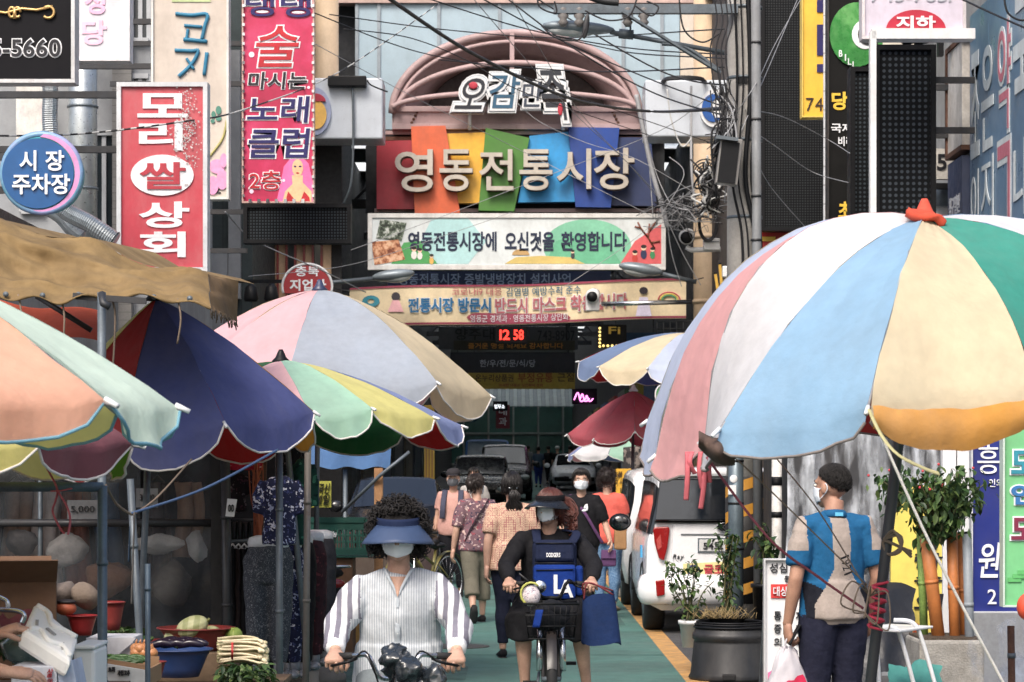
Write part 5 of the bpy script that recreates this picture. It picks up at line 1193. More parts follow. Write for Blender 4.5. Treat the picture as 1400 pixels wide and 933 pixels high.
# clothing
def garment_top(label,x0,x1,y0,y1,d,m,sleeve=True,group=None):
 t = thing('hanging_blouse',label,'blouse',P((x0 + x1) / 2,y1,d),group)
 w = (x1 - x0) / F * d; c = P((x0 + x1) / 2,0,d).x; zt,zb = P(0,y0,d).z,P(0,y1,d).z
 b = MB(); h = zt - zb
 b.tube([(c,d,zt),(c,d,zt - .08 * h),(c,d,zt - .35 * h),(c,d,zb)],[(w * .2,.03),(w * .36,.06),(w * .33,.07),(w * .4,.08)],18,xd=Vector((1,0,0)))
 if sleeve:
  for s in (-1,1): b.tube([(c + s * w * .3,d,zt - .07 * h),(c + s * w * .44,d,zt - .28 * h),(c + s * w * .46,d,zt - .55 * h)],[(w * .1,.05),(w * .11,.05),(w * .1,.045)],12)
 b.remesh(.012,2,wrinkle=.008,wsc=12).build('cloth',m,t)
 part('hanger',dsteel,t,lambda q: (q.tube([(c,d,zt + .1),(c,d,zt)],.004,5),q.tube([(c - w * .3,d,zt - .06),(c,d,zt + .02),(c + w * .3,d,zt - .06)],.008,6)))
 return t
navyflor = wear('navy_floral',C(34,38,66),pat='floral',ps=38,cols=(C(34,38,66),C(150,158,190),C(60,66,110),C(200,200,214)))
greenflor = wear('green_floral',C(28,66,62),pat='floral',ps=26,cols=(C(28,66,62),C(60,120,104),C(20,44,48)))
darkflor = wear('dark_floral',C(30,24,30),pat='floral',ps=34,cols=(C(30,24,30),C(70,40,52),C(96,84,90)))
greyflor = wear('grey_weave',C(58,62,70),pat='floral',ps=70,cols=(C(58,62,70),C(120,124,130),C(84,88,96)))
garment_top('navy blouse with small pale flowers hanging beside the steel pole',352,412,652,745,14.6,navyflor)
garment_top('green patterned blouse hanging behind the navy floral blouse',396,428,628,745,15.6,greenflor)
garment_top('dark patterned blouse hanging above the white price card',306,342,648,700,16,darkflor)
garment_top('black and white patterned blouse hanging high beside the gold parasol corner',372,430,600,650,16.2,wear('bw_floral',C(30,32,40),pat='floral',ps=30,cols=(C(30,32,40),C(150,152,160),C(80,84,96))),False)
t = thing('red_cloth','red and white patterned cloth hanging under the navy parasol','cloth',P(335,644,15.6))
part('cloth',wear('red_white_floral',C(186,30,56),pat='floral',ps=34,cols=(C(186,30,56),C(226,190,196),C(196,50,70))),t,lambda b: b.grid(lambda u,v: P(311 + 50 * u,610 + 33 * v,15.6 + .02 * math.sin(u * 12)),14,4),solid=.01)
c = thing('price_card','small tilted white price card reading 00 beside the dark steel pole','price card',P(316,706,14.9))
part('card',white_p,c,lambda b: b.prism([(P(x,y,14.9).x,P(x,y,14.9).z) for x,y in ((311,682),(324,683),(320,707),(308,706))],14.9,14.91))
part('lettering',black_l,c,lambda b: b.text('00',P(312,0,14.9).x,P(0,700,14.9).z,P(320,0,14.9).x,P(0,690,14.9).z,14.895))
t = thing('clothes_rail','low clothes rail of black trousers on white hangers','clothes rail',(P(340,0,16.4).x,16.4,0))
part('rail',steel,t,lambda b: (b.tube([P(312,741,16.4),P(366,738,16.4)],.014,8),b.tube([P(312,741,16.4),P(312,990,16.4)],.014,8),b.tube([P(366,738,16.4),P(366,990,16.4)],.014,8)))
t = thing('clothes_rail','upper clothes rail crowded with black hangers','clothes rail',(P(338,0,17).x,17,0))
part('rail',dsteel,t,lambda b: b.tube([P(306,712,17),P(372,712,17)],.014,8))
part('hanger',blackp,t,lambda b: [b.tube([P(312 + k * 4,714,16.9),P(311 + k * 4,738,16.8 + .2 * (k % 2))],.01,5) for k in range(13)],kind='stuff')
for k in range(6):
 x = 318 + k * 8; m = [wear('black_cloth',C(24,24,28)),wear('brown_black_cloth',C(40,32,34)),wear('black_cloth',C(24,24,28))][k % 3]
 g = thing('hanging_trousers',['black trousers nearest the dark steel pole','second black pair, a little browner','third pair of black trousers','fourth black pair','brown black pair beside the rail end','last black pair beside the orange strings'][k] + ' on the low clothes rail','trousers',P(x,860,16.3),'black trousers on the low clothes rail')
 part('cloth',m,g,lambda b: b.grid(lambda u,v: P(x + 9 * math.cos(6.28 * u) * (.7 + .3 * v),750 + 115 * v,16.3 - .12 * math.sin(6.28 * u)) + noise.noise_vector(Vector((u * 4,v * 6,k))) * .012,14,8,closed=True))
 part('hanger',white_p,g,lambda b: (b.tube([P(x - 7,752,16.35),P(x,744,16.35),P(x + 7,752,16.35)],.008,6)))
t = thing('orange_string','tangle of thin orange strings hanging along a wooden post','string',P(352,760,15.5))
part('post',rustm,t,lambda b: b.beam(P(354,860,15.6),P(360,610,15.6),.05,.05))
part('strand',mat('orange_twine',C(176,92,58)),t,lambda b: [b.tube(curve_pts([P(352 + rs.gauss(0,5),640 + q * 36 + rs.gauss(0,8),15.45 + rs.gauss(0,.03)) for q in range(4)],6),.004,4) for _ in range(16)],kind='stuff')
def legform(label,x,d,ytop,ybot,m,w=.17):
 t = thing('mannequin_legs',label,'mannequin legs',P(x,ybot + 12,d),'trousers shown on leg mannequins')
 c = P(x,ytop,d); zb = P(x,ybot,d).z; h = c.z - zb
 b = MB()
 b.tube([c + Vector((0,0,-.02)),c + Vector((0,0,-.15 * h)),c + Vector((0,0,-.34 * h))],[(w * .82,.1),(w * 1.0,.13),(w * .98,.125)],20,xd=Vector((1,0,0)))
 for s in (-1,1): b.tube([c + Vector((s * w * .45,0,-.28 * h)),c + Vector((s * w * .47,0,-.6 * h)),c + Vector((s * w * .42,.01,-h))],[(w * .56,.11),(w * .48,.1),(w * .34,.075)],14,xd=Vector((1,0,0)))
 b.remesh(.013,2,wrinkle=.008,wsc=10).build('trousers',m,t)
 part('waist_form',mat('mannequin_white',C(196,200,206),rough=.35),t,lambda q: q.lathe([(w * .8,-.04),(w * .84,.0),(w * .78,.03),(w * .5,.045)],c,20,sy=.62))
 for s in (-1,1): part('foot',mat('mannequin_grey',C(128,132,140),rough=.3),t,lambda q: (q.tube([Vector((c.x + s * w * .42,d,zb + .04)),Vector((c.x + s * w * .42,d - .02,zb - .06))],[.035,.03],10),q.ell((c.x + s * w * .42,d - .07,zb - .075),(.04,.1,.03))))
 return t
legform('grey woven trousers on the nearest leg mannequin',367,15.0,742,905,greyflor,.155)
legform('navy trousers with tiny flowers on the second leg mannequin',392,15.6,741,905,navyflor,.12)
legform('plain black trousers on the third leg mannequin',406,16.2,737,905,wear('black_cloth',C(24,24,28)),.13)
legform('dark red patterned trousers on the fourth leg mannequin',420,16.8,735,895,wear('dark_red_floral',C(58,34,40),pat='floral',ps=26,cols=(C(58,34,40),C(96,50,56),C(40,30,36))),.14)
legform('charcoal trousers on the farthest leg mannequin',434,17.6,733,890,wear('charcoal_cloth',C(48,48,54)),.14)
# yellow handwritten card, green crates, boxes
c = thing('price_card','yellow card with black handwriting above the green crate','price card',P(438,694,20))
part('card',mat('yellow_card',C(176,176,66),rough=.6),c,lambda b: b.span(P(425,694,20),P(453,658,20.02)))
for s,x0,y0,x1,y1 in (('즉국산',427,661,451,675),('제일',431,677,450,690)): part('lettering',black_l,c,lambda b: b.text(s,P(x0,0,20).x,P(0,y1,20).z,P(x1,0,20).x,P(0,y0,20).z,19.99,bold=.0,shear=.15))
cgreen = mat('crate_green',C(20,82,72),rough=.5,dirt=.2)
def crate(label,c,w,dp,h,m,rz=0,group='green plastic crates',tilt=0):
 t = thing('plastic_crate',label,'crate',c,group)
 t.rotation_euler = (tilt,0,rz)
 th = .012
 part('base',m,t,lambda b: b.span((-w / 2,-dp / 2,0),(w / 2,dp / 2,.015)),world=False)
 for nm,(ax,u,L) in (('front',(0,-dp / 2,w)),('back',(0,dp / 2,w)),('left',(1,-w / 2,dp)),('right',(1,w / 2,dp))):
  def f(b):
   def bx(a0,a1,z0,z1,e=0):
    if ax == 0: b.span((a0,u - th / 2 - e,z0),(a1,u + th / 2 + e,z1))
    else: b.span((u - th / 2 - e,a0,z0),(u + th / 2 + e,a1,z1))
   bx(-L / 2,L / 2,.02,h * .22); bx(-L / 2,L / 2,h * .72,h,.006)
   n = max(int(L / .045),4)
   for k in range(n + 1):
    a = -L / 2 + L * k / n; bx(a - .007,a + .007,h * .22,h * .72)
   for z in (.39,.56): bx(-L / 2,L / 2,h * z - .005,h * z + .005,-.002)
  part('side',m,t,f,world=False)
 return t
def put_crates():
 q = P(466,762,20.2)
 t = crate('green plastic crate with white lettering on top of the cardboard boxes',(q.x,20.3,q.z),.52,.36,.32,cgreen,-.12)
 part('lettering',white_l,t,lambda b: b.text('영농',-.08,.17,.0,.22,-.205,bold=.02),world=False)
 part('rim_handle',cgreen,t,lambda b: b.span((-.27,-.2,.29),(.27,-.17,.335)),world=False)
put_crates()
card_m = mat('cardboard',C(150,116,84),rough=.85,var=.14,vs=3,dirt=.25); card_d = mat('brown_cardboard',C(104,74,52),rough=.85,var=.14,vs=3,dirt=.3)
def cbox(label,c,s,m,rz=0,tape=True,open_=False,name='cardboard_box',group=None,rot=None):
 t = thing(name,label,'box',c,group,rz)
 if rot: t.rotation_euler = rot
 w,d,h = s
 part('body',m,t,lambda b: b.span((-w / 2,-d / 2,0),(w / 2,d / 2,h)),world=False,bevel=.006)
 if tape: part('tape',mat('tape_tan',C(196,150,80),rough=.35),t,lambda b: (b.span((-.03,-d / 2 - .002,0),(.03,d / 2 + .002,h + .003))),world=False)
 if open_:
  for s_ in (-1,1): part('flap',m,t,lambda b: b.beam((0,s_ * d / 2,h),(0,s_ * (d / 2 + .1),h + .1),w,.006,up=Vector((0,0,1))),world=False)
 return t
q = P(490,805,21); cbox('tan cardboard box with yellow tape behind the curly haired cyclist',(q.x,21,gz(21)),(.7,.4,.45),card_m,.05)
q = P(485,770,21); cbox('flat tan cardboard box lying on the taped box',(q.x,21.1,.452),(.62,.38,.16),card_m,-.08)
q = P(455,800,20.6); cbox('brown cardboard box under the green crate',(q.x - .05,20.35,0),(.5,.4,P(466,762,20.2).z - .004),card_d,.0,False)
# far left stalls behind: dark goods, so the row reads full
for k,(x,d,w,h,cl) in enumerate(((545,29,.9,1.0,C(58,44,44)),(508,27,.8,.9,C(70,58,50)),(572,33,.9,1.1,C(44,48,56)),(596,40,.9,1.3,C(60,50,44)))):
 q = P(x,0,d)
 t = thing('goods_stall',['dark stall heaped with red and brown bundles','low dark stall table beside the timber post','dark stall of folded cloth behind the bicycle','far dim stall near the yellow post'][k] + ' on the left side','stall',(q.x,d,gz(d)))
 part('table',mat('stall_table_%d' % k,cl,rough=.8),t,lambda b: b.span((q.x - w / 2,d,gz(d)),(q.x + w / 2,d + 1.2,gz(d) + h * .75)),bevel=.01)
 for j in range(7): part('bundle',wear('bundle_%d' % (j % 4),[C(84,40,42),C(52,48,48),C(40,46,60),C(78,64,52)][j % 4]),t,lambda b: (b.box((q.x - w / 2 + .12 + (j % 4) * w / 4.4,d + .15 + .3 * (j // 4),gz(d) + h * .75 + .06 + .04 * (j % 3)),(.2,.26,.1 + .08 * (j % 3)),rotz(.3 * j)),b.jitter(.05,4)))
t = thing('yellow_post','yellow banner post on the left inside the arcade','post',(P(588,0,50).x,50,gz(50)))
part('post',paint('ochre_post',C(168,138,40)),t,lambda b: b.span((P(580,0,50).x,50,gz(50)),(P(594,0,50).x,50.1,2.9)))
part('stripe',paint('brown_stripe',C(110,70,40)),t,lambda b: [b.span((P(582 + k * 4,0,50).x,49.98,1.4),(P(583.5 + k * 4,0,50).x,50,2.8)) for k in range(3)])
t = thing('round_sign','round green sign behind the pale blue flap of the big parasol','sign',P(905,552,31))
part('disc',paint('sign_green',C(70,168,92)),t,lambda b: b.prism([(P(x,y,31).x,P(x,y,31).z) for x,y in disc(912,540,16,16)],31,31.05))
part('rim',white_p,t,lambda b: b.tube([P(x,y,31) for x,y in disc(912,540,16,16)] + [P(928,540,31)],.012,6))
part('bracket',dsteel,t,lambda b: b.beam(P(912,540,31.05),P(1000,535,31.5),.04,.04))
t = thing('pink_post','pinkish red steel post beside the crimson parasol','post',(P(893,0,27.6).x,27.6,0))
part('post',paint('pink_red_post',C(176,70,90)),t,lambda b: b.span((P(888,0,27.6).x,27.6,0),(P(898,0,27.6).x,27.68,P(0,596,27.6).z)))
part('foot',dsteel,t,lambda b: b.span((P(884,0,27.6).x,27.55,0),(P(902,0,27.6).x,27.73,.03)))
for k in range(3):
 q = P(866,710 - k * 26,33)
 crate(['lowest green crate of the stack','middle green crate of the stack','top green crate of the stack'][k] + ' behind the parked white cars',(q.x,33,.42 + k * .27),.55,.4,.26,cgreen,0)
cbox('cardboard box carrying the stack of green crates',(P(866,0,33).x,33,0),(.56,.42,.418),card_d,0,False)
c = thing('price_card','orange yellow handwritten card on the stacked green crates','price card',P(852,676,32.7))
part('card',mat('amber_card',C(226,172,36),rough=.6),c,lambda b: b.span(P(842,676,32.72),P(863,641,32.74)))
for s,x0,y0,x1,y1 in (('꿀',845,645,851,652),('사과',847,654,860,664),('1만',848,666,858,674)): part('lettering',mat('brown_black',C(52,36,30)),c,lambda b: b.text(s,P(x0,0,32.7).x,P(0,y1,32.7).z,P(x1,0,32.7).x,P(0,y0,32.7).z,32.71,bold=.0))
t = thing('black_cloth_sign','dark slanted cloth with pale scribbles under the small parasol','cloth',P(885,650,34))
part('cloth',mat('scribble_cloth',C(48,44,46),pat='speck',ps=14,cols=(C(120,110,104),),rough=.8),t,lambda b: b.grid(lambda u,v: P(852 + 36 * u,608 + 4 * (1 - u) + (42 - 18 * u) * v,34 + .03 * math.sin(u * 9)),8,5),solid=.01)
# ------------------------------------------------------------------ vegetables and goods at bottom left
TZ = .46
t = thing('stall_table','low plank stall table carrying the vegetable basins','table',(-1.95,12.6,0))
plk = [mat('plank_%d' % k,c,rough=.85,var=.25,vs=5,dirt=.4) for k,c in enumerate((C(92,74,58),C(80,66,54),C(104,84,64)))]
for k in range(7):
 part('plank',plk[k % 3],t,lambda b: b.span((-2.75,12.0 + k * .2,TZ - .03 + .004 * (k % 2)),(-1.22,12.19 + k * .2,TZ)))
for x in (-2.6,-1.35):
 for y in (12.1,13.2): part('leg',plk[1],t,lambda b: b.span((x - .03,y - .03,0),(x + .03,y + .03,TZ - .03)))
t = thing('stall_table','higher box table at the far left under the brown cartons','table',(-2.55,10.6,0))
part('top',plk[0],t,lambda b: b.span((-3.2,10.3,.6),(-1.72,11.6,.64)))
for x in (-3.1,-1.8):
 for y in (10.4,11.5): part('leg',plk[1],t,lambda b: b.span((x - .03,y - .03,0),(x + .03,y + .03,.6)))
def basin(label,px,py,d,r,h,m,z=None,group='plastic basins of vegetables'):
 q = P(px,py,d); z = q.z - h if z is None else z
 t = thing('basin',label,'basin',(q.x,d,z),group)
 part('bowl',m,t,lambda b: b.lathe([(r * .62,0),(r * .72,h * .3),(r * .9,h * .8),(r,h),(r * 1.06,h * .98),(r * 1.06,h * 1.03),(r * .97,h * 1.04),(r * .86,h * .8),(r * .66,h * .3),(r * .5,.02)],(q.x,d,z),28))
 return t,q.x,z
redb = mat('basin_red',C(128,44,42),rough=.4,dirt=.2); blub = mat('basin_blue',C(36,66,118),rough=.4,dirt=.2)
basin('blue plastic basin of dark aubergines',244,888,12.5,.17,.14,blub)
basin('wide red plastic basin holding the pale squashes',268,876,13.0,.2,.12,redb,TZ + .16)
cbox('brown wooden box under the squash basin',(P(268,0,13).x,13.05,TZ),(.42,.4,.158),plk[2],0,False,name='wooden_box')
basin('small red plastic bowl at the foot of the short pipe',210,905,11.8,.06,.08,redb)
basin('tall red plastic tub behind the corner pole',152,824,12.4,.07,.14,redb)
basin('red plastic bowl of bright peppers beside the foam lid',112,842,11.2,.07,.09,mat('basin_bright_red',C(148,38,40),rough=.4))
basin('shallow red basin at the back of the stall',216,876,13.3,.13,.07,redb)
sqm = mat('squash_skin',C(176,176,130),rough=.5,pat='stripes',cols=(C(146,150,100),),ps=16,var=.15,vs=6)
for lab,x,y,d,rx,rz_,tl in (('largest pale squash on top of the pile',263,857,12.85,.088,.056,.35),('squash at the left end of the pile',240,872,12.9,.062,.046,0),('yellowish squash in the middle of the pile',275,869,12.95,.06,.05,-.3),('squash at the right end of the pile',292,868,13.0,.06,.045,-.5)):
 t = thing('squash','pale green ' + lab,'squash',P(x,y + 8,d),'pale squashes')
 M = Matrix.Rotation(-tl,3,'Y')
 part('fruit',sqm,t,lambda b: [b.add([P(x,y,d) + M @ Vector((rx * math.sin(a) ,rz_ * (1 + .05 * math.cos(10 * f)) * math.cos(a) * math.cos(f),rz_ * (1 + .05 * math.cos(10 * f)) * math.cos(a) * math.sin(f))) for a in [-1.5 + 3 * i / 12 for i in range(13)] for f in [6.2832 * j / 30 for j in range(30)]],[(i * 30 + j,i * 30 + (j + 1) % 30,(i + 1) * 30 + (j + 1) % 30,(i + 1) * 30 + j) for i in range(12) for j in range(30)],0,True)])
 part('stalk',mat('stalk_green',C(108,110,60)),t,lambda b: b.tube([P(x,y,d) + M @ Vector((rx * .97,0,0)),P(x,y,d) + M @ Vector((rx * 1.15,0,.01))],[.01,.007],8))
aub = mat('aubergine_skin',C(36,28,44),rough=.2)
for k in range(8):
 q = P(222 + k * 6.4,884 - (k % 3) * 2,12.45 + .03 * (k % 3))
 t = thing('aubergine',['first dark aubergine from the left in the blue basin','second aubergine, lying low','third aubergine, lying high','fourth aubergine, mid pile','fifth aubergine, low in the middle','sixth aubergine with curved end','seventh aubergine, near the right rim','last aubergine at the right rim'][k] + ' of the blue basin' * (k > 0),'aubergine',q,'aubergines in the blue basin')
 part('fruit',aub,t,lambda b: b.tube(curve_pts([q + Vector((-.07,.02 * (k % 2),0)),q + Vector((0,0,.018)),q + Vector((.07,-.02 * (k % 3),.005))],4),[.012,.017,.02,.022,.022,.021,.019,.015,.008],10))
 part('calyx',mat('calyx_green',C(54,66,40)),t,lambda b: b.tube([q + Vector((-.066,.02 * (k % 2),0)),q + Vector((-.085,.02 * (k % 2),-.002))],[.014,.006],8))
t = thing('garlic_stalk_bundle','bundle of pale stalks tied with red bands at the right of the squashes','vegetable bundle',P(330,905,12.6))
stk = [mat('stalk_pale_%d' % k,c,rough=.6,var=.2,vs=8) for k,c in enumerate((C(208,194,162),C(190,178,140),C(168,166,118)))]
for k in range(84):
 r_ = k // 12; y = 876 + r_ * 4.6 + rs.uniform(-2,2); d = 12.45 + (k % 12) * .026
 part('stalk',stk[k % 3],t,lambda b: b.tube(curve_pts([P(302 + rs.uniform(-6,3),y + rs.uniform(-2,2),d),P(330,y - 2 + rs.uniform(-3,3),d),P(352,y + 1 + rs.uniform(-3,3),d),P(360 + rs.uniform(-8,8),y + 4 + rs.uniform(-3,6),d - .02)],3),[.0065] * 7 + [.009,.012,.007],7))
part('band',mat('red_band',C(178,40,44)),t,lambda b: [b.grid(lambda u,v: P(316 + 3 * v,890 - 17 * math.sin(6.28 * u),12.58 - .19 * math.cos(6.28 * u)),20,1,closed=True) for _ in (0,)])
t = thing('cabbage','small yellow green cabbage behind the pale stalks','cabbage',P(319,876,12.9))
part('head',mat('cabbage_leaf',C(150,166,70),rough=.5,var=.2,vs=12),t,lambda b: (b.ell(P(320,869,12.95),(.045,.045,.04)),b.jitter(.008,30)))
for k in range(4): part('leaf',mat('cabbage_leaf2',C(128,150,60),var=.2),t,lambda b: b.grid(lambda u,v: P(320,869,12.95) + Vector((.047 * math.cos(1.6 * k + u * 1.4),.047 * math.sin(1.6 * k + u * 1.4),0)) * math.cos((v - .5) * 2.4) + Vector((0,0,.046 * math.sin((v - .5) * 2.4))),6,6))
leafm = [mat('leaf_%d' % k,c,rough=.5,var=.25,vs=9,trans=.2) for k,c in enumerate((C(52,82,40),C(40,66,36),C(70,98,50),C(88,110,54)))]
def leaves(b,pts,size,rnd,mats=4,droop=.3):
 for p in pts:
  a = rnd.uniform(0,6.28); e = rnd.uniform(-.9,.5) - droop; s = size * rnd.uniform(.6,1.3)
  f = Vector((math.cos(a) * math.cos(e),math.sin(a) * math.cos(e),math.sin(e))); x = f.cross(Vector((rnd.uniform(-.4,.4),rnd.uniform(-.4,.4),1))).normalized(); n = x.cross(f)
  vs = [p,p + f * s * .35 + x * s * .26 + n * s * .06,p + f * s * .7 + x * s * .2 + n * s * .03,p + f * s * 1.05 - n * s * .12,p + f * s * .7 - x * s * .2 + n * s * .03,p + f * s * .35 - x * s * .26 + n * s * .06,p + f * s * .5 - n * s * .03]
  b.add(vs,[(0,1,6),(1,2,6),(2,3,6),(3,4,6),(4,5,6),(5,0,6)],rnd.randrange(mats),True)
def greens(label,x0,x1,y0,y1,d,dd,n,size,name='greens_bundle',cat='greens'):
 r_ = random.Random(n + int(x0)); b = MB()
 pts = [P(r_.uniform(x0,x1),r_.uniform(y0,y1),d + r_.uniform(0,dd)) for _ in range(n)]
 leaves(b,pts,size,r_)
 return b.build(name,leafm,label=label,cat=cat,loc=P((x0 + x1) / 2,y1,d))
greens('heap of leafy greens under the pale stalks',300,372,908,940,12.2,.35,380,.05)
greens('dark green leaves heaped behind the leaning pole',143,196,857,874,12.7,.3,160,.05)
greens('green and purple leaves beside the foam lid',0,28,868,892,9.6,.2,80,.05)
t = thing('large_leaf','long dark green vegetable leaf lying over the paper box','leaf',P(180,895,12.1))
part('blade',leafm[0],t,lambda b: b.grid(lambda u,v: P(152 + 58 * u,898 - 26 * u + (v - .5) * 24 * math.sin(3.0 * u + .1),12.0 + .1 * abs(v - .5)),12,6),solid=.004)
part('midrib',leafm[3],t,lambda b: b.tube([P(152 + 58 * k / 6,898 - 26 * k / 6,11.99) for k in range(7)],.006,6))
t = thing('wood_crate','open cardboard tray printed with black lettering on the front edge of the stall','box',P(172,933,10.9))
q0 = P(146,940,10.9); q1 = P(201,908,10.9)
part('front',mat('tray_white',C(198,200,200),rough=.7,dirt=.2),t,lambda b: b.prism([(q0.x,q0.z),(q1.x,q0.z - .02),(q1.x,q1.z - .03),(q0.x,q1.z)],10.9,10.92))
part('top_edge',card_m,t,lambda b: b.beam((q0.x,10.93,q1.z + .005),(q1.x,10.93,q1.z - .025),.02,.03))
part('side',card_m,t,lambda b: (b.span((q0.x,10.92,q0.z),(q0.x + .01,11.35,q1.z)),b.span((q1.x - .01,10.92,q0.z),(q1.x,11.35,q1.z - .03)),b.span((q0.x + .01,11.34,q0.z),(q1.x - .01,11.35,q1.z))))
part('lettering',black_l,t,lambda b: (b.text('초록',P(148,0,10.9).x,P(0,919,10.9).z,P(158,0,10.9).x,P(0,912,10.9).z,10.893,bold=.03),b.text('과립고추',P(161,0,10.9).x,P(0,924,10.9).z,P(178,0,10.9).x,P(0,916,10.9).z,10.893,bold=.03)))
t = thing('paper_box','white paper carton behind the corner pole','box',P(150,900,11.6))
part('body',mat('paper_grey_white',C(184,186,192),rough=.7,dirt=.15),t,lambda b: b.span((P(118,0,11.6).x,11.6,.64),(P(182,0,11.6).x,11.9,P(0,872,11.6).z)),bevel=.005)
part('flap',mat('paper_grey_white',C(184,186,192)),t,lambda b: b.prism([(P(x,y,11.58).x,P(x,y,11.58).z) for x,y in ((118,872),(186,872),(180,880),(160,897),(118,900))],11.575,11.58))
t = thing('styrofoam_lid','white foam box lid held tilted over the stall','foam box',P(80,905,9.4))
foam = mat('styrofoam',C(226,228,228),rough=.8,bump=.15,bs=300,var=.03)
fc = [P(49,823,9.7),P(108,872,9.5),P(98,905,9.15),P(32,862,9.3)]
nrm = (fc[1] - fc[0]).cross(fc[3] - fc[0]).normalized()
if nrm.z < 0: nrm = -nrm
def fl(u,v,h=0): return fc[0].lerp(fc[1],u).lerp(fc[3].lerp(fc[2],u),v) + nrm * h
part('lid',foam,t,lambda b: (b.add([fl(u,v,h) for h in (-.075,0) for u,v in ((0,0),(1,0),(1,1),(0,1))],[(0,1,2,3),(7,6,5,4),(0,4,5,1),(1,5,6,2),(2,6,7,3),(3,7,4,0)])),bevel=.018)
part('ridge',foam,t,lambda b: [b.tube(curve_pts([fl(*p,.004) for p in pl],6),.012,8) for pl in ([(.06,.1),(.3,.06),(.45,.3),(.7,.2),(.95,.1)],[(.1,.85),(.3,.7),(.5,.85),(.75,.72),(.94,.88)])])
part('slot',mat('foam_slot',C(150,152,154)),t,lambda b: [b.beam(fl(u,v,.003),fl(u2,v2,.003),.012,.006) for u,v,u2,v2 in ((.16,.5,.2,.7),(.38,.52,.56,.54),(.74,.62,.78,.82))])
t = thing('plastic_bag','grey green plastic bag of goods under the foam lid','plastic bag',P(45,905,9.5))
b = MB(); b.ell(P(45,888,9.55),(.12,.1,.062)); b.jitter(.02,14); b.jitter(.008,45)
b.build('bag',mat('grey_green_film',C(96,120,120),rough=.25,alpha=.9,spec=.7),t)
part('print',mat('bag_print',C(170,190,190)),t,lambda b: [b.tube([P(30 + k * 9,880 + k * 5,9.44),P(34 + k * 9,889 + k * 5,9.43)],.003,4) for k in range(5)])
t = thing('paper_box','white carton with red print in the bottom left corner','box',P(62,945,9.2))
part('body',mat('carton_white',C(206,210,222),rough=.6),t,lambda b: b.span((P(15,0,9.2).x,9.2,.64),(P(78,0,9.2).x,9.42,P(0,911,9.2).z)),bevel=.004)
part('side_fold',mat('carton_blue',C(170,182,206)),t,lambda b: b.prism([(P(x,y,9.19).x,P(x,y,9.19).z) for x,y in ((78,911),(98,904),(106,945),(80,945))],9.2,9.4))
part('lettering',mat('red_letters',C(196,52,66)),t,lambda b: (b.text('삶',P(65,0,9.2).x,P(0,926,9.2).z,P(73,0,9.2).x,P(0,914,9.2).z,9.19,bold=-.0,shear=.1),b.text('미',P(66,0,9.2).x,P(0,936,9.2).z,P(72,0,9.2).x,P(0,928,9.2).z,9.19,bold=.0)))
t = thing('foam_box','white foam box standing behind the tilted lid','foam box',P(118,905,9.9))
part('body',foam,t,lambda b: b.span((P(100,0,9.9).x,9.9,.64),(P(130,0,9.9).x,10.2,P(0,888,9.9).z)),bevel=.015)
part('rim',foam,t,lambda b: b.span((P(99,0,9.9).x,9.88,P(0,888,9.9).z),(P(131,0,9.9).x,10.22,P(0,882,9.9).z)),bevel=.01)
cbox('open brown carton at the left edge above the foam lid',(P(14,0,11).x,11.1,.64),(.36,.3,P(0,795,11).z - .64),card_d,.25,False,True)
b = MB(); b.ell(P(86,812,11.4),(.075,.08,.055),Matrix.Rotation(-.5,3,'Y')); b.jitter(.018,14); b.build('cloth_sack',wear('sack_taupe',C(112,102,96),bump=.6),label='taupe cloth sack heaped at the left of the stall',cat='sack',loc=P(86,825,11.4))
b = MB(); b.ell(P(117,816,11.3),(.075,.08,.062),Matrix.Rotation(.4,3,'Y')); b.jitter(.018,14); b.build('cloth_sack',wear('sack_brown',C(120,106,94),bump=.6),label='brown cloth sack beside the taupe one',cat='sack',loc=P(117,830,11.3))
t = thing('pumpkin','orange pumpkin with dark top beside the brown sack','pumpkin',P(92,840,11.2))
part('fruit',mat('pumpkin_skin',C(176,88,54),rough=.5,var=.2),t,lambda b: b.ell(P(90,832,11.2),(.05,.05,.034)))
part('top',mat('dark_top',C(40,36,38)),t,lambda b: b.ell(P(91,823,11.2),(.045,.045,.012)))
b = MB(); b.grid(lambda u,v: P(0 + 50 * u,838 + 26 * v + 5 * math.sin(u * 6),10.8 - .2 * v),12,8); b.jitter(.02,14)
b.build('red_cloth',wear('rust_red_cloth',C(104,52,50),bump=.5),label='crumpled rust red cloth behind the foam lid',cat='cloth',loc=P(20,864,10.8))
t = thing('chrome_rack','bent chrome rack tubes at the far left edge','rack',P(10,850,10.5))
part('tube',chrome,t,lambda b: (b.tube(curve_pts([P(-20,834,10.5),P(20,835,10.5),P(33,841,10.5),P(30,852,10.5)]),.011,8),b.tube(curve_pts([P(-5,815,10.6),P(9,822,10.6),P(11,833,10.6)]),.011,8)))
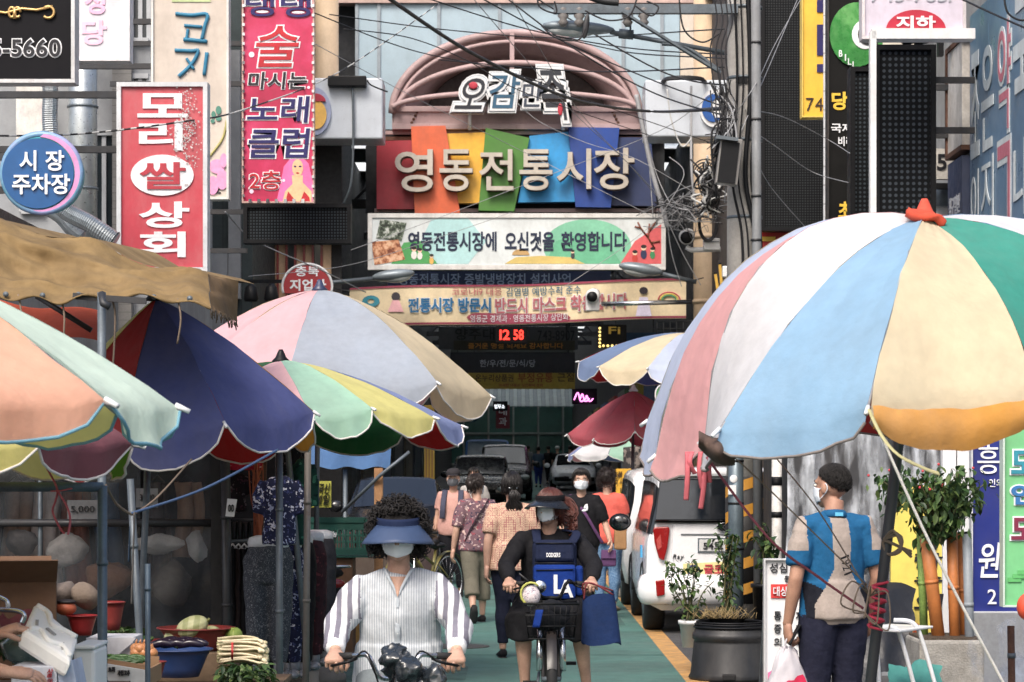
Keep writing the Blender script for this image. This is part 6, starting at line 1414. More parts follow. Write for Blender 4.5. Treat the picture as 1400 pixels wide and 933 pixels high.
# ------------------------------------------------------------------ people
SK = skin_mat('skin',C(186,148,128)); SK2 = skin_mat('skin_tan',C(172,130,108))
maskm = mat('face_mask_cloth',C(224,230,238),rough=.8,var=.03,bump=.12,bs=30)
hairm = mat('black_hair',C(26,22,22),rough=.45,var=.2,vs=20); hairb = mat('auburn_hair',C(84,42,34),rough=.42,var=.25,vs=20); hairk = mat('dark_brown_hair',C(38,28,26),rough=.45,var=.2,vs=20)
eyew = mat('eye_white',C(226,222,216),rough=.2); eyed = mat('eye_dark',C(30,22,20),rough=.15)
def hand(b,w,d,palm,thumb,H,curl=(.5,.6,.4),n=7,tc=.5):
 """five fingers and a palm: w wrist, d the way the fingers go, palm the way it faces, thumb its thumb side"""
 d = d.normalized(); palm = (palm - d * palm.dot(d)).normalized(); a = d.cross(palm).normalized()
 if a.dot(thumb) < 0: a = -a
 s = H * .105
 b.tube([w - d * .12 * s,w + d * .1 * s,w + d * .32 * s,w + d * .5 * s,w + d * .56 * s],[(.17 * s,.13 * s),(.2 * s,.13 * s),(.25 * s,.13 * s),(.25 * s,.11 * s),(.2 * s,.07 * s)],10,xd=a)
 for i,(o,L,r) in enumerate(((.185,.44,.058),(.065,.49,.06),(-.06,.45,.057),(-.175,.36,.05))):
  p = w + d * (.5 - .03 * abs(i - 1)) * s + a * o * s; ang = 0; pts = [p - d * .08 * s,p]; c = [x * (1 + .07 * i) for x in curl]
  for k,f in enumerate((.45,.3,.25)):
   ang += c[k]; q = d * math.cos(ang) + palm * math.sin(ang)
   p = p + q * L * f * s + a * o * .06 * s; pts.append(p)
  b.tube(pts,[r * s * 1.05,r * s * 1.1,r * s,r * s * .92,r * s * .6],n)
 p = w + d * .12 * s + a * .17 * s; t1 = (d * .65 + a * .7 + palm * .15).normalized(); t2 = (d * .8 + a * (.5 - tc * .5) + palm * (.2 + tc)).normalized(); t3 = (d * .8 + a * (.2 - tc * .8) + palm * (.2 + tc)).normalized()
 pts = [p - t1 * .06 * s,p,p + t1 * .22 * s,p + t1 * .22 * s + t2 * .19 * s,p + t1 * .22 * s + t2 * .19 * s + t3 * .15 * s]
 b.tube(pts,[.08 * s,.085 * s,.075 * s,.066 * s,.042 * s],n)
class Person:
 """joints in a body frame (x to the person's right, y forward, z up, in units of the height), placed by pos, turn and H"""
 def __init__(s,name,label,pos,turn,H,J=None,lean=0,vox=.012,head_turn=0,head_tilt=0,skin=None,group=None):
  s.H,s.vox,s.skin = H,vox,skin or SK
  s.M = Matrix.Translation(Vector(pos)) @ Matrix.Rotation(turn,4,'Z')
  s.t = thing(name,label,'person',pos,group)
  j = dict(pel=(0,0,.525),wai=(0,.005,.615),che=(0,.01,.715),shc=(0,-.005,.80),nek=(0,0,.845),head=(0,.018,.925),
     shl=(-.098,-.005,.80),shr=(.098,-.005,.80),ell=(-.128,-.02,.635),elr=(.128,-.02,.635),wrl=(-.135,.03,.49),wrr=(.135,.03,.49),
     hil=(-.05,0,.515),hir=(.05,0,.515),knl=(-.052,.012,.285),knr=(.052,.012,.285),anl=(-.052,-.01,.045),anr=(.052,-.01,.045))
  if lean:
   for k in ('wai','che','shc','nek','head','shl','shr','ell','elr','wrl','wrr'):
    x,y,z = j[k]; f = (z - .525); j[k] = (x,y + f * math.sin(lean),.525 + f * math.cos(lean))
  if J: j.update(J)
  s.j = {k: s.M @ (Vector(v) * H) for k,v in j.items()}
  s.R3 = s.M.to_3x3()
  s.X,s.Y,s.Z = s.R3 @ Vector((1,0,0)),s.R3 @ Vector((0,1,0)),Vector((0,0,1))
  s.hm = s.R3 @ Matrix.Rotation(head_turn,3,'Z') @ Matrix.Rotation(head_tilt,3,'X')
 def hp(s,x,y,z): return s.j['head'] + s.hm @ (Vector((x,y,z)) * s.H)
 def torso(s,b,g=1,e=0,top=True,low=True,hipw=1.0,chest=1.0,belly=1.0,bust=0):
  H = s.H; j = s.j; f = lambda x,y: (H * x * g + e,H * y * g + e)
  pts = [j['pel'] - s.Z * .045 * H,j['pel'],j['wai'],j['che'],j['che'].lerp(j['shc'],.6),j['shc'],j['shc'] + (j['nek'] - j['shc']) * .45]
  rs = [f(.086 * hipw,.062 * hipw),f(.098 * hipw,.071 * hipw),f(.082 * belly,.06 * belly),f(.092 * chest,.068 * chest),f(.095 * chest,.06),f(.078,.046),f(.04,.036)]
  if not low: pts,rs = pts[2:],rs[2:]
  b.tube(pts,rs,18,xd=s.X)
  for k in ('shl','shr'): b.tube([j['nek'].lerp(j[k],.2) - s.Z * .032 * H,j['nek'].lerp(j[k],.55) - s.Z * .014 * H,j[k].lerp(j['shc'],.1)],[f(.022,.03),f(.026,.03),f(.026,.028)],12)
  if bust:
   for q in (-1,1): b.ell(j['che'] + s.X * q * .042 * H + s.Y * (.045 * H) - s.Z * .005 * H,(.04 * H * bust,.035 * H * bust,.042 * H * bust))
 def arm(s,b,side,g=1,e=0,upto=1.0):
  j = s.j; H = s.H; S,E_,Wr = j['sh' + side],j['el' + side],j['wr' + side]
  b.tube([j['shc'].lerp(S,.3) - s.Z * .012 * H,S.lerp(j['shc'],.25) - s.Z * .004 * H,S,S.lerp(E_,.15)],[.03 * H,(.034 * H + e),(.031 * H * (g * .5 + .5) + e),.031 * H * (g * .7 + .3) + e],12)
  pts = [S.lerp(E_,.08),S.lerp(E_,.35),S.lerp(E_,.8),E_,E_.lerp(Wr,.3),E_.lerp(Wr,.7),Wr]
  rs = [.0305 - (.006 if g > 1.2 else 0),.031,.026,.025,.0255,.02,.0165]
  n = len(pts)
  if upto < 1:
   tot = (E_ - S).length + (Wr - E_).length; keep = tot * upto; o,ro,acc = [pts[0]],[rs[0]],0
   for i in range(1,n):
    l = (pts[i] - pts[i - 1]).length
    if acc + l >= keep:
     q = (keep - acc) / l; o.append(pts[i - 1].lerp(pts[i],q)); ro.append(rs[i - 1] + (rs[i] - rs[i - 1]) * q); break
    o.append(pts[i]); ro.append(rs[i]); acc += l
   pts,rs = o,ro
  b.tube(pts,[r * H * g + e for r in rs],12)
 def leg(s,b,side,g=1,e=0,upto=1.0,flare=0):
  j = s.j; H = s.H; S,K,A = j['hi' + side],j['kn' + side],j['an' + side]
  full = [S,S.lerp(K,.3),S.lerp(K,.75),K,K.lerp(A,.3),K.lerp(A,.75),A]
  rs = [.058,.054,.041,.036,.037,.025,.021]
  cut = [(0),.15,.375,.5,.65,.875,1]
  o,ro = [],[]
  for p,r,c in zip(full,rs,cut):
   if c <= upto: o.append(p); ro.append(max(r * H * g + e,(r * g + flare * c) * H + e))
  if upto not in cut:
   q = S.lerp(K,upto / .5) if upto < .5 else K.lerp(A,(upto - .5) / .5); o.append(q); ro.append(ro[-1])
  b.tube(o,ro,14,xd=s.X)
 def head(s,b):
  H = s.H; h = s.hp; m = s.hm
  b.ell(h(0,-.008,.018),(.0475 * H,.056 * H,.055 * H),m,18,12)
  b.ell(h(0,.012,-.018),(.041 * H,.042 * H,.05 * H),m,16,10)
  b.ell(h(0,.03,-.05),(.022 * H,.02 * H,.018 * H),m,12,8)
  b.tube([h(0,.052,.012),h(0,.06,-.008),h(0,.066,-.018),h(0,.052,-.024)],[.006 * H,.008 * H,.01 * H,.006 * H],8)
  b.tube([h(-.03,.042,.018),h(0,.05,.02),h(.03,.042,.018)],.006 * H,8)
  b.tube([h(-.013,.045,-.038),h(0,.051,-.037),h(.013,.045,-.038)],.0055 * H,8)
  for q in (-1,1):
   b.ell(h(q * .049,-.004,-.004),(.006 * H,.012 * H,.02 * H),m,10,8)
   b.ell(h(q * .024,.034,-.016),(.014 * H,.012 * H,.012 * H),m,10,8)
  b.tube([s.j['shc'] - s.Z * .01 * H,s.j['nek'],h(0,-.012,-.045)],[.036 * H,.031 * H,.033 * H],14)
 def body(s,legs=1.0,hands=None,armhands=None):
  b = MB(); s.head(b); s.torso(b,.86)
  for q in 'lr': s.arm(b,q,.95); s.leg(b,q,.93)
  b = b.remesh(s.vox,2)
  for q in 'lr':                  # hands stay at finger scale on the same mesh
   hd = (hands or {}).get(q)
   d = (s.j['wr' + q] - s.j['el' + q]).normalized()
   if hd is None: hd = dict(d=d,palm=(-s.X if q == 'r' else s.X),thumb=s.Y,curl=(.35,.45,.3))
   hand(b,s.j['wr' + q],hd.get('d',d),hd['palm'],hd['thumb'],s.H,hd.get('curl',(.5,.6,.4)),tc=hd.get('tc',.5))
  s.bodyo = b.build('body',s.skin,s.t)
  for q in (-1,1):
   e = part('eye',eyew,s.t,lambda b: b.ell(s.hp(q * .0195,.0475,.0065),(.0085 * s.H,.006 * s.H,.0055 * s.H),s.hm,10,7))
   part('iris',eyed,e,lambda b: b.ell(s.hp(q * .0195,.0525,.0065),(.0042 * s.H,.0025 * s.H,.0042 * s.H),s.hm,10,6))
   part('eyebrow',hairk,s.t,lambda b: b.tube([s.hp(q * .01,.0535,.0205),s.hp(q * .02,.0525,.0225),s.hp(q * .031,.046,.02)],.0022 * s.H,6))
  return s
 def wearit(s,name,m,fn,vox=None,wr=.006,wsc=9,smooth=6,matfn=None):
  b = MB(); fn(b)
  return b.remesh(vox or s.vox,smooth,wrinkle=wr,wsc=wsc,matfn=matfn).build(name,m,s.t)
 def shirt(s,m,sleeve=.3,g=1.12,e=.004,long=.0,wr=.006,chest=1,belly=1.1,hipw=1.05,bust=0,sg=1.25,matfn=None,name='shirt',hem=0):
  def fn(b):
   s.torso(b,g,e,chest=chest,belly=belly,hipw=hipw,bust=bust)
   if hem: b.tube([s.j['wai'],s.j['pel'],s.j['pel'] - s.Z * hem * s.H],[(.09 * s.H * belly * g,.068 * s.H * belly * g),(.102 * s.H * hipw * g,.076 * s.H * hipw * g),(.104 * s.H * hipw * g,.078 * s.H * hipw * g)],18,xd=s.X)
   for q in 'lr': s.arm(b,q,sg,.004,sleeve)
  return s.wearit(name,m,fn,wr=wr,matfn=matfn)
 def trousers(s,m,upto=.95,g=1.12,flare=0,hipw=1.04,name='trousers',wr=.006):
  def fn(b):
   s.H_ = s.H
   b.tube([s.j['wai'] - s.Z * .03 * s.H,s.j['pel'],s.j['pel'] - s.Z * .05 * s.H],[(.086 * s.H * hipw,.066 * s.H * hipw),(.1 * s.H * hipw,.076 * s.H * hipw),(.094 * s.H * hipw,.07 * s.H * hipw)],18,xd=s.X)
   for q in 'lr': s.leg(b,q,g,.003,upto,flare)
  return s.wearit(name,m,fn,wr=wr)
 def shoes(s,m,dirs=None,sole=True):
  for q in 'lr':
   a = s.j['an' + q]; f = (dirs or {}).get(q,s.Y).normalized(); H = s.H
   u = (s.Z - f * s.Z.dot(f)).normalized()
   b = MB(); b.tube([a - f * .035 * H - u * .022 * H,a - f * .01 * H - u * .018 * H,a + f * .04 * H - u * .026 * H,a + f * .085 * H - u * .032 * H,a + f * .108 * H - u * .035 * H],[(.018 * H,.018 * H),(.024 * H,.024 * H),(.026 * H,.019 * H),(.027 * H,.013 * H),(.016 * H,.008 * H)],14,xd=f.cross(u))
   sh = b.build('shoe',m,s.t)
   part('sole',rubber,sh,lambda b: b.tube([a - f * .045 * H - u * .042 * H,a - u * .043 * H,a + f * .06 * H - u * .045 * H,a + f * .112 * H - u * .044 * H],[(.016 * H,.006 * H),(.025 * H,.006 * H),(.028 * H,.006 * H),(.014 * H,.005 * H)],12,xd=f.cross(u)))
 def mask(s,m=None):
  H = s.H
  def fn(u,v):
   a = (u - .5) * 2.5; z = .004 - .062 * v
   r = (.058 + .012 * math.exp(-(a / .25) ** 2) * (1 - abs(v - .35) * 1.2) - .01 * max(v - .6,0) * 2) * (1 - .1 * abs(a) ** 2 * .5)
   sx = .86
   return s.hp(r * math.sin(a) * sx,.002 + r * math.cos(a) * 1.0,z * (1 - .25 * abs(a)) - .012 * abs(a) * .4)
  k = part('face_mask',m or maskm,s.t,lambda b: b.grid(fn,18,10),solid=.002)
  for q in (0,1): part('ear_loop',maskm,k,lambda b: b.tube(curve_pts([fn(q,.15),s.hp((q * 2 - 1) * .05,-.012,.012),s.hp((q * 2 - 1) * .051,-.018,-.01),fn(q,.85)],5),.0016 * H,5))
 def hair(s,m,n=260,length=.06,cap=True,vol=1.08,front=.55,jit=.0018,rad=.0022,nape=-.05,seed=1,seg=6,name='hair',back=1.0,taper=0):
  r = random.Random(seed); H = s.H; b = MB()
  ax,ay,az = .0475 * vol,.058 * vol,.056 * vol
  def sc(th,ph,k=1): return Vector((ax * k * math.sin(th) * math.sin(ph),-.008 + ay * k * math.sin(th) * math.cos(ph),.018 + az * k * math.cos(th)))
  def lim(ph):                     # how far down hair reaches, by direction (0 = face)
   c = (1 - math.cos(ph)) / 2
   return front * math.pi * .5 + (math.pi * .68 * back - front * math.pi * .5) * min(max((c - .12) / .75,0),1)
  if cap:
   vs = []; NU,NV = 28,9
   for jv in range(NV + 1):
    for i in range(NU):
     ph = 2 * math.pi * i / NU; vs.append(s.hp(*sc(lim(ph) * jv / NV + .001,ph,1 - taper * (jv / NV) ** 2)))
   b.add(vs,[(q * NU + i,q * NU + (i + 1) % NU,(q + 1) * NU + (i + 1) % NU,(q + 1) * NU + i) for q in range(NV) for i in range(NU)],0,True)
  for _ in range(n):
   ph = r.uniform(-math.pi,math.pi); th0 = r.uniform(.05,lim(ph) * .9); pts = []
   L = length * r.uniform(.7,1.2); L0 = L
   th,k = th0,1.0 + r.uniform(0,.05)
   p = sc(th,ph,k); dn = 0
   for q in range(seg):
    pts.append(s.hp(p.x * 1.03 + r.gauss(0,jit),p.y * 1.03 + r.gauss(0,jit),p.z + r.gauss(0,jit) * .4))
    stp = L / seg
    if th < lim(ph) * 1.02: th += stp / .056; p = sc(th,ph + r.gauss(0,.05),k * (1 - taper * (th / lim(ph)) ** 2))
    elif p.z > nape: p = p + Vector((0,0,-stp))
   b.tube(pts,[rad * H] * (seg - 1) + [.0006 * H],3)
  return b.build(name,m,s.t)
 def curly(s,m,n=520,seed=2,vol=1.35,rad=.011,low=-.062):
  r = random.Random(seed); H = s.H; b = MB()
  b.ell(s.hp(0,-.016,.022),(.062 * H,.062 * H,.06 * H),s.hm,18,12)
  for _ in range(n):
   for _t in range(30):
    v = Vector((r.gauss(0,1),r.gauss(0,1),r.gauss(0,1))).normalized()
    if v.z < -.8 or (v.y > .45 and v.z < .62): continue
    break
   k = r.uniform(.98,vol); c = Vector((v.x * .058 * k,-.016 + v.y * .058 * k,.02 + v.z * .058 * k))
   if c.z < .01: c = Vector((c.x * 1.05,c.y,.01 + (c.z - .01) * 1.7))
   if c.z < low: continue
   if c.y > .012 and c.z < .045 and abs(c.x) < .052: continue
   a1 = Vector((r.gauss(0,1),r.gauss(0,1),r.gauss(0,1))).normalized(); a2 = a1.orthogonal().normalized(); a3 = a1.cross(a2); R0 = rad * r.uniform(.5,1.1); tw = r.uniform(.7,1.8)
   b.tube([s.hp(*(c + (a2 * math.cos(t * tw) + a3 * math.sin(t * tw)) * R0 + a1 * (t - 3) * .0042)) for t in range(7)],[.0012 * H,.0017 * H,.0019 * H,.0019 * H,.0017 * H,.0012 * H,.0005 * H],3)
  return b.build('hair',m,s.t)
 def visor(s,m,m2,w=1.0,down=.02,out=.085):
  H = s.H
  bd = part('visor',m,s.t,lambda b: b.grid(lambda u,v: s.hp(.054 * w * math.sin((u - .5) * 4.6),-.006 + .062 * math.cos((u - .5) * 4.6),.026 + .026 * v - .004 * math.cos((u - .5) * 4.6)),30,3),solid=.004)
  part('brim',m2,bd,lambda b: b.grid(lambda u,v: s.hp((.055 + .038 * v) * w * math.sin((u - .5) * 3.3),-.006 + (.063 + out * v * max(math.cos((u - .5) * 2.9),.05) ** .7) * math.cos((u - .5) * 3.3 * .9),.03 - down * v * 1.1 - .016 * v * abs(u - .5) * 2 - .01 * v * v),30,6),solid=.003)
  return bd
# ---- bicycle used by both riders and the parked one (local frame: x right, y forward, z up)
def bicycle(label,pos,turn,wheel=.29,fm=None,hb_z=.88,hb_w=.24,hb_y=.3,seat_z=.74,wb=.95,basket=True,group=None,fat=.018,sweep=.14,chromebar=True):
 t = thing('bicycle',label,'bicycle',pos,group,turn)
 fm = fm or paint('bike_black',C(24,24,28)); bm = chrome if chromebar else blackp
 K = dict(world=False)
 fy,ry = wb * .55,-wb * .45
 for nm,y in (('front',fy),('rear',ry)):
  w = part('wheel',rubber,t,lambda b: b.tube([(0,y + wheel * math.cos(a * math.pi / 18),wheel + .01 + wheel * math.sin(a * math.pi / 18)) for a in range(37)],fat,8,False),**K)
  part('rim',chrome,w,lambda b: b.tube([(0,y + (wheel - fat * 1.6) * math.cos(a * math.pi / 18),wheel + .01 + (wheel - fat * 1.6) * math.sin(a * math.pi / 18)) for a in range(37)],.009,6,False),**K)
  part('spoke',chrome,w,lambda b: [b.tube([(.012 * (-1) ** a,y,wheel + .01),(0,y + (wheel - .03) * math.cos(a * .349),wheel + .01 + (wheel - .03) * math.sin(a * .349))],.0016,4) for a in range(18)],**K)
  part('axle',steel,w,lambda b: b.tube([(-.06,y,wheel + .01),(.06,y,wheel + .01)],.016,8),**K)
  part('mudguard',fm,t,lambda b: b.grid(lambda u,v: Vector((.03 * (v - .5) * 2,y + (wheel + .035) * math.cos(.3 + 2.4 * u),wheel + .01 + (wheel + .035) * math.sin(.3 + 2.4 * u) - .01 * (2 * v - 1) ** 2)),18,4),**K)
 hx,hz,hy = 0,hb_z - .1,hb_y
 part('frame',fm,t,lambda b: (b.tube([(0,hy,hz - .12),(0,-.05,wheel + .02)],.019,8),b.tube([(0,-.05,wheel),(0,-.16,seat_z - .06)],.017,8),b.tube([(0,hy,hz - .04),(0,-.1,wheel + .22)],.017,8),
   b.tube([(.05,ry,wheel),(0,-.05,wheel)],.01,6),b.tube([(-.05,ry,wheel),(0,-.05,wheel)],.01,6),b.tube([(.05,ry,wheel),(0,-.13,seat_z - .16)],.009,6),b.tube([(-.05,ry,wheel),(0,-.13,seat_z - .16)],.009,6)),**K)
 part('fork',chrome if chromebar else fm,t,lambda b: [b.tube([(q * .05,fy,wheel + .01),(q * .05,hy + .06,hz - .3),(q * .03,hy + .02,hz - .14),(0,hy,hz - .1),(0,hy - .01,hz + .02)],.014,8) for q in (-1,1)],**K)
 hb = part('handlebar',bm,t,lambda b: b.tube(curve_pts([(-hb_w,hy - sweep,hb_z),(-hb_w * .62,hy - sweep * .35,hb_z + .01),(-hb_w * .4,hy + .015,hb_z + .012),(-.06,hy + .02,hz + .03),(0,hy,hz + .02),(.06,hy + .02,hz + .03),(hb_w * .4,hy + .015,hb_z + .012),(hb_w * .62,hy - sweep * .35,hb_z + .01),(hb_w,hy - sweep,hb_z)],6),.011,8),**K)
 for q in (-1,1):
  part('grip',rubber,hb,lambda b: b.tube([(q * hb_w * 1.0,hy - sweep,hb_z),(q * hb_w * .66,hy - sweep * .42,hb_z + .008)],[.016,.015],10),**K)
  part('brake_lever',blackp,hb,lambda b: b.tube(curve_pts([(q * hb_w * .6,hy - sweep * .25,hb_z),(q * hb_w * .75,hy - sweep * .4 + .05,hb_z - .015),(q * hb_w * 1.02,hy - sweep + .065,hb_z - .035)],4),[.008,.006,.006],6),**K)
  part('brake_cable',blackp,t,lambda b: b.tube(curve_pts([(q * hb_w * .62,hy - .02,hb_z),(q * .1,hy + .13,hb_z + .03),(q * .03,hy + .1,hz - .1),(0,hy + .05,hz - .25)],6),.004,5),**K)
 part('saddle',blackp,t,lambda b: (b.ell((0,-.2,seat_z - .01),(.1,.1,.035)),b.tube([(0,-.16,seat_z),(0,-.03,seat_z)],[.06,.025],10)),**K)
 part('seat_post',chrome,t,lambda b: b.tube([(0,-.17,seat_z - .02),(0,-.13,seat_z - .25)],.013,8),**K)
 part('crank',steel,t,lambda b: (b.tube([(.07,-.05,wheel),(.08,.1,wheel - .05)],.01,6),b.tube([(-.07,-.05,wheel),(-.08,-.2,wheel + .05)],.01,6),b.tube([(.05,-.05,wheel),(.055,-.05,wheel)],.09,18)),**K)
 part('pedal',rubber,t,lambda b: (b.box((.13,.1,wheel - .05),(.09,.07,.02)),b.box((-.13,-.2,wheel + .05),(.09,.07,.02))),**K)
 if basket:
  bz0,bz1,by = hz - .22,hz + .0,hy + .22
  bk = part('basket',blackp,t,lambda b: [b.tube([(sx * wx,by + sy * wy,z) for sx,sy in ((-1,-1),(1,-1),(1,1),(-1,1),(-1,-1))],r,5) for z,wx,wy,r in ((bz1,.17,.13,.008),(bz1 - .07,.16,.122,.004),(bz1 - .14,.15,.114,.004),(bz0,.14,.105,.006))],**K)
  part('basket_wire',blackp,bk,lambda b: [b.tube([(x * .14,by + y * .105,bz0),(x * .17,by + y * .13,bz1)],.0028,4) for x,y in [(-1 + 2 * k / 9,s_) for k in range(10) for s_ in (-1,1)] + [(s_,-1 + 2 * k / 7) for k in range(8) for s_ in (-1,1)]] + [b.tube([(-.14 + .028 * k,by - .105,bz0),(-.14 + .028 * k,by + .105,bz0)],.0025,4) for k in range(11)],**K)
 return t
# ---- nearest rider
d1 = 10.25; g1 = P(543,640,d1).x
H1 = 1.54
Jr = dict(pel=(0,-.13,.46),wai=(0,-.125,.55),che=(0,-.105,.645),shc=(0,-.095,.735),nek=(0,-.085,.775),head=(0,-.06,.852),
   shl=(-.1,-.1,.708),shr=(.1,-.1,.708),ell=(-.168,-.05,.60),elr=(.168,-.05,.60),wrl=(-.165,.078,.536),wrr=(.165,.078,.536),
   hil=(-.055,-.13,.45),hir=(.055,-.13,.45),knl=(-.075,.1,.38),knr=(.075,.13,.33),anl=(-.08,.02,.2),anr=(.08,.06,.1))
r1 = Person('person','woman with curly black hair, navy sun visor and striped white blouse riding toward the camera',(g1,d1,0),math.pi,H1,Jr,vox=.0075,head_tilt=-.06)
dn = Vector((0,0,-1))
grip = {q: dict(d=(r1.Y * .9 + Vector((0,0,-.35))),palm=dn,thumb=(-r1.X if q == 'r' else r1.X),curl=(.95,1.25,.9),tc=.9) for q in 'lr'}
r1.body(hands=grip)
blouse = wear('pinstripe_blouse',C(196,200,204),pat='stripes',cols=(C(158,166,176),),ps=95,bump=.3,bs=10)
sleevem = wear('striped_sleeve',C(222,224,228),pat='stripes',cols=(C(118,116,130),),ps=22,bump=.3,bs=10)
M1i = r1.M.inverted()
bl = r1.shirt([blouse,sleevem],sleeve=.86,sg=1.46,matfn=lambda p: 1 if abs((M1i @ p).x) > .103 * H1 + max(0,(M1i @ p).z / H1 - .7) * .2 - (.0 if (M1i @ p).z / H1 > .62 else -.028 * H1) else 0,g=1.1,belly=1.24,hipw=1.16,chest=1.06,bust=.8,wr=.011,name='blouse',hem=.03)
for q,sx in (('l',-1),('r',1)):
 ce = r1.j['el' + q].lerp(r1.j['wr' + q],.76); ax = (r1.j['wr' + q] - r1.j['el' + q]).normalized()
 part('cuff',wear('white_cuff',C(222,224,228)),bl,lambda b: b.tube([ce - ax * .02,ce + ax * .02,ce + ax * .03],[.042,.041,.036],16))
part('placket',wear('blouse_edge',C(176,184,192)),r1.t,lambda b: b.tube(curve_pts([r1.j['che'] + r1.Y * .118 + r1.Z * .0,r1.j['che'] + r1.Y * .122 - r1.Z * .09,r1.j['wai'] + r1.Y * .132,r1.j['pel'] + r1.Y * .14],5),[(.012,.004)] * 4,8,xd=r1.X))
part('neck_edge',wear('blouse_edge',C(176,184,192)),r1.t,lambda b: [b.tube(curve_pts([r1.j['shc'] + r1.X * q * .062 + r1.Z * .035 + r1.Y * .01,r1.j['shc'] + r1.X * q * .045 + r1.Y * .085 + r1.Z * .012,r1.j['che'] + r1.Y * .118 + r1.Z * .055,r1.j['che'] + r1.Y * .122 + r1.Z * .01],5),.007,7) for q in (-1,1)])
part('neckline_skin',SK,r1.t,lambda b: b.grid(lambda u,v: r1.j['shc'].lerp(r1.j['che'],v * .62) + r1.X * (u - .5) * .085 * (1 - v) + r1.Y * (.098 + .026 * v - .03 * (2 * u - 1) ** 2 * (1 - v)) + r1.Z * .005,8,8))
part('button',white_p,r1.t,lambda b: [b.ell(r1.j['che'].lerp(r1.j['pel'],f) + r1.Y * (.128 + .02 * f),(.006,.003,.006),nu=8,nv=5) for f in (.12,.34,.56,.78)])
r1.trousers(wear('grey_trousers',C(108,116,120)),.93,1.12)
r1.shoes(wear('dark_shoe',C(38,38,44)))
r1.curly(mat('frizzy_hair',C(24,20,20),rough=.75,var=.2),1700,vol=1.52,rad=.0105,low=-.06)
r1.visor(wear('visor_navy',C(28,40,70),bump=.1),mat('visor_brim',C(50,68,100),rough=.5,var=.1),1.1,.026,.062)
r1.mask()
bk1 = bicycle('black bicycle with chrome handlebar and wire basket ridden by the woman in the striped blouse',(g1,d1 - .0,0),math.pi,.26,None,H1 * .535 - .012,.262,.27,.66,.9)
b = MB(); rr1 = random.Random(4)
for k in range(26):
 a = rr1.uniform(0,6.28); c0 = Vector((g1 + .08 + rr1.uniform(-.09,.1),d1 - .49 + rr1.uniform(-.07,.07),.73 + rr1.uniform(-.08,.12)))
 b.ell(c0,(rr1.uniform(.03,.07),rr1.uniform(.03,.06),rr1.uniform(.02,.06)),Matrix.Rotation(a,3,'Z') @ Matrix.Rotation(rr1.uniform(-1,1),3,'X'),9,6)
b = b.remesh(.008,2); b.jitter(.016,24); b.jitter(.008,60)
tag(b.build('plastic_bag',mat('black_film',C(36,42,48),rough=.22,spec=.8),loc=(g1 + .08,d1 - .49,.62)),'crumpled black plastic bag in the nearest bicycle basket','plastic bag')
# ---- second rider
d2 = 15.6; g2 = P(752,640,d2).x; H2 = 1.6
J2 = dict(pel=(0,-.2,.46),wai=(0,-.195,.55),che=(0,-.175,.635),shc=(0,-.165,.715),nek=(-.0,-.155,.757),head=(.0,-.125,.838),
   shl=(-.112,-.17,.707),shr=(.112,-.17,.707),ell=(-.18,-.06,.605),elr=(.18,-.06,.605),wrl=(-.165,.07,.548),wrr=(.165,.07,.548),
   hil=(-.06,-.2,.45),hir=(.06,-.2,.45),knl=(-.115,.04,.37),knr=(.11,.04,.37),anl=(-.15,-.02,.11),anr=(.1,-.02,.11))
r2 = Person('person','woman in black with black sun visor and auburn hair riding an electric bicycle',(g2,d2,0),math.pi,H2,J2,vox=.009,head_turn=-.5)
r2.body(hands={q: dict(d=(r2.Y * .9 + Vector((0,0,-.3))),palm=dn,thumb=(-r2.X if q == 'r' else r2.X),curl=(.95,1.25,.9),tc=.9) for q in 'lr'})
r2.shirt(wear('black_top',C(26,26,30)),sleeve=.93,g=1.1,belly=1.3,hipw=1.2,chest=1.12,bust=.85,sg=1.32,wr=.008,name='top')
def sk(b):
 j = r2.j
 for q in 'lr': b.tube([j['hi' + q],j['hi' + q].lerp(j['kn' + q],.6),j['kn' + q] + r2.Z * .005,j['kn' + q].lerp(j['an' + q],.2)],[.13,.128,.118,.105],16)
 b.tube([j['hil'],j['hir']],[.13,.13],12); b.tube([j['hil'].lerp(j['knl'],.7),j['hir'].lerp(j['knr'],.7)],[.07,.07],10)
r2.wearit('skirt',wear('black_skirt',C(22,22,26)),sk,wr=.012,wsc=8)
r2.shoes(wear('sandal',C(120,60,50)))
r2.hair(hairb,700,.13,front=.5,vol=1.1,jit=.0015,nape=-.07,seed=5,back=.95)
part('blown_hair',hairb,r2.t,lambda b: [b.tube(curve_pts([r2.hp(*(Vector((-.04,-.03,.05 - .0022 * k)) + Vector((rr1.gauss(0,.006),rr1.gauss(0,.008),rr1.gauss(0,.006))))),r2.hp(-.075,-.045,.03 - .0022 * k + rr1.gauss(0,.006)),r2.hp(-.09 + rr1.gauss(0,.008),-.05,-.012 - .002 * k + rr1.gauss(0,.008)),r2.hp(-.082 + rr1.gauss(0,.012),-.035,-.055 - .001 * k + rr1.gauss(0,.012))],3),.005,4) for k in range(46)])
r2.visor(wear('visor_black',C(20,20,24)),mat('visor_brim_black',C(22,24,30),rough=.3),1.05,.012,.075)
r2.mask()
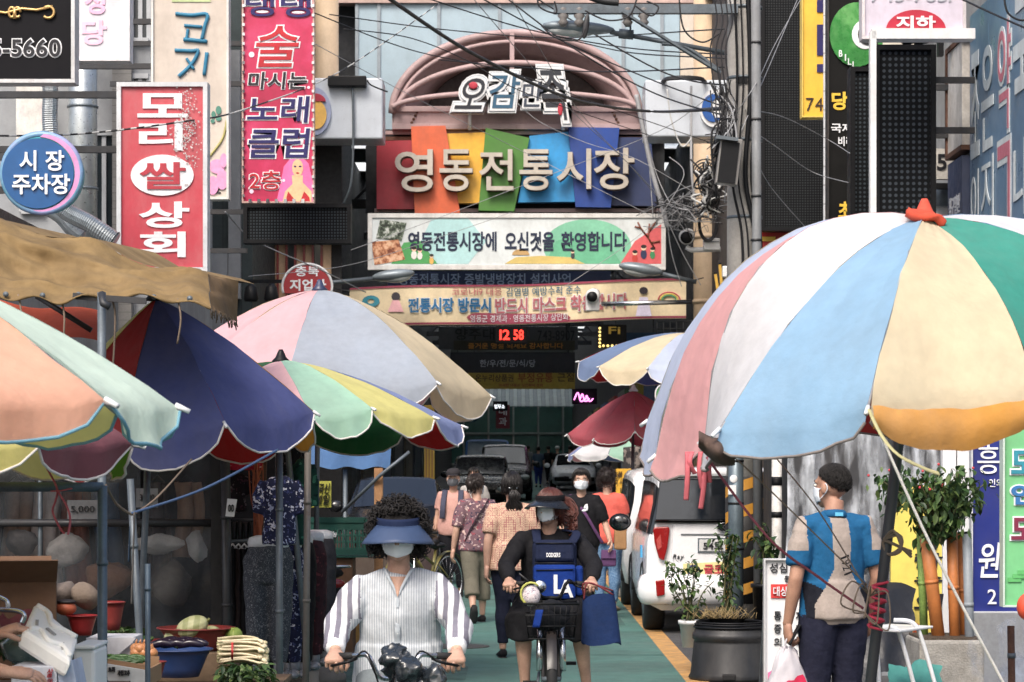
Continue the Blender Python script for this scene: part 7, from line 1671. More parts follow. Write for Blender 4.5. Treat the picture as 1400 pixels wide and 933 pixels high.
# backpack worn on the chest
bp = thing('backpack','navy and royal blue backpack with DODGERS and LA lettering worn on the front','backpack',P(763,820,15.2))
yb = r2.j['che'].y - .175
def bx(b,x0,y0,x1,y1,ya,yc): b.span(P(x0,y1,ya),P(x1,y0,yc))
navyb = wear('pack_navy',C(28,36,62),trans=0); royal = wear('pack_royal',C(16,50,126))
part('body',navyb,bp,lambda b: bx(b,728,738,788,822,yb - .03,yb + .08),bevel=.035)
part('top_pocket',navyb,bp,lambda b: bx(b,731,741,785,768,yb - .055,yb),bevel=.02)
part('front_pocket',royal,bp,lambda b: bx(b,729,772,787,820,yb - .085,yb),bevel=.022)
part('side_pocket',royal,bp,lambda b: bx(b,786,773,797,815,yb - .03,yb + .06),bevel=.02)
part('zip',blackp,bp,lambda b: (b.tube([P(731,770,yb - .06),P(785,770,yb - .06)],.005,6),b.tube([P(732,743,yb - .058),P(784,743,yb - .058)],.004,6),b.tube([P(733,780,yb - .09),P(784,779,yb - .09)],.004,6)))
yd = yb - .058
part('lettering',white_l,bp,lambda b: b.text('DODGERS',P(747,0,yd).x,P(0,762,yd).z,P(766,0,yd).x,P(0,756,yd).z,yd,bold=.03))
yd = yb - .088
part('emblem',white_l,bp,lambda b: (b.text('L',P(757,0,yd).x,P(0,812,yd).z,P(771,0,yd).x,P(0,786,yd).z,yd,bold=.04),b.text('A',P(763,0,yd).x,P(0,817,yd).z,P(784,0,yd).x,P(0,793,yd).z,yd - .002,bold=.03)))
part('strap',navyb,bp,lambda b: [b.tube(curve_pts([P(735 if q < 0 else 782,742,yb - .01),P(733 if q < 0 else 788,728,yb + .06),r2.j['shc'] + r2.X * (-q) * .085 + r2.Z * .045,r2.j['shc'] + r2.X * (-q) * .1 - r2.Y * .09],5),[(.03,.007)] * 4,8,xd=Vector((1,0,0))) for q in (-1,1)])
bk2 = bicycle('black electric bicycle with wire basket and front lamp ridden by the woman in black',(g2,d2 + .05,0),math.pi,.27,None,H2 * .548 - .02,.25,.3,.66,.98,fat=.034,chromebar=False)
part('head_lamp',chrome,bk2,lambda b: b.lathe([(.02,-.04),(.035,-.02),(.042,.03),(.036,.04)],(.07,.36,.85),16,rot=Matrix.Rotation(-1.57,3,'X')),world=False)
part('shock',chrome,bk2,lambda b: [b.tube([(q * .075,.5,.33),(q * .07,.4,.6)],.02,10) for q in (-1,1)],world=False)
part('mirror_stem',dsteel,bk2,lambda b: [b.tube([(q * .12,.28,.86),(q * .2,.3,.93)],.006,6) for q in (1,)],world=False)
t = thing('bag','black bag with blue panel stuffed in the electric bicycle basket','bag',P(745,850,15.1))
b = MB(); b.ell((g2 + .0,d2 - .47,.67),(.12,.1,.09)); b.ell((g2 + .03,d2 - .5,.72),(.08,.07,.05)); b.jitter(.03,12); b.build('body',wear('bag_black',C(24,26,32)),t)
part('panel',royal,t,lambda b: b.grid(lambda u,v: P(733 + 10 * u - 5 * v,834 + 24 * v,14.98 - .02 * u),5,5),solid=.004)
t = thing('helmet_bag','small ball shaped patterned bag hanging from the electric bicycle handlebar','bag',P(724,830,15.2))
q = P(726,815,15.15)
part('ball',wear('ball_pattern',C(206,196,200),pat='floral',ps=60,cols=(C(206,196,200),C(150,110,120),C(226,220,214),C(96,90,110))),t,lambda b: b.ell(q,(.06,.06,.066)))
part('cord',mat('lime_cord',C(178,180,84)),t,lambda b: b.tube([q + Vector((.064 * math.cos(a * .4),-.03,.07 * math.sin(a * .4) + .015)) for a in range(2,12)],.008,6))
t = thing('tote_bag','plain navy tote bag with red handles hanging from the handlebar','tote bag',P(820,880,15.35))
nv = wear('tote_navy',C(24,44,84))
def tb(u,v):
 a = u * 2 * math.pi; w = (.1 + .028 * v)
 return P(818 + 4 * v,814 + 66 * v - (1 - v) * 4 * math.cos(a),15.35) + Vector((w * math.copysign(abs(math.cos(a)) ** .6,math.cos(a)),.045 * (1 + .6 * v) * math.sin(a),.012 * math.sin(a * 3 + v * 4)))
part('body',nv,t,lambda b: (b.grid(tb,28,10,closed=True),b.add([tb(i / 28,1) for i in range(28)],[tuple(range(28))])))
part('handle',mat('tote_handle',C(120,44,50),rough=.8),t,lambda b: [b.tube(curve_pts([tb(u0,0),P(x,797,15.3),tb(u1,0)],5),.006,6) for u0,u1,x in ((.08,.42,800),(.58,.92,805))])
# ---- walkers
def walk(J=None,**k): return J
pony = Person('person','woman with long black ponytail in a cream and rose patterned blouse walking away',(P(700,0,20.3).x,20.3,0),0.12,1.56,dict(knl=(-.045,.03,.29),anl=(-.045,.04,.045),knr=(.04,-.02,.29),anr=(.035,-.16,.115),ell=(-.135,-.04,.635),wrl=(-.14,-.03,.49),elr=(.135,-.0,.635),wrr=(.14,.04,.5)),vox=.011)
FW = lambda p,z: p.Y * math.cos(z) - Vector((0,0,1)) * math.sin(z)
pony.body()
pony.shirt(wear('scallop_print',C(206,176,150),pat='check',ps=52,cols=(C(166,112,106),)),sleeve=.38,g=1.12,hipw=1.12,belly=1.16,sg=1.45,name='blouse',hem=.05)
pony.trousers(wear('navy_trousers',C(30,34,52)),.93,1.14)
pony.shoes(wear('black_slipper',C(26,26,30)),{'r': FW(pony,1.2),'l': pony.Y})
pony.hair(hairm,600,.1,front=.5,vol=1.1,nape=-.03,seed=7,back=.9)
part('ponytail',hairm,pony.t,lambda b: [b.tube(curve_pts([pony.hp(rr1.gauss(0,.006),-.058,-.008),pony.hp(rr1.gauss(0,.012),-.072 + rr1.gauss(0,.006),-.05),pony.hp(rr1.gauss(0,.018) + .004,-.066 + rr1.gauss(0,.006),-.105),pony.hp(rr1.gauss(0,.022) + .006,-.06 + rr1.gauss(0,.006),-.15 - rr1.uniform(0,.03))],4),[.006,.007,.006,.001],4) for _ in range(90)])
part('hair_clip',chrome,pony.t,lambda b: [b.ell(pony.hp(x,-.066,-.008),(.009,.006,.009),nu=8,nv=6) for x in (-.018,-.006,.006,.018)])
part('ear_loop',maskm,pony.t,lambda b: b.tube(curve_pts([pony.hp(.047,.03,-.01),pony.hp(.053,-.01,.006),pony.hp(.052,-.014,-.016),pony.hp(.045,.03,-.03)],4),.003,5))
bagw = Person('person','woman in a floral blouse and rolled grey trousers walking away with a crossbody strap',(P(652,0,25).x,25,0),.25,1.53,dict(knl=(-.05,-.05,.285),anl=(-.06,-.14,.1),knr=(.05,.04,.285),anr=(.05,.05,.045),wrl=(-.165,.0,.49),ell=(-.15,-.03,.63)),vox=.013,head_turn=-.9)
bagw.body()
bagw.shirt(wear('mauve_floral',C(110,84,92),pat='floral',ps=30,cols=(C(110,84,92),C(170,150,152),C(64,56,74),C(196,168,160),C(140,72,84))),sleeve=.46,g=1.16,hipw=1.12,belly=1.25,sg=1.5,name='blouse',hem=.04)
bagw.trousers(wear('khaki_grey_trousers',C(104,100,88)),.78,1.22,flare=.012,hipw=1.14,name='rolled_trousers')
bagw.shoes(wear('black_flat',C(34,32,34)),{'l': FW(bagw,1.1),'r': bagw.Y})
bagw.hair(hairk,500,.07,front=.5,vol=1.14,nape=-.045,seed=9,jit=.003)
part('bun',hairk,bagw.t,lambda b: (b.ell(bagw.hp(0,-.06,.01),(.045,.04,.045)),b.jitter(.01,40)))
part('strap',wear('dark_strap',C(48,36,44)),bagw.t,lambda b: b.tube(curve_pts([bagw.j['shr'] + Vector((-.03,-.03,.055)),bagw.j['che'] + Vector((.03,-.135,.03)),bagw.j['wai'] + Vector((-.09,-.14,-.02)),bagw.j['pel'] + Vector((-.15,-.08,-.02))],6),[(.022,.005)] * 4,8,xd=Vector((1,0,1))))
bagw.mask()
pm = Person('person','man in a pale pink polo and cap with dark backpack straps walking toward the camera',(P(620,0,30).x,30,0),math.pi - .1,1.58,dict(wrl=(-.15,.05,.5),wrr=(.16,.0,.47)),vox=.015)
pm.body(); pm.shirt(wear('pink_polo',C(196,150,140)),sleeve=.3,g=1.12,hipw=1.15,belly=1.3); pm.trousers(wear('black_trousers2',C(28,28,34)),.94,1.15); pm.shoes(wear('black_flat',C(34,32,34)))
pm.hair(hairk,120,.03,front=.6,seed=3); pm.mask(mat('grey_mask',C(96,98,104)))
part('cap',wear('dark_cap',C(50,48,52)),pm.t,lambda b: (b.lathe([(.088,-.0),(.09,.03),(.075,.07),(.03,.09)],pm.hp(0,-.006,.03),18),b.grid(lambda u,v: pm.hp(.045 * (2 * u - 1),.05 + .045 * v * math.cos((2 * u - 1) * 1.2),.036 - .008 * v),8,3)))
part('backpack_strap',wear('strap_slate',C(70,72,90)),pm.t,lambda b: [b.tube(curve_pts([pm.j['shc'] + pm.X * q * .1 + pm.Z * .06 + pm.Y * .05,pm.j['che'] + pm.X * q * .11 + pm.Y * .155,pm.j['wai'] + pm.X * q * .12 + pm.Y * .15],5),[(.034,.006)] * 3,8,xd=Vector((1,0,0))) for q in (-1,1)])
t = thing('plastic_bag','grey shopping bag held by the man in the pink polo','plastic bag',pm.j['wrr'] - Vector((0,0,.5)))
b = MB(); c = pm.j['wrr'] - Vector((0,0,.3)); b.lathe([(.03,.2),(.1,.1),(.13,-.05),(.12,-.17),(.02,-.19)],c,14,sy=.6); b.jitter(.02,11); b.build('bag',mat('grey_film',C(110,118,118),rough=.4),t)
pw = Person('person','small woman in a pale grey blouse far behind the man in the pink polo',(P(648,0,37).x,37,0),math.pi,1.6,vox=.018)
pw.body(); pw.shirt(wear('pale_grey_blouse',C(168,164,162)),sleeve=.5); pw.trousers(wear('charcoal_cloth',C(48,48,54))); pw.shoes(wear('black_flat',C(34,32,34))); pw.hair(hairm,120,.1,front=.5,vol=1.15,nape=-.07,seed=4); pw.mask()
bt = Person('person','woman with short black hair, white mask and black T-shirt near the coral top',(P(795,0,25.5).x,25.5,0),math.pi - .15,1.58,dict(elr=(.13,-.02,.64),wrr=(.12,.06,.52),ell=(-.16,.0,.64),wrl=(-.2,.08,.53)),vox=.013,head_turn=.15)
bt.body(); bt.shirt(wear('black_tee',C(24,24,28)),sleeve=.45,g=1.14,belly=1.25,hipw=1.15,sg=1.45); bt.trousers(wear('black_trousers2',C(28,28,34))); bt.shoes(wear('black_flat',C(34,32,34)))
bt.hair(hairm,600,.075,front=.36,vol=1.2,nape=-.03,seed=12); bt.mask()
part('print',white_l,bt.t,lambda b: [b.ell(bt.j['che'] + bt.X * (-.075 + .012 * k) + bt.Y * .132 + bt.Z * (.05 + .03 * (k % 2) - .012 * k),(.014,.005,.03),Matrix.Rotation(.7 * k,3,'Y'),8,6) for k in range(3)])
part('strap',wear('purple_strap',C(92,60,98)),bt.t,lambda b: b.tube(curve_pts([bt.j['shr'] + Vector((.03,-.02,.05)),bt.j['che'] + Vector((.03,-.14,.0)),bt.j['wai'] + Vector((.14,-.14,-.03)),bt.j['pel'] + Vector((.22,-.1,-.02))],6),[(.016,.005)] * 4,8,xd=Vector((1,0,1))))
t = thing('handbag','small purple handbag at the hip of the woman in the black T-shirt','handbag',P(836,770,25.3))
b = MB(); b.span(P(822,775,25.3),P(842,752,25.4)); b.build('body',wear('purple_bag',C(84,56,92)),t,bevel=.02)
part('flap',wear('purple_bag2',C(96,66,104)),t,lambda b: b.span(P(822,764,25.28),P(842,752,25.3)),bevel=.006)
cw = Person('person','woman with dark curly hair in a coral top and blue jeans seen from behind',(P(830,0,27).x,27,0),-.3,1.58,dict(elr=(.13,.03,.66),wrr=(.1,.14,.6)),vox=.014)
cw.body(); cw.shirt(wear('coral_top',C(214,96,84)),sleeve=.4,g=1.14,belly=1.25,hipw=1.15,sg=1.4); cw.trousers(wear('blue_jeans',C(86,120,158),pat='speck',ps=60,cols=(C(112,144,178),)),.95,1.15); cw.shoes(wear('sand_shoe',C(170,150,130))); cw.curly(hairk,260,vol=1.3,rad=.012)
t = thing('handbag','tan handbag on the arm of the woman in the coral top','handbag',P(850,765,26.6))
b = MB(); b.span(P(840,752,26.6),P(856,722,26.75)); b.jitter(.012,9); b.build('body',wear('tan_leather',C(158,120,82)),t,bevel=.02)
part('handle',wear('tan_leather',C(158,120,82)),t,lambda b: b.tube(curve_pts([P(842,722,26.65),P(846,706,26.6),P(854,722,26.65)],5),.012,6))
far_p = [(736,98,0,C(60,78,96),C(30,50,110),'slate shirt and blue trousers walking away'),(750,104,.2,C(28,28,32),C(30,30,34),'black shirt, second from the left'),(762,101,.1,C(24,24,26),C(26,26,28),'white cap and black clothes'),(779,106,-.2,C(34,34,38),C(28,28,32),'black beside the silver car'),(722,109,.1,C(110,116,120),C(60,62,66),'pale grey at the left of the group')]
for k,(x,d,tr,c1,c2_,lab) in enumerate(far_p):
 p = Person('person','distant pedestrian in ' + lab,(P(x,0,d).x,d,gz(d)),tr,1.66,dict(anl=(-.05,-.09,.06),knl=(-.05,-.03,.285),anr=(.05,.08,.05)),vox=.028,group='pedestrians at the far end of the arcade')
 p.body(); p.shirt(wear('far_shirt_%d' % k,c1),sleeve=.4,wr=0); p.trousers(wear('far_trousers_%d' % k,c2_),wr=0); p.shoes(wear('black_flat',C(34,32,34)))
 if k == 2: part('cap',white_p,p.t,lambda b: b.lathe([(.1,0),(.1,.04),(.08,.09),(.03,.11)],p.hp(0,-.006,.02),14))
 else: p.hair(hairm,60,.05,seed=k)
# ---- man with the shopping bag on the right
dm = 13.6
mn = Person('person','man with short black hair in a blue, beige and black sports shirt seen from behind',(P(1140,0,dm).x,dm,-.1),.28,1.72,dict(wrl=(-.155,.02,.475),ell=(-.142,-.02,.63),elr=(.146,-.02,.63),wrr=(.152,.06,.49),shl=(-.104,-.005,.80),shr=(.104,-.005,.80),knl=(-.06,.015,.285),anl=(-.075,.03,.045),anr=(.05,-.05,.045),head=(0,.02,.925)),vox=.008,head_turn=.55,skin=SK2)
mn.body(hands={'l': dict(d=Vector((.1,0,-1)),palm=mn.X,thumb=mn.Y,curl=(.8,1.1,.7),tc=.8)})
bluem = wear('sport_blue',C(22,88,132)); beigem = wear('sport_beige',C(158,146,138)); blackm = wear('sport_black',C(26,28,38))
Mi = mn.M.inverted()
def mf(p):
 q = Mi @ p; x,y,z = q.x / mn.H,q.y,q.z / mn.H
 ax = abs(x)
 if ax > .112:
  return 1 if z > .72 else 0
 c = .03 if z > .655 else .03 + min((.655 - z) * .55,.06)
 if ax < c and y < .03: return 1
 if z > .765 and ax > .098: return 0
 return 2 if z < .585 + ax * .6 - .03 else 0
mn.shirt([bluem,beigem,blackm],sleeve=.36,g=1.13,belly=1.1,hipw=1.02,chest=1.02,sg=1.38,matfn=mf,wr=.007,hem=.028,name='sports_shirt')
mn.trousers(wear('dark_navy_trousers',C(34,36,54)),.97,1.16,flare=.012)
mn.shoes(wear('black_flat',C(34,32,34)))
mn.hair(mat('short_hair',C(26,23,22),rough=.75,var=.1),3400,.022,front=.6,vol=1.05,jit=.0012,rad=.001,nape=-.03,seed=31,seg=4,back=1.02,taper=.1)
mn.mask()
part('collar',bluem,mn.t,lambda b: b.tube([mn.j['nek'] + Vector((.066 * math.sin(a * .35),.062 * math.cos(a * .35),-.018 - .012 * math.cos(a * .35))) for a in range(19)],[(.022,.008)] * 19,8,xd=Vector((0,0,1))))
part('collar_label',mat('label_cyan',C(90,180,220)),mn.t,lambda b: b.box(mn.j['nek'] + Vector((.02,-.074,-.012)),(.045,.006,.02)))
def num(b):
 for k,ch in enumerate('1921'):
  o = mn.M @ (Vector((.0 + .004 * k,-.073,.70 - .0175 * k)) * mn.H)
  def xf(q):
   r = Matrix.Rotation(1.22,3,'Y') @ Vector((q.x,0,q.z))
   return o + mn.X * r.x + Vector((0,0,r.z)) - mn.Y * .026
  b.text(ch,-.012 if ch != '1' else -.005,-.026,.012 if ch != '1' else .006,.026,0,bold=.0,xf=xf)
part('number_print',black_l,mn.t,num)
t = thing('phone','black phone held in the left hand of the man in the sports shirt','phone',mn.j['wrl'] + Vector((.02,-.0,-.1)))
part('case',blackp,t,lambda b: b.box(mn.j['wrl'] + Vector((.035,-.03,-.05)),(.014,.07,.13),Matrix.Rotation(.5,3,'Y')),bevel=.006)
part('screen',glass_dark,t,lambda b: b.box(mn.j['wrl'] + Vector((.043,-.03,-.046)),(.003,.06,.115),Matrix.Rotation(.5,3,'Y')))
t = thing('plastic_bag','white carrier bag with a red printed panel hanging from the man on the right','plastic bag',mn.j['wrl'] - Vector((0,0,.55)))
wl = mn.j['wrl'] + Vector((.0,-.02,-.1))
def pb(u,v):
 a = u * 2 * math.pi; w = .03 + .11 * min(v * 1.7,1) ** .8
 return wl + Vector((.0 + w * math.cos(a),w * .55 * math.sin(a),-.02 - .46 * v)) + noise.noise_vector(Vector((math.cos(a) * 2,math.sin(a) * 2,v * 5))) * .022
part('bag',mat('white_film',C(226,222,228),rough=.3,trans=.35,var=.05),t,lambda b: (b.grid(pb,30,16,closed=True),b.add([pb(i / 30,1) for i in range(30)],[tuple(range(30))])))
part('print',mat('bag_red',C(206,28,72),rough=.4),t,lambda b: b.grid(lambda u,v: pb(.72 + .2 * u,.42 + .52 * v - .1 * u) + Vector((0,-.006,0)),8,8))
part('lettering',white_l,t,lambda b: b.text('YOU SOUVEN',0,0,.2,.03,0,bold=.02,xf=lambda q: pb(.78 + q.z * .9,.5 + q.x * 2.0) + Vector((0,-.011,0))))
part('handle',mat('white_film',C(226,222,228)),t,lambda b: [b.tube(curve_pts([wl + Vector((q * .02,0,-.05)),wl + Vector((q * .012,0,.01)),wl + Vector((0,0,.03))],4),.006,6) for q in (-1,1)])
# ---- stallholder whose hands reach in at the left edge
sh = Person('person','stallholder cut by the left edge, hands reaching in, dark floral sleeve',(P(-150,0,9.6).x,9.6,0),-1.57,1.58,vox=.009)
hw = P(4,868,9.35); hw2 = P(22,919,9.0)
sh.j['wrl'] = hw + Vector((-.02,0,0)); sh.j['wrr'] = hw2 + Vector((-.03,0,.0)); sh.j['ell'] = P(-62,880,9.5); sh.j['elr'] = P(-70,900,9.2)
sh.body(hands={'l': dict(d=Vector((.93,.1,.35)),palm=Vector((.3,.2,-1)),thumb=Vector((.2,-1,.3)),curl=(.5,.8,.6),tc=.6),'r': dict(d=Vector((1,.1,-.1)),palm=Vector((0,.3,-1)),thumb=Vector((0,1,.3)),curl=(.3,.4,.3))})
sh.shirt(wear('stall_floral',C(40,24,34),pat='floral',ps=60,cols=(C(40,24,34),C(110,40,52),C(70,60,66))),sleeve=.82,sg=1.5); sh.trousers(wear('black_trousers2',C(28,28,34))); sh.shoes(wear('black_flat',C(34,32,34))); sh.hair(hairm,120,.06,seed=8)
# ------------------------------------------------------------------ vehicles (local frame: x right, y forward, z up)
lampr = mat('tail_lamp_red',C(140,18,20),rough=.2,coat=.4,var=.05); lampw = mat('head_lamp_clear',C(206,212,216),rough=.1,coat=.5); plate_m = paint('plate_white',C(206,208,210))
def car(label,pos,turn,L,Wd,prof,m,mirror_m=None,name='parked_car',plate=None,box=None,glass=None):
 t = thing(name,label,'car' if name != 'parked_truck' else 'truck',pos,None,turn); K = dict(world=False); G = glass or glass_dark
 w = Wd / 2
 def sec(y,zb,zt,zr,k,kr):       # zb sill, zt belt line, zr roof
  h = [(0,zb),(w * k * .8,zb),(w * k * .95,zb + .06),(w * k,zb + .22),(w * k,(zb + zt) / 2),(w * k * .985,zt - .03),(w * k * .97,zt),(w * (k * .45 + kr * .5),(zt + zr) / 2 + .01),(w * kr,zr - .09),(w * kr * .93,zr - .03),(w * kr * .75,zr),(0,zr + .015)]
  return [Vector((x,y,z)) for x,z in h] + [Vector((-x,y,z)) for x,z in h[-2:0:-1]]
 S = [sec(*p) for p in prof]; n = len(S[0])
 b = MB(); b.add([v for q in S for v in q],[(i * n + j,i * n + (j + 1) % n,(i + 1) * n + (j + 1) % n,(i + 1) * n + j) for i in range(len(S) - 1) for j in range(n)] + [tuple(range(n - 1,-1,-1)),tuple(range((len(S) - 1) * n,len(S) * n))],0,True)
 b.build('body',m,t,world=False,bevel=.02)
 for sx in (-1,1):
  for y in (-L * .33,L * .31):
   wl = part('wheel',rubber,t,lambda b: b.lathe([(.2,-.1),(.27,-.1),(.295,-.07),(.295,.07),(.27,.1),(.2,.1)],(sx * (w - .11),y,.295),22,rot=Matrix.Rotation(1.5708,3,'Y')),**K)
   part('hub_cap',steel,wl,lambda b: b.lathe([(.19,-.02),(.17,.0),(.05,.02)],(sx * (w - .015),y,.295),16,rot=Matrix.Rotation(1.5708 * sx,3,'Y')),**K)
   part('wheel_arch',rubber,t,lambda b: b.tube([(sx * (w - .025),y + .36 * math.cos(a * .2618),.3 + .36 * math.sin(a * .2618)) for a in range(13)],.035,6),**K)
  W_ = [(i,p) for i,p in enumerate(prof) if p[3] - p[2] > .3]
  if len(W_) > 1:
   idx = [i for i,_ in W_]
   def sw(u,v):
    f = idx[0] + (idx[-1] - idx[0]) * (.04 + .92 * u); i = min(int(f),len(S) - 2); q = f - i
    a = S[i][6].lerp(S[i + 1][6],q); c = S[i][8].lerp(S[i + 1][8],q); md = S[i][7].lerp(S[i + 1][7],q)
    vv = .06 + .86 * v; p = a.lerp(md,vv * 2) if vv < .5 else md.lerp(c,vv * 2 - 1)
    return Vector((sx * (p.x + .012),p.y,p.z))
   part('side_window',G,t,lambda b: b.grid(sw,16,6),**K)
  mp = [i for i in range(len(prof)) if prof[i][3] - prof[i][2] > .3][-1]
  mm = part('side_mirror',mirror_m or m,t,lambda b: b.ell((sx * (w + .13),prof[mp][0] - .02,prof[mp][2] + .1),(.12,.07,.095)),**K)
  part('mirror_face',G,mm,lambda b: b.ell((sx * (w + .13),prof[mp][0] - .065,prof[mp][2] + .1),(.1,.03,.075)),**K)
 for i in range(len(prof) - 1):       # windscreens on the sloping parts of the roof line
  dz = prof[i + 1][3] - prof[i][3]; dy = prof[i + 1][0] - prof[i][0]
  if abs(dz) > .28 and dy > .05:
   def ws(u,v):
    q = .06 + .84 * v if dz > 0 else .94 - .84 * v
    y = prof[i][0] + dy * q; z = prof[i][3] + dz * q + .03; ww = w * (prof[i][5] + (prof[i + 1][5] - prof[i][5]) * q) * .9
    return Vector((ww * (2 * u - 1),y,z - .03 * (2 * u - 1) ** 2))
   part('windscreen',G,t,lambda b: b.grid(ws,8,6),**K)
 f = prof[-1]; y = f[0]
 for sx in (-1,1):
  part('headlight',lampw,t,lambda b: b.ell((sx * w * .72,y - .04,f[3] - .14),(.17,.1,.09)),**K)
 part('grille',blackp,t,lambda b: b.box((0,y + .005,f[3] - .22),(Wd * .5,.03,.16)),bevel=.02,**K)
 part('front_bumper',blackp,t,lambda b: b.box((0,y + .03,f[1] + .14),(Wd * .86,.08,.16)),bevel=.03,**K)
 part('number_plate',plate_m,t,lambda b: b.box((0,y + .075,f[1] + .22),(.4,.01,.1)),**K)
 return t
vanp = lambda L: [(-L / 2,.42,.92,1.5,.93,.80),(-L / 2 + .03,.32,.93,1.55,.985,.84),(-L / 2 + .12,.22,.93,1.575,1,.86),(-L * .25,.2,.93,1.6,1,.87),(L * .05,.2,.92,1.6,1,.87),(L * .22,.2,.92,1.55,1,.84),(L * .4,.2,.9,1.0,.99,.8),(L * .47,.24,.8,.92,.95,.78),(L * .5,.3,.7,.8,.86,.7)]
silverp = mat('silver_white_paint',C(226,228,232),rough=.3,coat=.6,var=.03,dirt=.06); whitep = mat('white_car_paint',C(228,230,232),rough=.28,coat=.6,var=.03,dirt=.06)
Ld = 3.6; cx = 2.087; yr = 23.3
van = car('silver white boxy small car with red tail lamps parked on the right behind the plants',(cx,yr + Ld / 2,0),0,Ld,1.6,vanp(Ld),silverp,blackp)
car('white boxy small car with white mirror parked in front of the silver one',(cx - .02,yr + Ld * 1.5 + .75,0),0,Ld,1.6,vanp(Ld),whitep)
dR = yr - .004
def vp(px,py,off=0): return P(px,py,dR - off)
def rquad(nm,m,pts,off,th=.02,**k): return part(nm,m,van,lambda b: b.prism([(vp(x,y,off).x,vp(x,y,off).z) for x,y in pts],dR - off,dR - off + th),**k)
part('rear_window',glass_dark,van,lambda b: b.add([vp(x,y,o) for o in (.0,.06) for x,y,o in [(x,y,o - (.05 if y < 680 else 0) + .02) for x,y in ((902,655),(1090,655),(1100,712),(896,712))]],[(3,2,1,0),(4,5,6,7),(0,1,5,4),(1,2,6,5),(2,3,7,6),(3,0,4,7)]),bevel=.012)
rquad('tailgate',silverp,[(920,716),(1076,716),(1078,760),(1070,792),(926,792),(918,760)],.018,.06,bevel=.02)
rquad('window_trim',blackp,[(895,712),(1102,712),(1102,715),(895,715)],.03,.06)
rquad('tailgate_crease',mat('grey_shadow_gap',C(96,100,106)),[(931,730),(1066,730),(1066,732),(931,732)],.026,.02)
part('spoiler',silverp,van,lambda b: b.span(vp(905,652,.07),vp(1087,640,-.1)),bevel=.03)
for a,c in ((893,916),(1077,1100)):
 tlp = rquad('tail_light',lampr,[(a,724),(a + 2,721),(c - 2,720),(c,724),(c - 3,748),(c - 8 if a < 1000 else c - 2,767),(a + 8,764),(a + 2,742)],.05,.1,bevel=.012)
 part('lens',mat('lamp_pink',C(176,70,66),rough=.2),tlp,lambda b: b.prism([(vp(x,y).x,vp(x,y).z) for x,y in ((a + 4,738),(a + 10,730),(a + 11,748),(a + 6,752))],dR - .056,dR - .04))
part('rear_bumper',silverp,van,lambda b: b.tube([Vector((cx + .8 * math.sin(a * .155),yr + .12 - .19 * math.cos(a * .155) ** .5,.43)) for a in range(-10,11)],[(.09,.15)] * 21,12,xd=Vector((0,1,0))))
for a in (896,1084): rquad('reflector',lampr,[(a,794),(a + 13,792),(a + 13,814),(a + 2,816)],.13,.06,bevel=.01)
pl = rquad('number_plate',plate_m,[(956,738),(1036,738),(1036,754),(956,754)],.035,.03,bevel=.004)
part('lettering',black_l,pl,lambda b: b.text('54보',vp(961,0).x,vp(0,751).z,vp(988,0).x,vp(0,741).z,dR - .04,bold=.02))
rquad('plate_rim',steel,[(954,736),(1038,736),(1038,756),(954,756)],.03,.02)
lg = part('emblem',blackp,van,lambda b: b.prism([(vp(x,y).x,vp(x,y).z) for x,y in disc(996,721,16,6.5,20)],dR - .04,dR - .02))
part('emblem_ring',chrome,lg,lambda b: b.tube([vp(x,y,.042) for x,y in disc(996,721,16,6.5,20)] + [vp(1012,721,.042)],.005,5))
part('lettering',chrome,lg,lambda b: b.text('KIA',vp(985,0).x,vp(0,725).z,vp(1007,0).x,vp(0,717).z,dR - .043,bold=.03))
part('badge',mat('badge_dark',C(52,56,62),rough=.3,metal=.5),van,lambda b: b.text('Ray',vp(920,0).x,vp(0,766).z,vp(934,0).x,vp(0,758).z,dR - .024,bold=.0,shear=.25))
st = rquad('sticker',mat('sticker_cream',C(226,214,150)),[(934,771),(991,768),(991,787),(934,790)],.024,.01)
part('lettering',mat('red_letters',C(176,52,66)),st,lambda b: b.text('굴코',vp(962,0).x,vp(0,786).z,vp(989,0).x,vp(0,772).z,dR - .03,bold=.03))
part('print',nav,st,lambda b: b.tube([vp(x,y,.03) for x,y in disc(948,780,8,6,14)],.012,5))
part('blue_tag',mat('blue_tag',C(60,150,200)),van,lambda b: b.box((cx - .815,yr + .5,.78),(.02,.1,.12)))
part('wiper',blackp,van,lambda b: b.tube([vp(998,711,.06),vp(960,700,.06)],.006,5))
suvp = lambda L,H: [(-L / 2,.45,H * .6,H * .9,.92,.74),(-L / 2 + .15,.25,H * .6,H * .97,1,.8),(-L * .1,.22,H * .6,H,1,.82),(L * .1,.22,H * .6,H * .97,1,.8),(L * .24,.22,H * .58,H * .64,1,.84),(L * .44,.26,H * .5,H * .58,.96,.84),(L * .5,.34,H * .42,H * .5,.88,.78)]
sedp = lambda L,H: [(-L / 2,.4,H * .6,H * .66,.9,.8),(-L * .36,.22,H * .62,H * .7,1,.84),(-L * .2,.2,H * .62,H * .97,1,.74),(L * .04,.2,H * .62,H,1,.74),(L * .24,.2,H * .6,H * .67,1,.84),(L * .44,.24,H * .5,H * .58,.96,.84),(L * .5,.32,H * .4,H * .48,.86,.76)]
dkp = mat('black_car_paint',C(26,28,32),rough=.25,coat=.6)
for lab,px,d,W_,L_,pr,m in (('black off road car facing the camera on the left inside the arcade',656,66,1.75,4.2,suvp(4.2,1.6),dkp),('dark tall car behind the black off road car',690,78,1.8,4.4,suvp(4.4,1.85),mat('charcoal_paint',C(40,42,46),rough=.3,coat=.5)),
        ('silver saloon car facing the camera at the far right of the arcade',785,92,1.75,4.4,sedp(4.4,1.42),silverp)):
 car(lab,(P(px,0,d).x,d + L_ / 2,gz(d)),math.pi,L_,W_,pr,m)
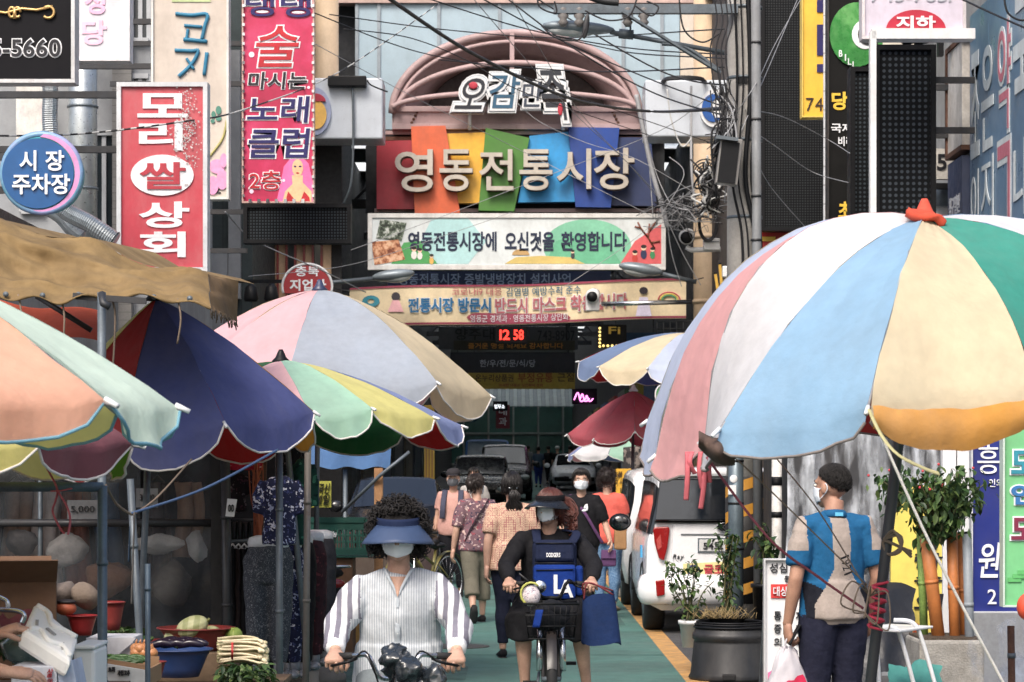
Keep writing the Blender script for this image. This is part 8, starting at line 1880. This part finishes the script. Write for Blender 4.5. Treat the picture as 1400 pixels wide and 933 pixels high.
car('dark parked car half hidden behind the green crates on the left',(P(536,0,36).x,38,0),math.pi,4.2,1.7,sedp(4.2,1.45),dkp)
trp = [(-2.4,.5,.9,1.0,.95,.9),(.9,.5,.9,1.0,.95,.9),(1.0,.4,1.15,1.95,1,.88),(1.5,.4,1.15,1.98,1,.88),(1.95,.38,1.1,1.2,1,.92),(2.1,.4,.9,1.0,.98,.9)]
tr = car('small blue cargo truck with white windscreen pillars facing the camera in the arcade',(P(666,0,84).x,86,gz(84)),math.pi,4.6,1.7,trp,mat('truck_blue',C(52,98,160),rough=.35,coat=.3),name='parked_truck',glass=mat('pale_glass',C(60,84,100),rough=.1))
part('cargo_side',mat('truck_blue',C(52,98,160)),tr,lambda b: [b.box((q * .82,-.8,1.15),(.05,3.0,.4)) for q in (-1,1)],world=False)
# litter and small produce come with the stalls
# scooter and parked bicycle
q = P(448,0,19.4)
sc_ = thing('scooter','dark scooter with red tail lamp parked behind the hanging trousers','scooter',(q.x,19.4,0),None,.35); K = dict(world=False)
for y in (0,1.2):
 wl = part('wheel',rubber,sc_,lambda b: b.tube([(0,y + .19 * math.cos(a * .2618),.24 + .19 * math.sin(a * .2618)) for a in range(25)],.05,8,False),**K)
 part('rim',steel,wl,lambda b: (b.tube([(0,y + .13 * math.cos(a * .2618),.24 + .13 * math.sin(a * .2618)) for a in range(25)],.016,6,False),[b.tube([(0,y,.24),(0,y + .13 * math.cos(a * 1.05),.24 + .13 * math.sin(a * 1.05))],.012,5) for a in range(6)]),**K)
part('body',blackp,sc_,lambda b: (b.tube([(0,-.1,.62),(0,.1,.55),(0,.4,.45),(0,.6,.3),(0,.95,.32),(0,1.05,.6),(0,1.02,.92)],[(.1,.08),(.15,.13),(.15,.14),(.14,.06),(.15,.06),(.16,.05),(.1,.06)],12,xd=Vector((1,0,0)))),**K)
part('seat',rubber,sc_,lambda b: b.tube([(0,-.15,.76),(0,.1,.77),(0,.45,.72)],[(.09,.04),(.14,.06),(.11,.05)],12,xd=Vector((1,0,0))),**K)
part('tail_light',lampr,sc_,lambda b: b.ell((0,-.2,.68),(.09,.05,.04)),**K)
part('rack',chrome,sc_,lambda b: b.tube(curve_pts([(-.1,.0,.8),(-.1,-.3,.82),(.1,-.3,.82),(.1,.0,.8)],4),.011,6),**K)
part('handlebar',chrome,sc_,lambda b: b.tube([(-.32,.9,.98),(0,1.0,1.0),(.32,.9,.98)],.014,8),**K)
part('mudguard',blackp,sc_,lambda b: b.grid(lambda u,v: Vector((.07 * (2 * v - 1),.27 * math.cos(.5 + 2.4 * u),.24 + .27 * math.sin(.5 + 2.4 * u))),10,3),**K)
part('number_plate',plate_m,sc_,lambda b: b.box((0,-.28,.52),(.17,.008,.12)),**K)
bicycle('old bicycle parked at the left edge of the road behind the nearest rider',(P(585,0,27).x,27,0),2.6,.31,paint('bike_olive',C(120,112,60)),basket=False)
# ------------------------------------------------------------------ right foreground
film = mat('milky_plastic_film',C(196,202,210),rough=.22,alpha=.55,spec=.7,var=.25,vs=2.5,bump=.7,bs=6)
cloudy(film,4,(.42,.64,.02,.85),(2.2,1,.45))
t = thing('plastic_sheet','milky plastic sheet hanging in folds behind the man in the sports shirt','plastic sheet',(P(1180,0,18.6).x,18.6,0))
part('sheet',film,t,lambda b: b.grid(lambda u,v: P(1074 + 218 * u,540 + 440 * v,18.6) + Vector((.02 * math.sin(v * 6 + u * 9),.05 * (abs(math.sin(u * 13 - v * 5 + 2 * noise.noise(Vector((u * 4,v * 3,9))))) - .5) + .03 * math.sin(u * 40 + v * 18) * noise.noise(Vector((u * 5,v * 5,4))) + .06 * noise.noise(Vector((u * 6,v * 6,2))),0)),60,24))
part('rail',dsteel,t,lambda b: b.tube([P(1070,540,18.6),P(1296,540,18.6)],.016,6))
ks = thing('shop_kiosk','low dark shop kiosk behind the milky plastic sheet','kiosk',(3.3,20,0))
part('wall',mat('grey_shop_wall',C(34,38,44),var=.25,vs=2,dirt=.4),ks,lambda b: b.span((P(1078,0,20).x,20.0,0),(5.0,22.0,2.5)))
part('door_frame',white_p,ks,lambda b: (b.span(P(1289,1000,17.9),P(1304,585,18.0)),b.span(P(1309,1000,17.9),P(1325,585,18.02)),b.span(P(1289,590,17.88),P(1325,580,18.03))),bevel=.006)
part('lower_panel',mat('pale_grey_panel',C(168,172,176),dirt=.3),ks,lambda b: b.span(P(1325,1000,17.95),P(1420,820,18.05)))
bs = board('deep blue shop sign with white brush lettering beside the white door frame',1327,560,1400,838,17,C(22,40,122),frm=C(196,200,206),fw=2,th=.06,rust=0)
put(bs,'흥',1336,608,1366,648,17,white_l,.0); put(bs,'인의',1352,655,1370,666,17,white_l,.0); put(bs,'원',1338,742,1366,790,17,white_l,.01,shear=.1); put(bs,'2',1350,806,1362,826,17,white_l,.0)
gs = board('mint green vertical sign with teal and maroon letters at the right edge',1370,560,1440,830,15,C(112,192,130),frm=C(196,214,204),fw=2.5,th=.08,rust=0)
for s_,y0,y1,cc in (('모',616,648,C(30,130,150)),('인',662,690,C(40,110,170)),('도',708,738,C(120,30,62))): put(gs,s_,1382,y0,1416,y1,15,mat('gs_' + s_,cc),.03,white_l,.05)
part('print',mat('grass_print',C(84,172,96)),gs,lambda b: [b.span(P(1378 + k * 7,796 - 5 * k,14.99 - k * .003),P(1396 + k * 7,790 - 5 * k,14.995)) for k in range(3)])
ysn = board('yellow vertical sign with black brush lettering behind the orange pipes',1214,660,1292,872,16.8,C(228,208,92),frm=None,th=.06)
for s_,y0,y1 in (('가',731,752),('람',756,777),('속',782,805),('의',812,838)): put(ysn,s_,1250,y0,1288,y1,16.8,black_l,.02,shear=.15)
put(ysn,'2',1246,852,1258,866,16.8,mat('orange_red_letters',C(214,90,50)),.01)
t = board('white standing sign with a red bar and columns of black lettering',1044,764,1112,950,16.2,C(226,228,230),frm=C(196,198,200),fw=2,th=.05,rust=0,name='standing_sign')
put(t,'성심',1052,770,1076,783,16.2,black_l,.005); put(t,'원의',1072,787,1092,796,16.2,black_l,.0)
part('bar',paint('red_bar',C(206,52,50)),t,lambda b: b.span(P(1054,818,16.19),P(1109,799,16.195)))
put(t,'대상포진의',1057,802,1107,815,16.185,white_l,.005)
for k,ch in enumerate('통증의'): put(t,ch,1058,836 + k * 18,1068,848 + k * 18,16.2,black_l,.0)
for k,ch in enumerate('재활의'): put(t,ch,1088,836 + k * 18,1098,848 + k * 18,16.2,black_l,.0)
part('print',mat('pink_print',C(226,120,170)),t,lambda b: b.prism([(P(x,y,16.19).x,P(x,y,16.19).z) for x,y in ((1050,920),(1070,908),(1066,932),(1050,936))],16.185,16.195))
part('stand',steel,t,lambda b: [b.beam(P(x,960,16.2) * Vector((1,1,0)) + Vector((0,.5,0)),P(x,770,16.25),.03,.03) for x in (1050,1106)])
t = thing('rubber_tub','big black rubber tub turned upside down beside the standing sign','tub',(P(998,0,18.3).x,18.3,0))
part('tub',mat('black_rubber',C(34,36,40),rough=.5,var=.2,dirt=.3,dirtcol=C(90,88,84)),t,lambda b: b.lathe([(.30,.0),(.315,.02),(.3,.05),(.275,.28),(.268,.3),(.285,.31),(.285,.35),(.27,.36),(.262,.40),(.25,.41),(.245,.37),(.03,.37)],(P(998,0,18.3).x,18.3,0),36))
part('ridge',blackp,t,lambda b: [b.tube([(P(998,0,18.3).x + r_ * math.cos(a * .1745),18.3 + r_ * math.sin(a * .1745),z) for a in range(37)],.008,6,False) for r_,z in ((.262,.42),(.25,.435),(.27,.4))])
part('grip_notch',rubber,t,lambda b: b.box((P(992,0,18.3).x,18.0,.04),(.1,.04,.05)),bevel=.01)
stemm = mat('plant_stem',C(84,82,52),rough=.8)
def plant(label,px,py,d,spread,h,n,size,name='potted_plant',ns=7,pot=None,seed=1,droop=.3,flowers=0):
 r_ = random.Random(seed); base = P(px,py,d); t = thing(name,label,'plant',base)
 st,lf = MB(),MB()
 for k in range(ns):
  a = r_.uniform(0,6.28); top = base + Vector((math.cos(a) * spread * r_.uniform(.2,1),math.sin(a) * spread * .7 * r_.uniform(.2,1),h * r_.uniform(.6,1)))
  cp = curve_pts([base + Vector((r_.gauss(0,.02),r_.gauss(0,.02),0)),base.lerp(top,.55) + Vector((r_.gauss(0,.03),r_.gauss(0,.03),.04)),top],6); st.tube(cp,[.008,.005,.003],5)
  leaves(lf,[cp[min(int(len(cp) * (.2 + .8 * r_.random())),len(cp) - 1)] + Vector((r_.gauss(0,spread * .13),r_.gauss(0,spread * .13),r_.gauss(0,.04))) for _ in range(n // ns)],size,r_,4,droop)
 st.build('stem',stemm,t); lf.build('foliage',leafm,t)
 if flowers: part('flower',mat('red_flower',C(196,60,70)),t,lambda b: [b.ell(base + Vector((r_.uniform(-spread,spread) * 1.1,r_.uniform(-spread,spread) * .6,h * r_.uniform(.7,1.08))),(.009,.009,.009),nu=7,nv=5) for _ in range(flowers)])
 if pot: part('pot',pot[0],t,lambda b: b.lathe([(pot[1] * .7,-pot[2]),(pot[1] * .95,-.02),(pot[1] * 1.08,-.02),(pot[1] * 1.08,.01),(pot[1] * .9,.01),(pot[1] * .85,-.03),(.01,-.03)],base,20))
 return t
plant('leafy shrub in a white pot beside the black tub',944,850,18.9,.2,.5,210,.06,pot=(white_p,.09,.2),seed=2)
plant('tall green plant growing behind the black tub in front of the car plate',992,842,18.6,.17,.68,240,.06,pot=(blackp,.16,.12),seed=3)
plant('dark leafy plant between the steel post and the white pole',1048,800,19.4,.16,.5,170,.075,pot=(blackp,.12,.6),seed=6)
b = MB(); r_ = random.Random(9)
for k in range(120): p0 = P(985 + r_.gauss(0,18),846,18.4 + r_.gauss(0,.08)); b.tube([p0,p0 + Vector((r_.gauss(0,.05),r_.gauss(0,.03),r_.uniform(.03,.1)))],[.003,.001],3)
b.build('dry_grass',mat('dry_straw',C(150,128,84)),label='dry straw and grass tufts on top of the black tub',cat='grass',kind='stuff',loc=P(985,846,18.4))
pepper = plant('bushy red pepper shrub growing above the orange pipes',1282,742,15.2,.36,.46,1100,.062,name='pepper_shrub',ns=22,seed=4,droop=.7,flowers=12)
plant('sparse arching pepper branch reaching left in front of the plastic sheet',1226,700,15.4,.2,.26,130,.055,name='pepper_shrub',ns=6,seed=8,droop=.5,flowers=6)
orp = mat('orange_pipe',C(196,118,56),rough=.5,var=.15,dirt=.4,dirtcol=C(84,70,52))
def vpipe(label,x,y0,x1,y1,d,r,m,cap=None):
 t = thing('plant_pipe',label,'pipe',P(x,y0,d)); part('pipe',m,t,lambda b: b.tube([P(x,y0,d),P(x1,y1,d)],r,16)); part('soil',cap or leafm[3],t,lambda b: b.ell(P(x1,y1,d),(r * .9,r * .9,r * .5)))
 part('joint',m,t,lambda b: b.tube([P(x,y0,d).lerp(P(x1,y1,d),q) for q in (.5,.53)],r * 1.07,16))
vpipe('thick orange pipe leaning nearest the yellow sign',1284,880,1264,716,15.3,.042,orp); vpipe('green stained pipe behind the leaning orange pipe',1264,880,1258,720,15.4,.026,mat('green_pipe',C(120,150,70),var=.3,vs=9))
vpipe('second upright orange pipe beside the dark gap',1306,890,1301,722,15.3,.035,orp); vpipe('thin orange pipe beside the grey pipe',1318,890,1313,730,15.4,.03,orp); vpipe('grey plastic pipe rightmost of the plant pipes',1327,930,1322,730,15.2,.03,mat('grey_pipe',C(128,136,144),rough=.5),blackp)
t = thing('planter','rough concrete planter holding the orange pipes','planter',(P(1292,0,15.3).x,15.3,0))
part('box',mat('planter_concrete',C(150,148,142),var=.25,vs=8,bump=.4,dirt=.4),t,lambda b: b.span((P(1248,0,15.3).x,15.05,0),(P(1336,0,15.3).x,15.6,P(0,872,15.3).z)),bevel=.02)
part('soil',mat('soil',C(70,58,46),bump=.6),t,lambda b: b.span((P(1252,0,15.3).x,15.08,P(0,873,15.3).z),(P(1332,0,15.3).x,15.57,P(0,869,15.3).z)))
t = thing('teal_cloth','teal cloth spread at the foot of the concrete planter','cloth',P(1255,925,14.6))
b = MB(); b.grid(lambda u,v: P(1214 + 74 * u,908 + 60 * v + 5 * math.sin(u * 7),14.9 - .4 * v),26,18); b.jitter(.03,9); b.jitter(.012,30); b.build('cloth',cloth('teal_cloth_m',C(64,128,122),trans=0),t)
t = thing('chair','white tubular chair frame standing in front of the planter','chair',P(1240,985,14.2))
for k,pl_ in enumerate(([(1196,862),(1222,858),(1234,880),(1262,985)],[(1222,848),(1248,852),(1262,880),(1292,985)],[(1196,862),(1200,900),(1204,985)])): part('leg',white_p,t,lambda b: b.tube(curve_pts([P(x,y,14.2 + .1 * (k == 1)) for x,y in pl_],6),.013,8))
part('seat',white_p,t,lambda b: b.beam(P(1200,862,14.2),P(1246,856,14.5),.3,.015),bevel=.005)
t = thing('black_tarpaulin','heap of black tarpaulin behind the legs of the man on the right','tarpaulin',P(1175,900,16.3))
b = MB(); b.grid(lambda u,v: P(1090 + 160 * u,775 + 30 * u * u + (150 - 30 * u) * v,16.6 - .5 * v) + Vector((0,.03 * math.sin(u * 15),0)),26,14); b.jitter(.04,6); b.build('sheet',mat('black_tarp',C(30,32,38),rough=.45,bump=.4,bs=12),t)
t = thing('plastic_bundle','bundle of clear plastic film at the bottom right corner','plastic sheet',P(1375,950,11.5))
b = MB(); b.grid(lambda u,v: P(1325 + 110 * u,872 - 26 * math.sin(u * 2.4) + 110 * v,11.6 - .3 * v),24,16); b.jitter(.05,7); b.jitter(.012,30); b.build('film',film,t)
t = thing('iron_stake','rusty iron pipe stake at the bottom right corner','stake',(P(1384,0,11.2).x,11.2,0)); part('pipe',rustm,t,lambda b: b.tube([(P(1386,0,11.2).x,11.2,0),P(1382,856,11.2)],.017,10)); part('collar',steel,t,lambda b: b.tube([P(1383,893,11.2),P(1383,900,11.2)],.02,10))
t = thing('orange_buoy','round orange red ball cut by the right edge','ball',P(1402,840,13)); part('ball',mat('orange_ball',C(220,84,54),rough=.4),t,lambda b: b.ell(P(1405,830,13),(.06,.06,.075))); part('cord',ropew,t,lambda b: b.tube([P(1405,812,13),P(1405,700,13.2)],.004,4))
# small produce on the stall front
chm = mat('chilli_green',C(62,96,44),rough=.3,var=.2); onm = mat('onion_skin',C(178,120,74),rough=.45,var=.25,vs=14); rr5 = random.Random(12)
for k in range(26):
 q = P(154 + (k % 9) * 5 + rr5.uniform(-2,2),906 - (k // 9) * 3.2,11.0 + .09 * (k // 9)); a = rr5.uniform(-.6,.6)
 v = Vector((math.cos(a) * .045,.02 * math.sin(a * 3),math.sin(a) * .02))
 b = MB(); b.tube(curve_pts([q - v,q + Vector((0,0,.008)),q + v],3),[.003,.008,.009,.008,.002],6)
 b.build('chilli',chm,label='green chilli lying in the printed cardboard tray',cat='chilli',group='green chillies in the printed tray',loc=q)
for k in range(9):
 q = P(186 + (k % 5) * 5.4,893 - (k // 5) * 6,11.5 + .05 * (k % 2))
 b = MB(); b.ell(q,(.03,.03,.027),None,12,8); b.tube([q + Vector((0,0,.022)),q + Vector((.004,0,.045))],[.009,.002],6)
 b.build('onion',onm,label='brown onion heaped between the leaning pole and the blue basin',cat='onion',group='brown onions on the stall',loc=q)
bpy.data.scenes.remove(TMP)
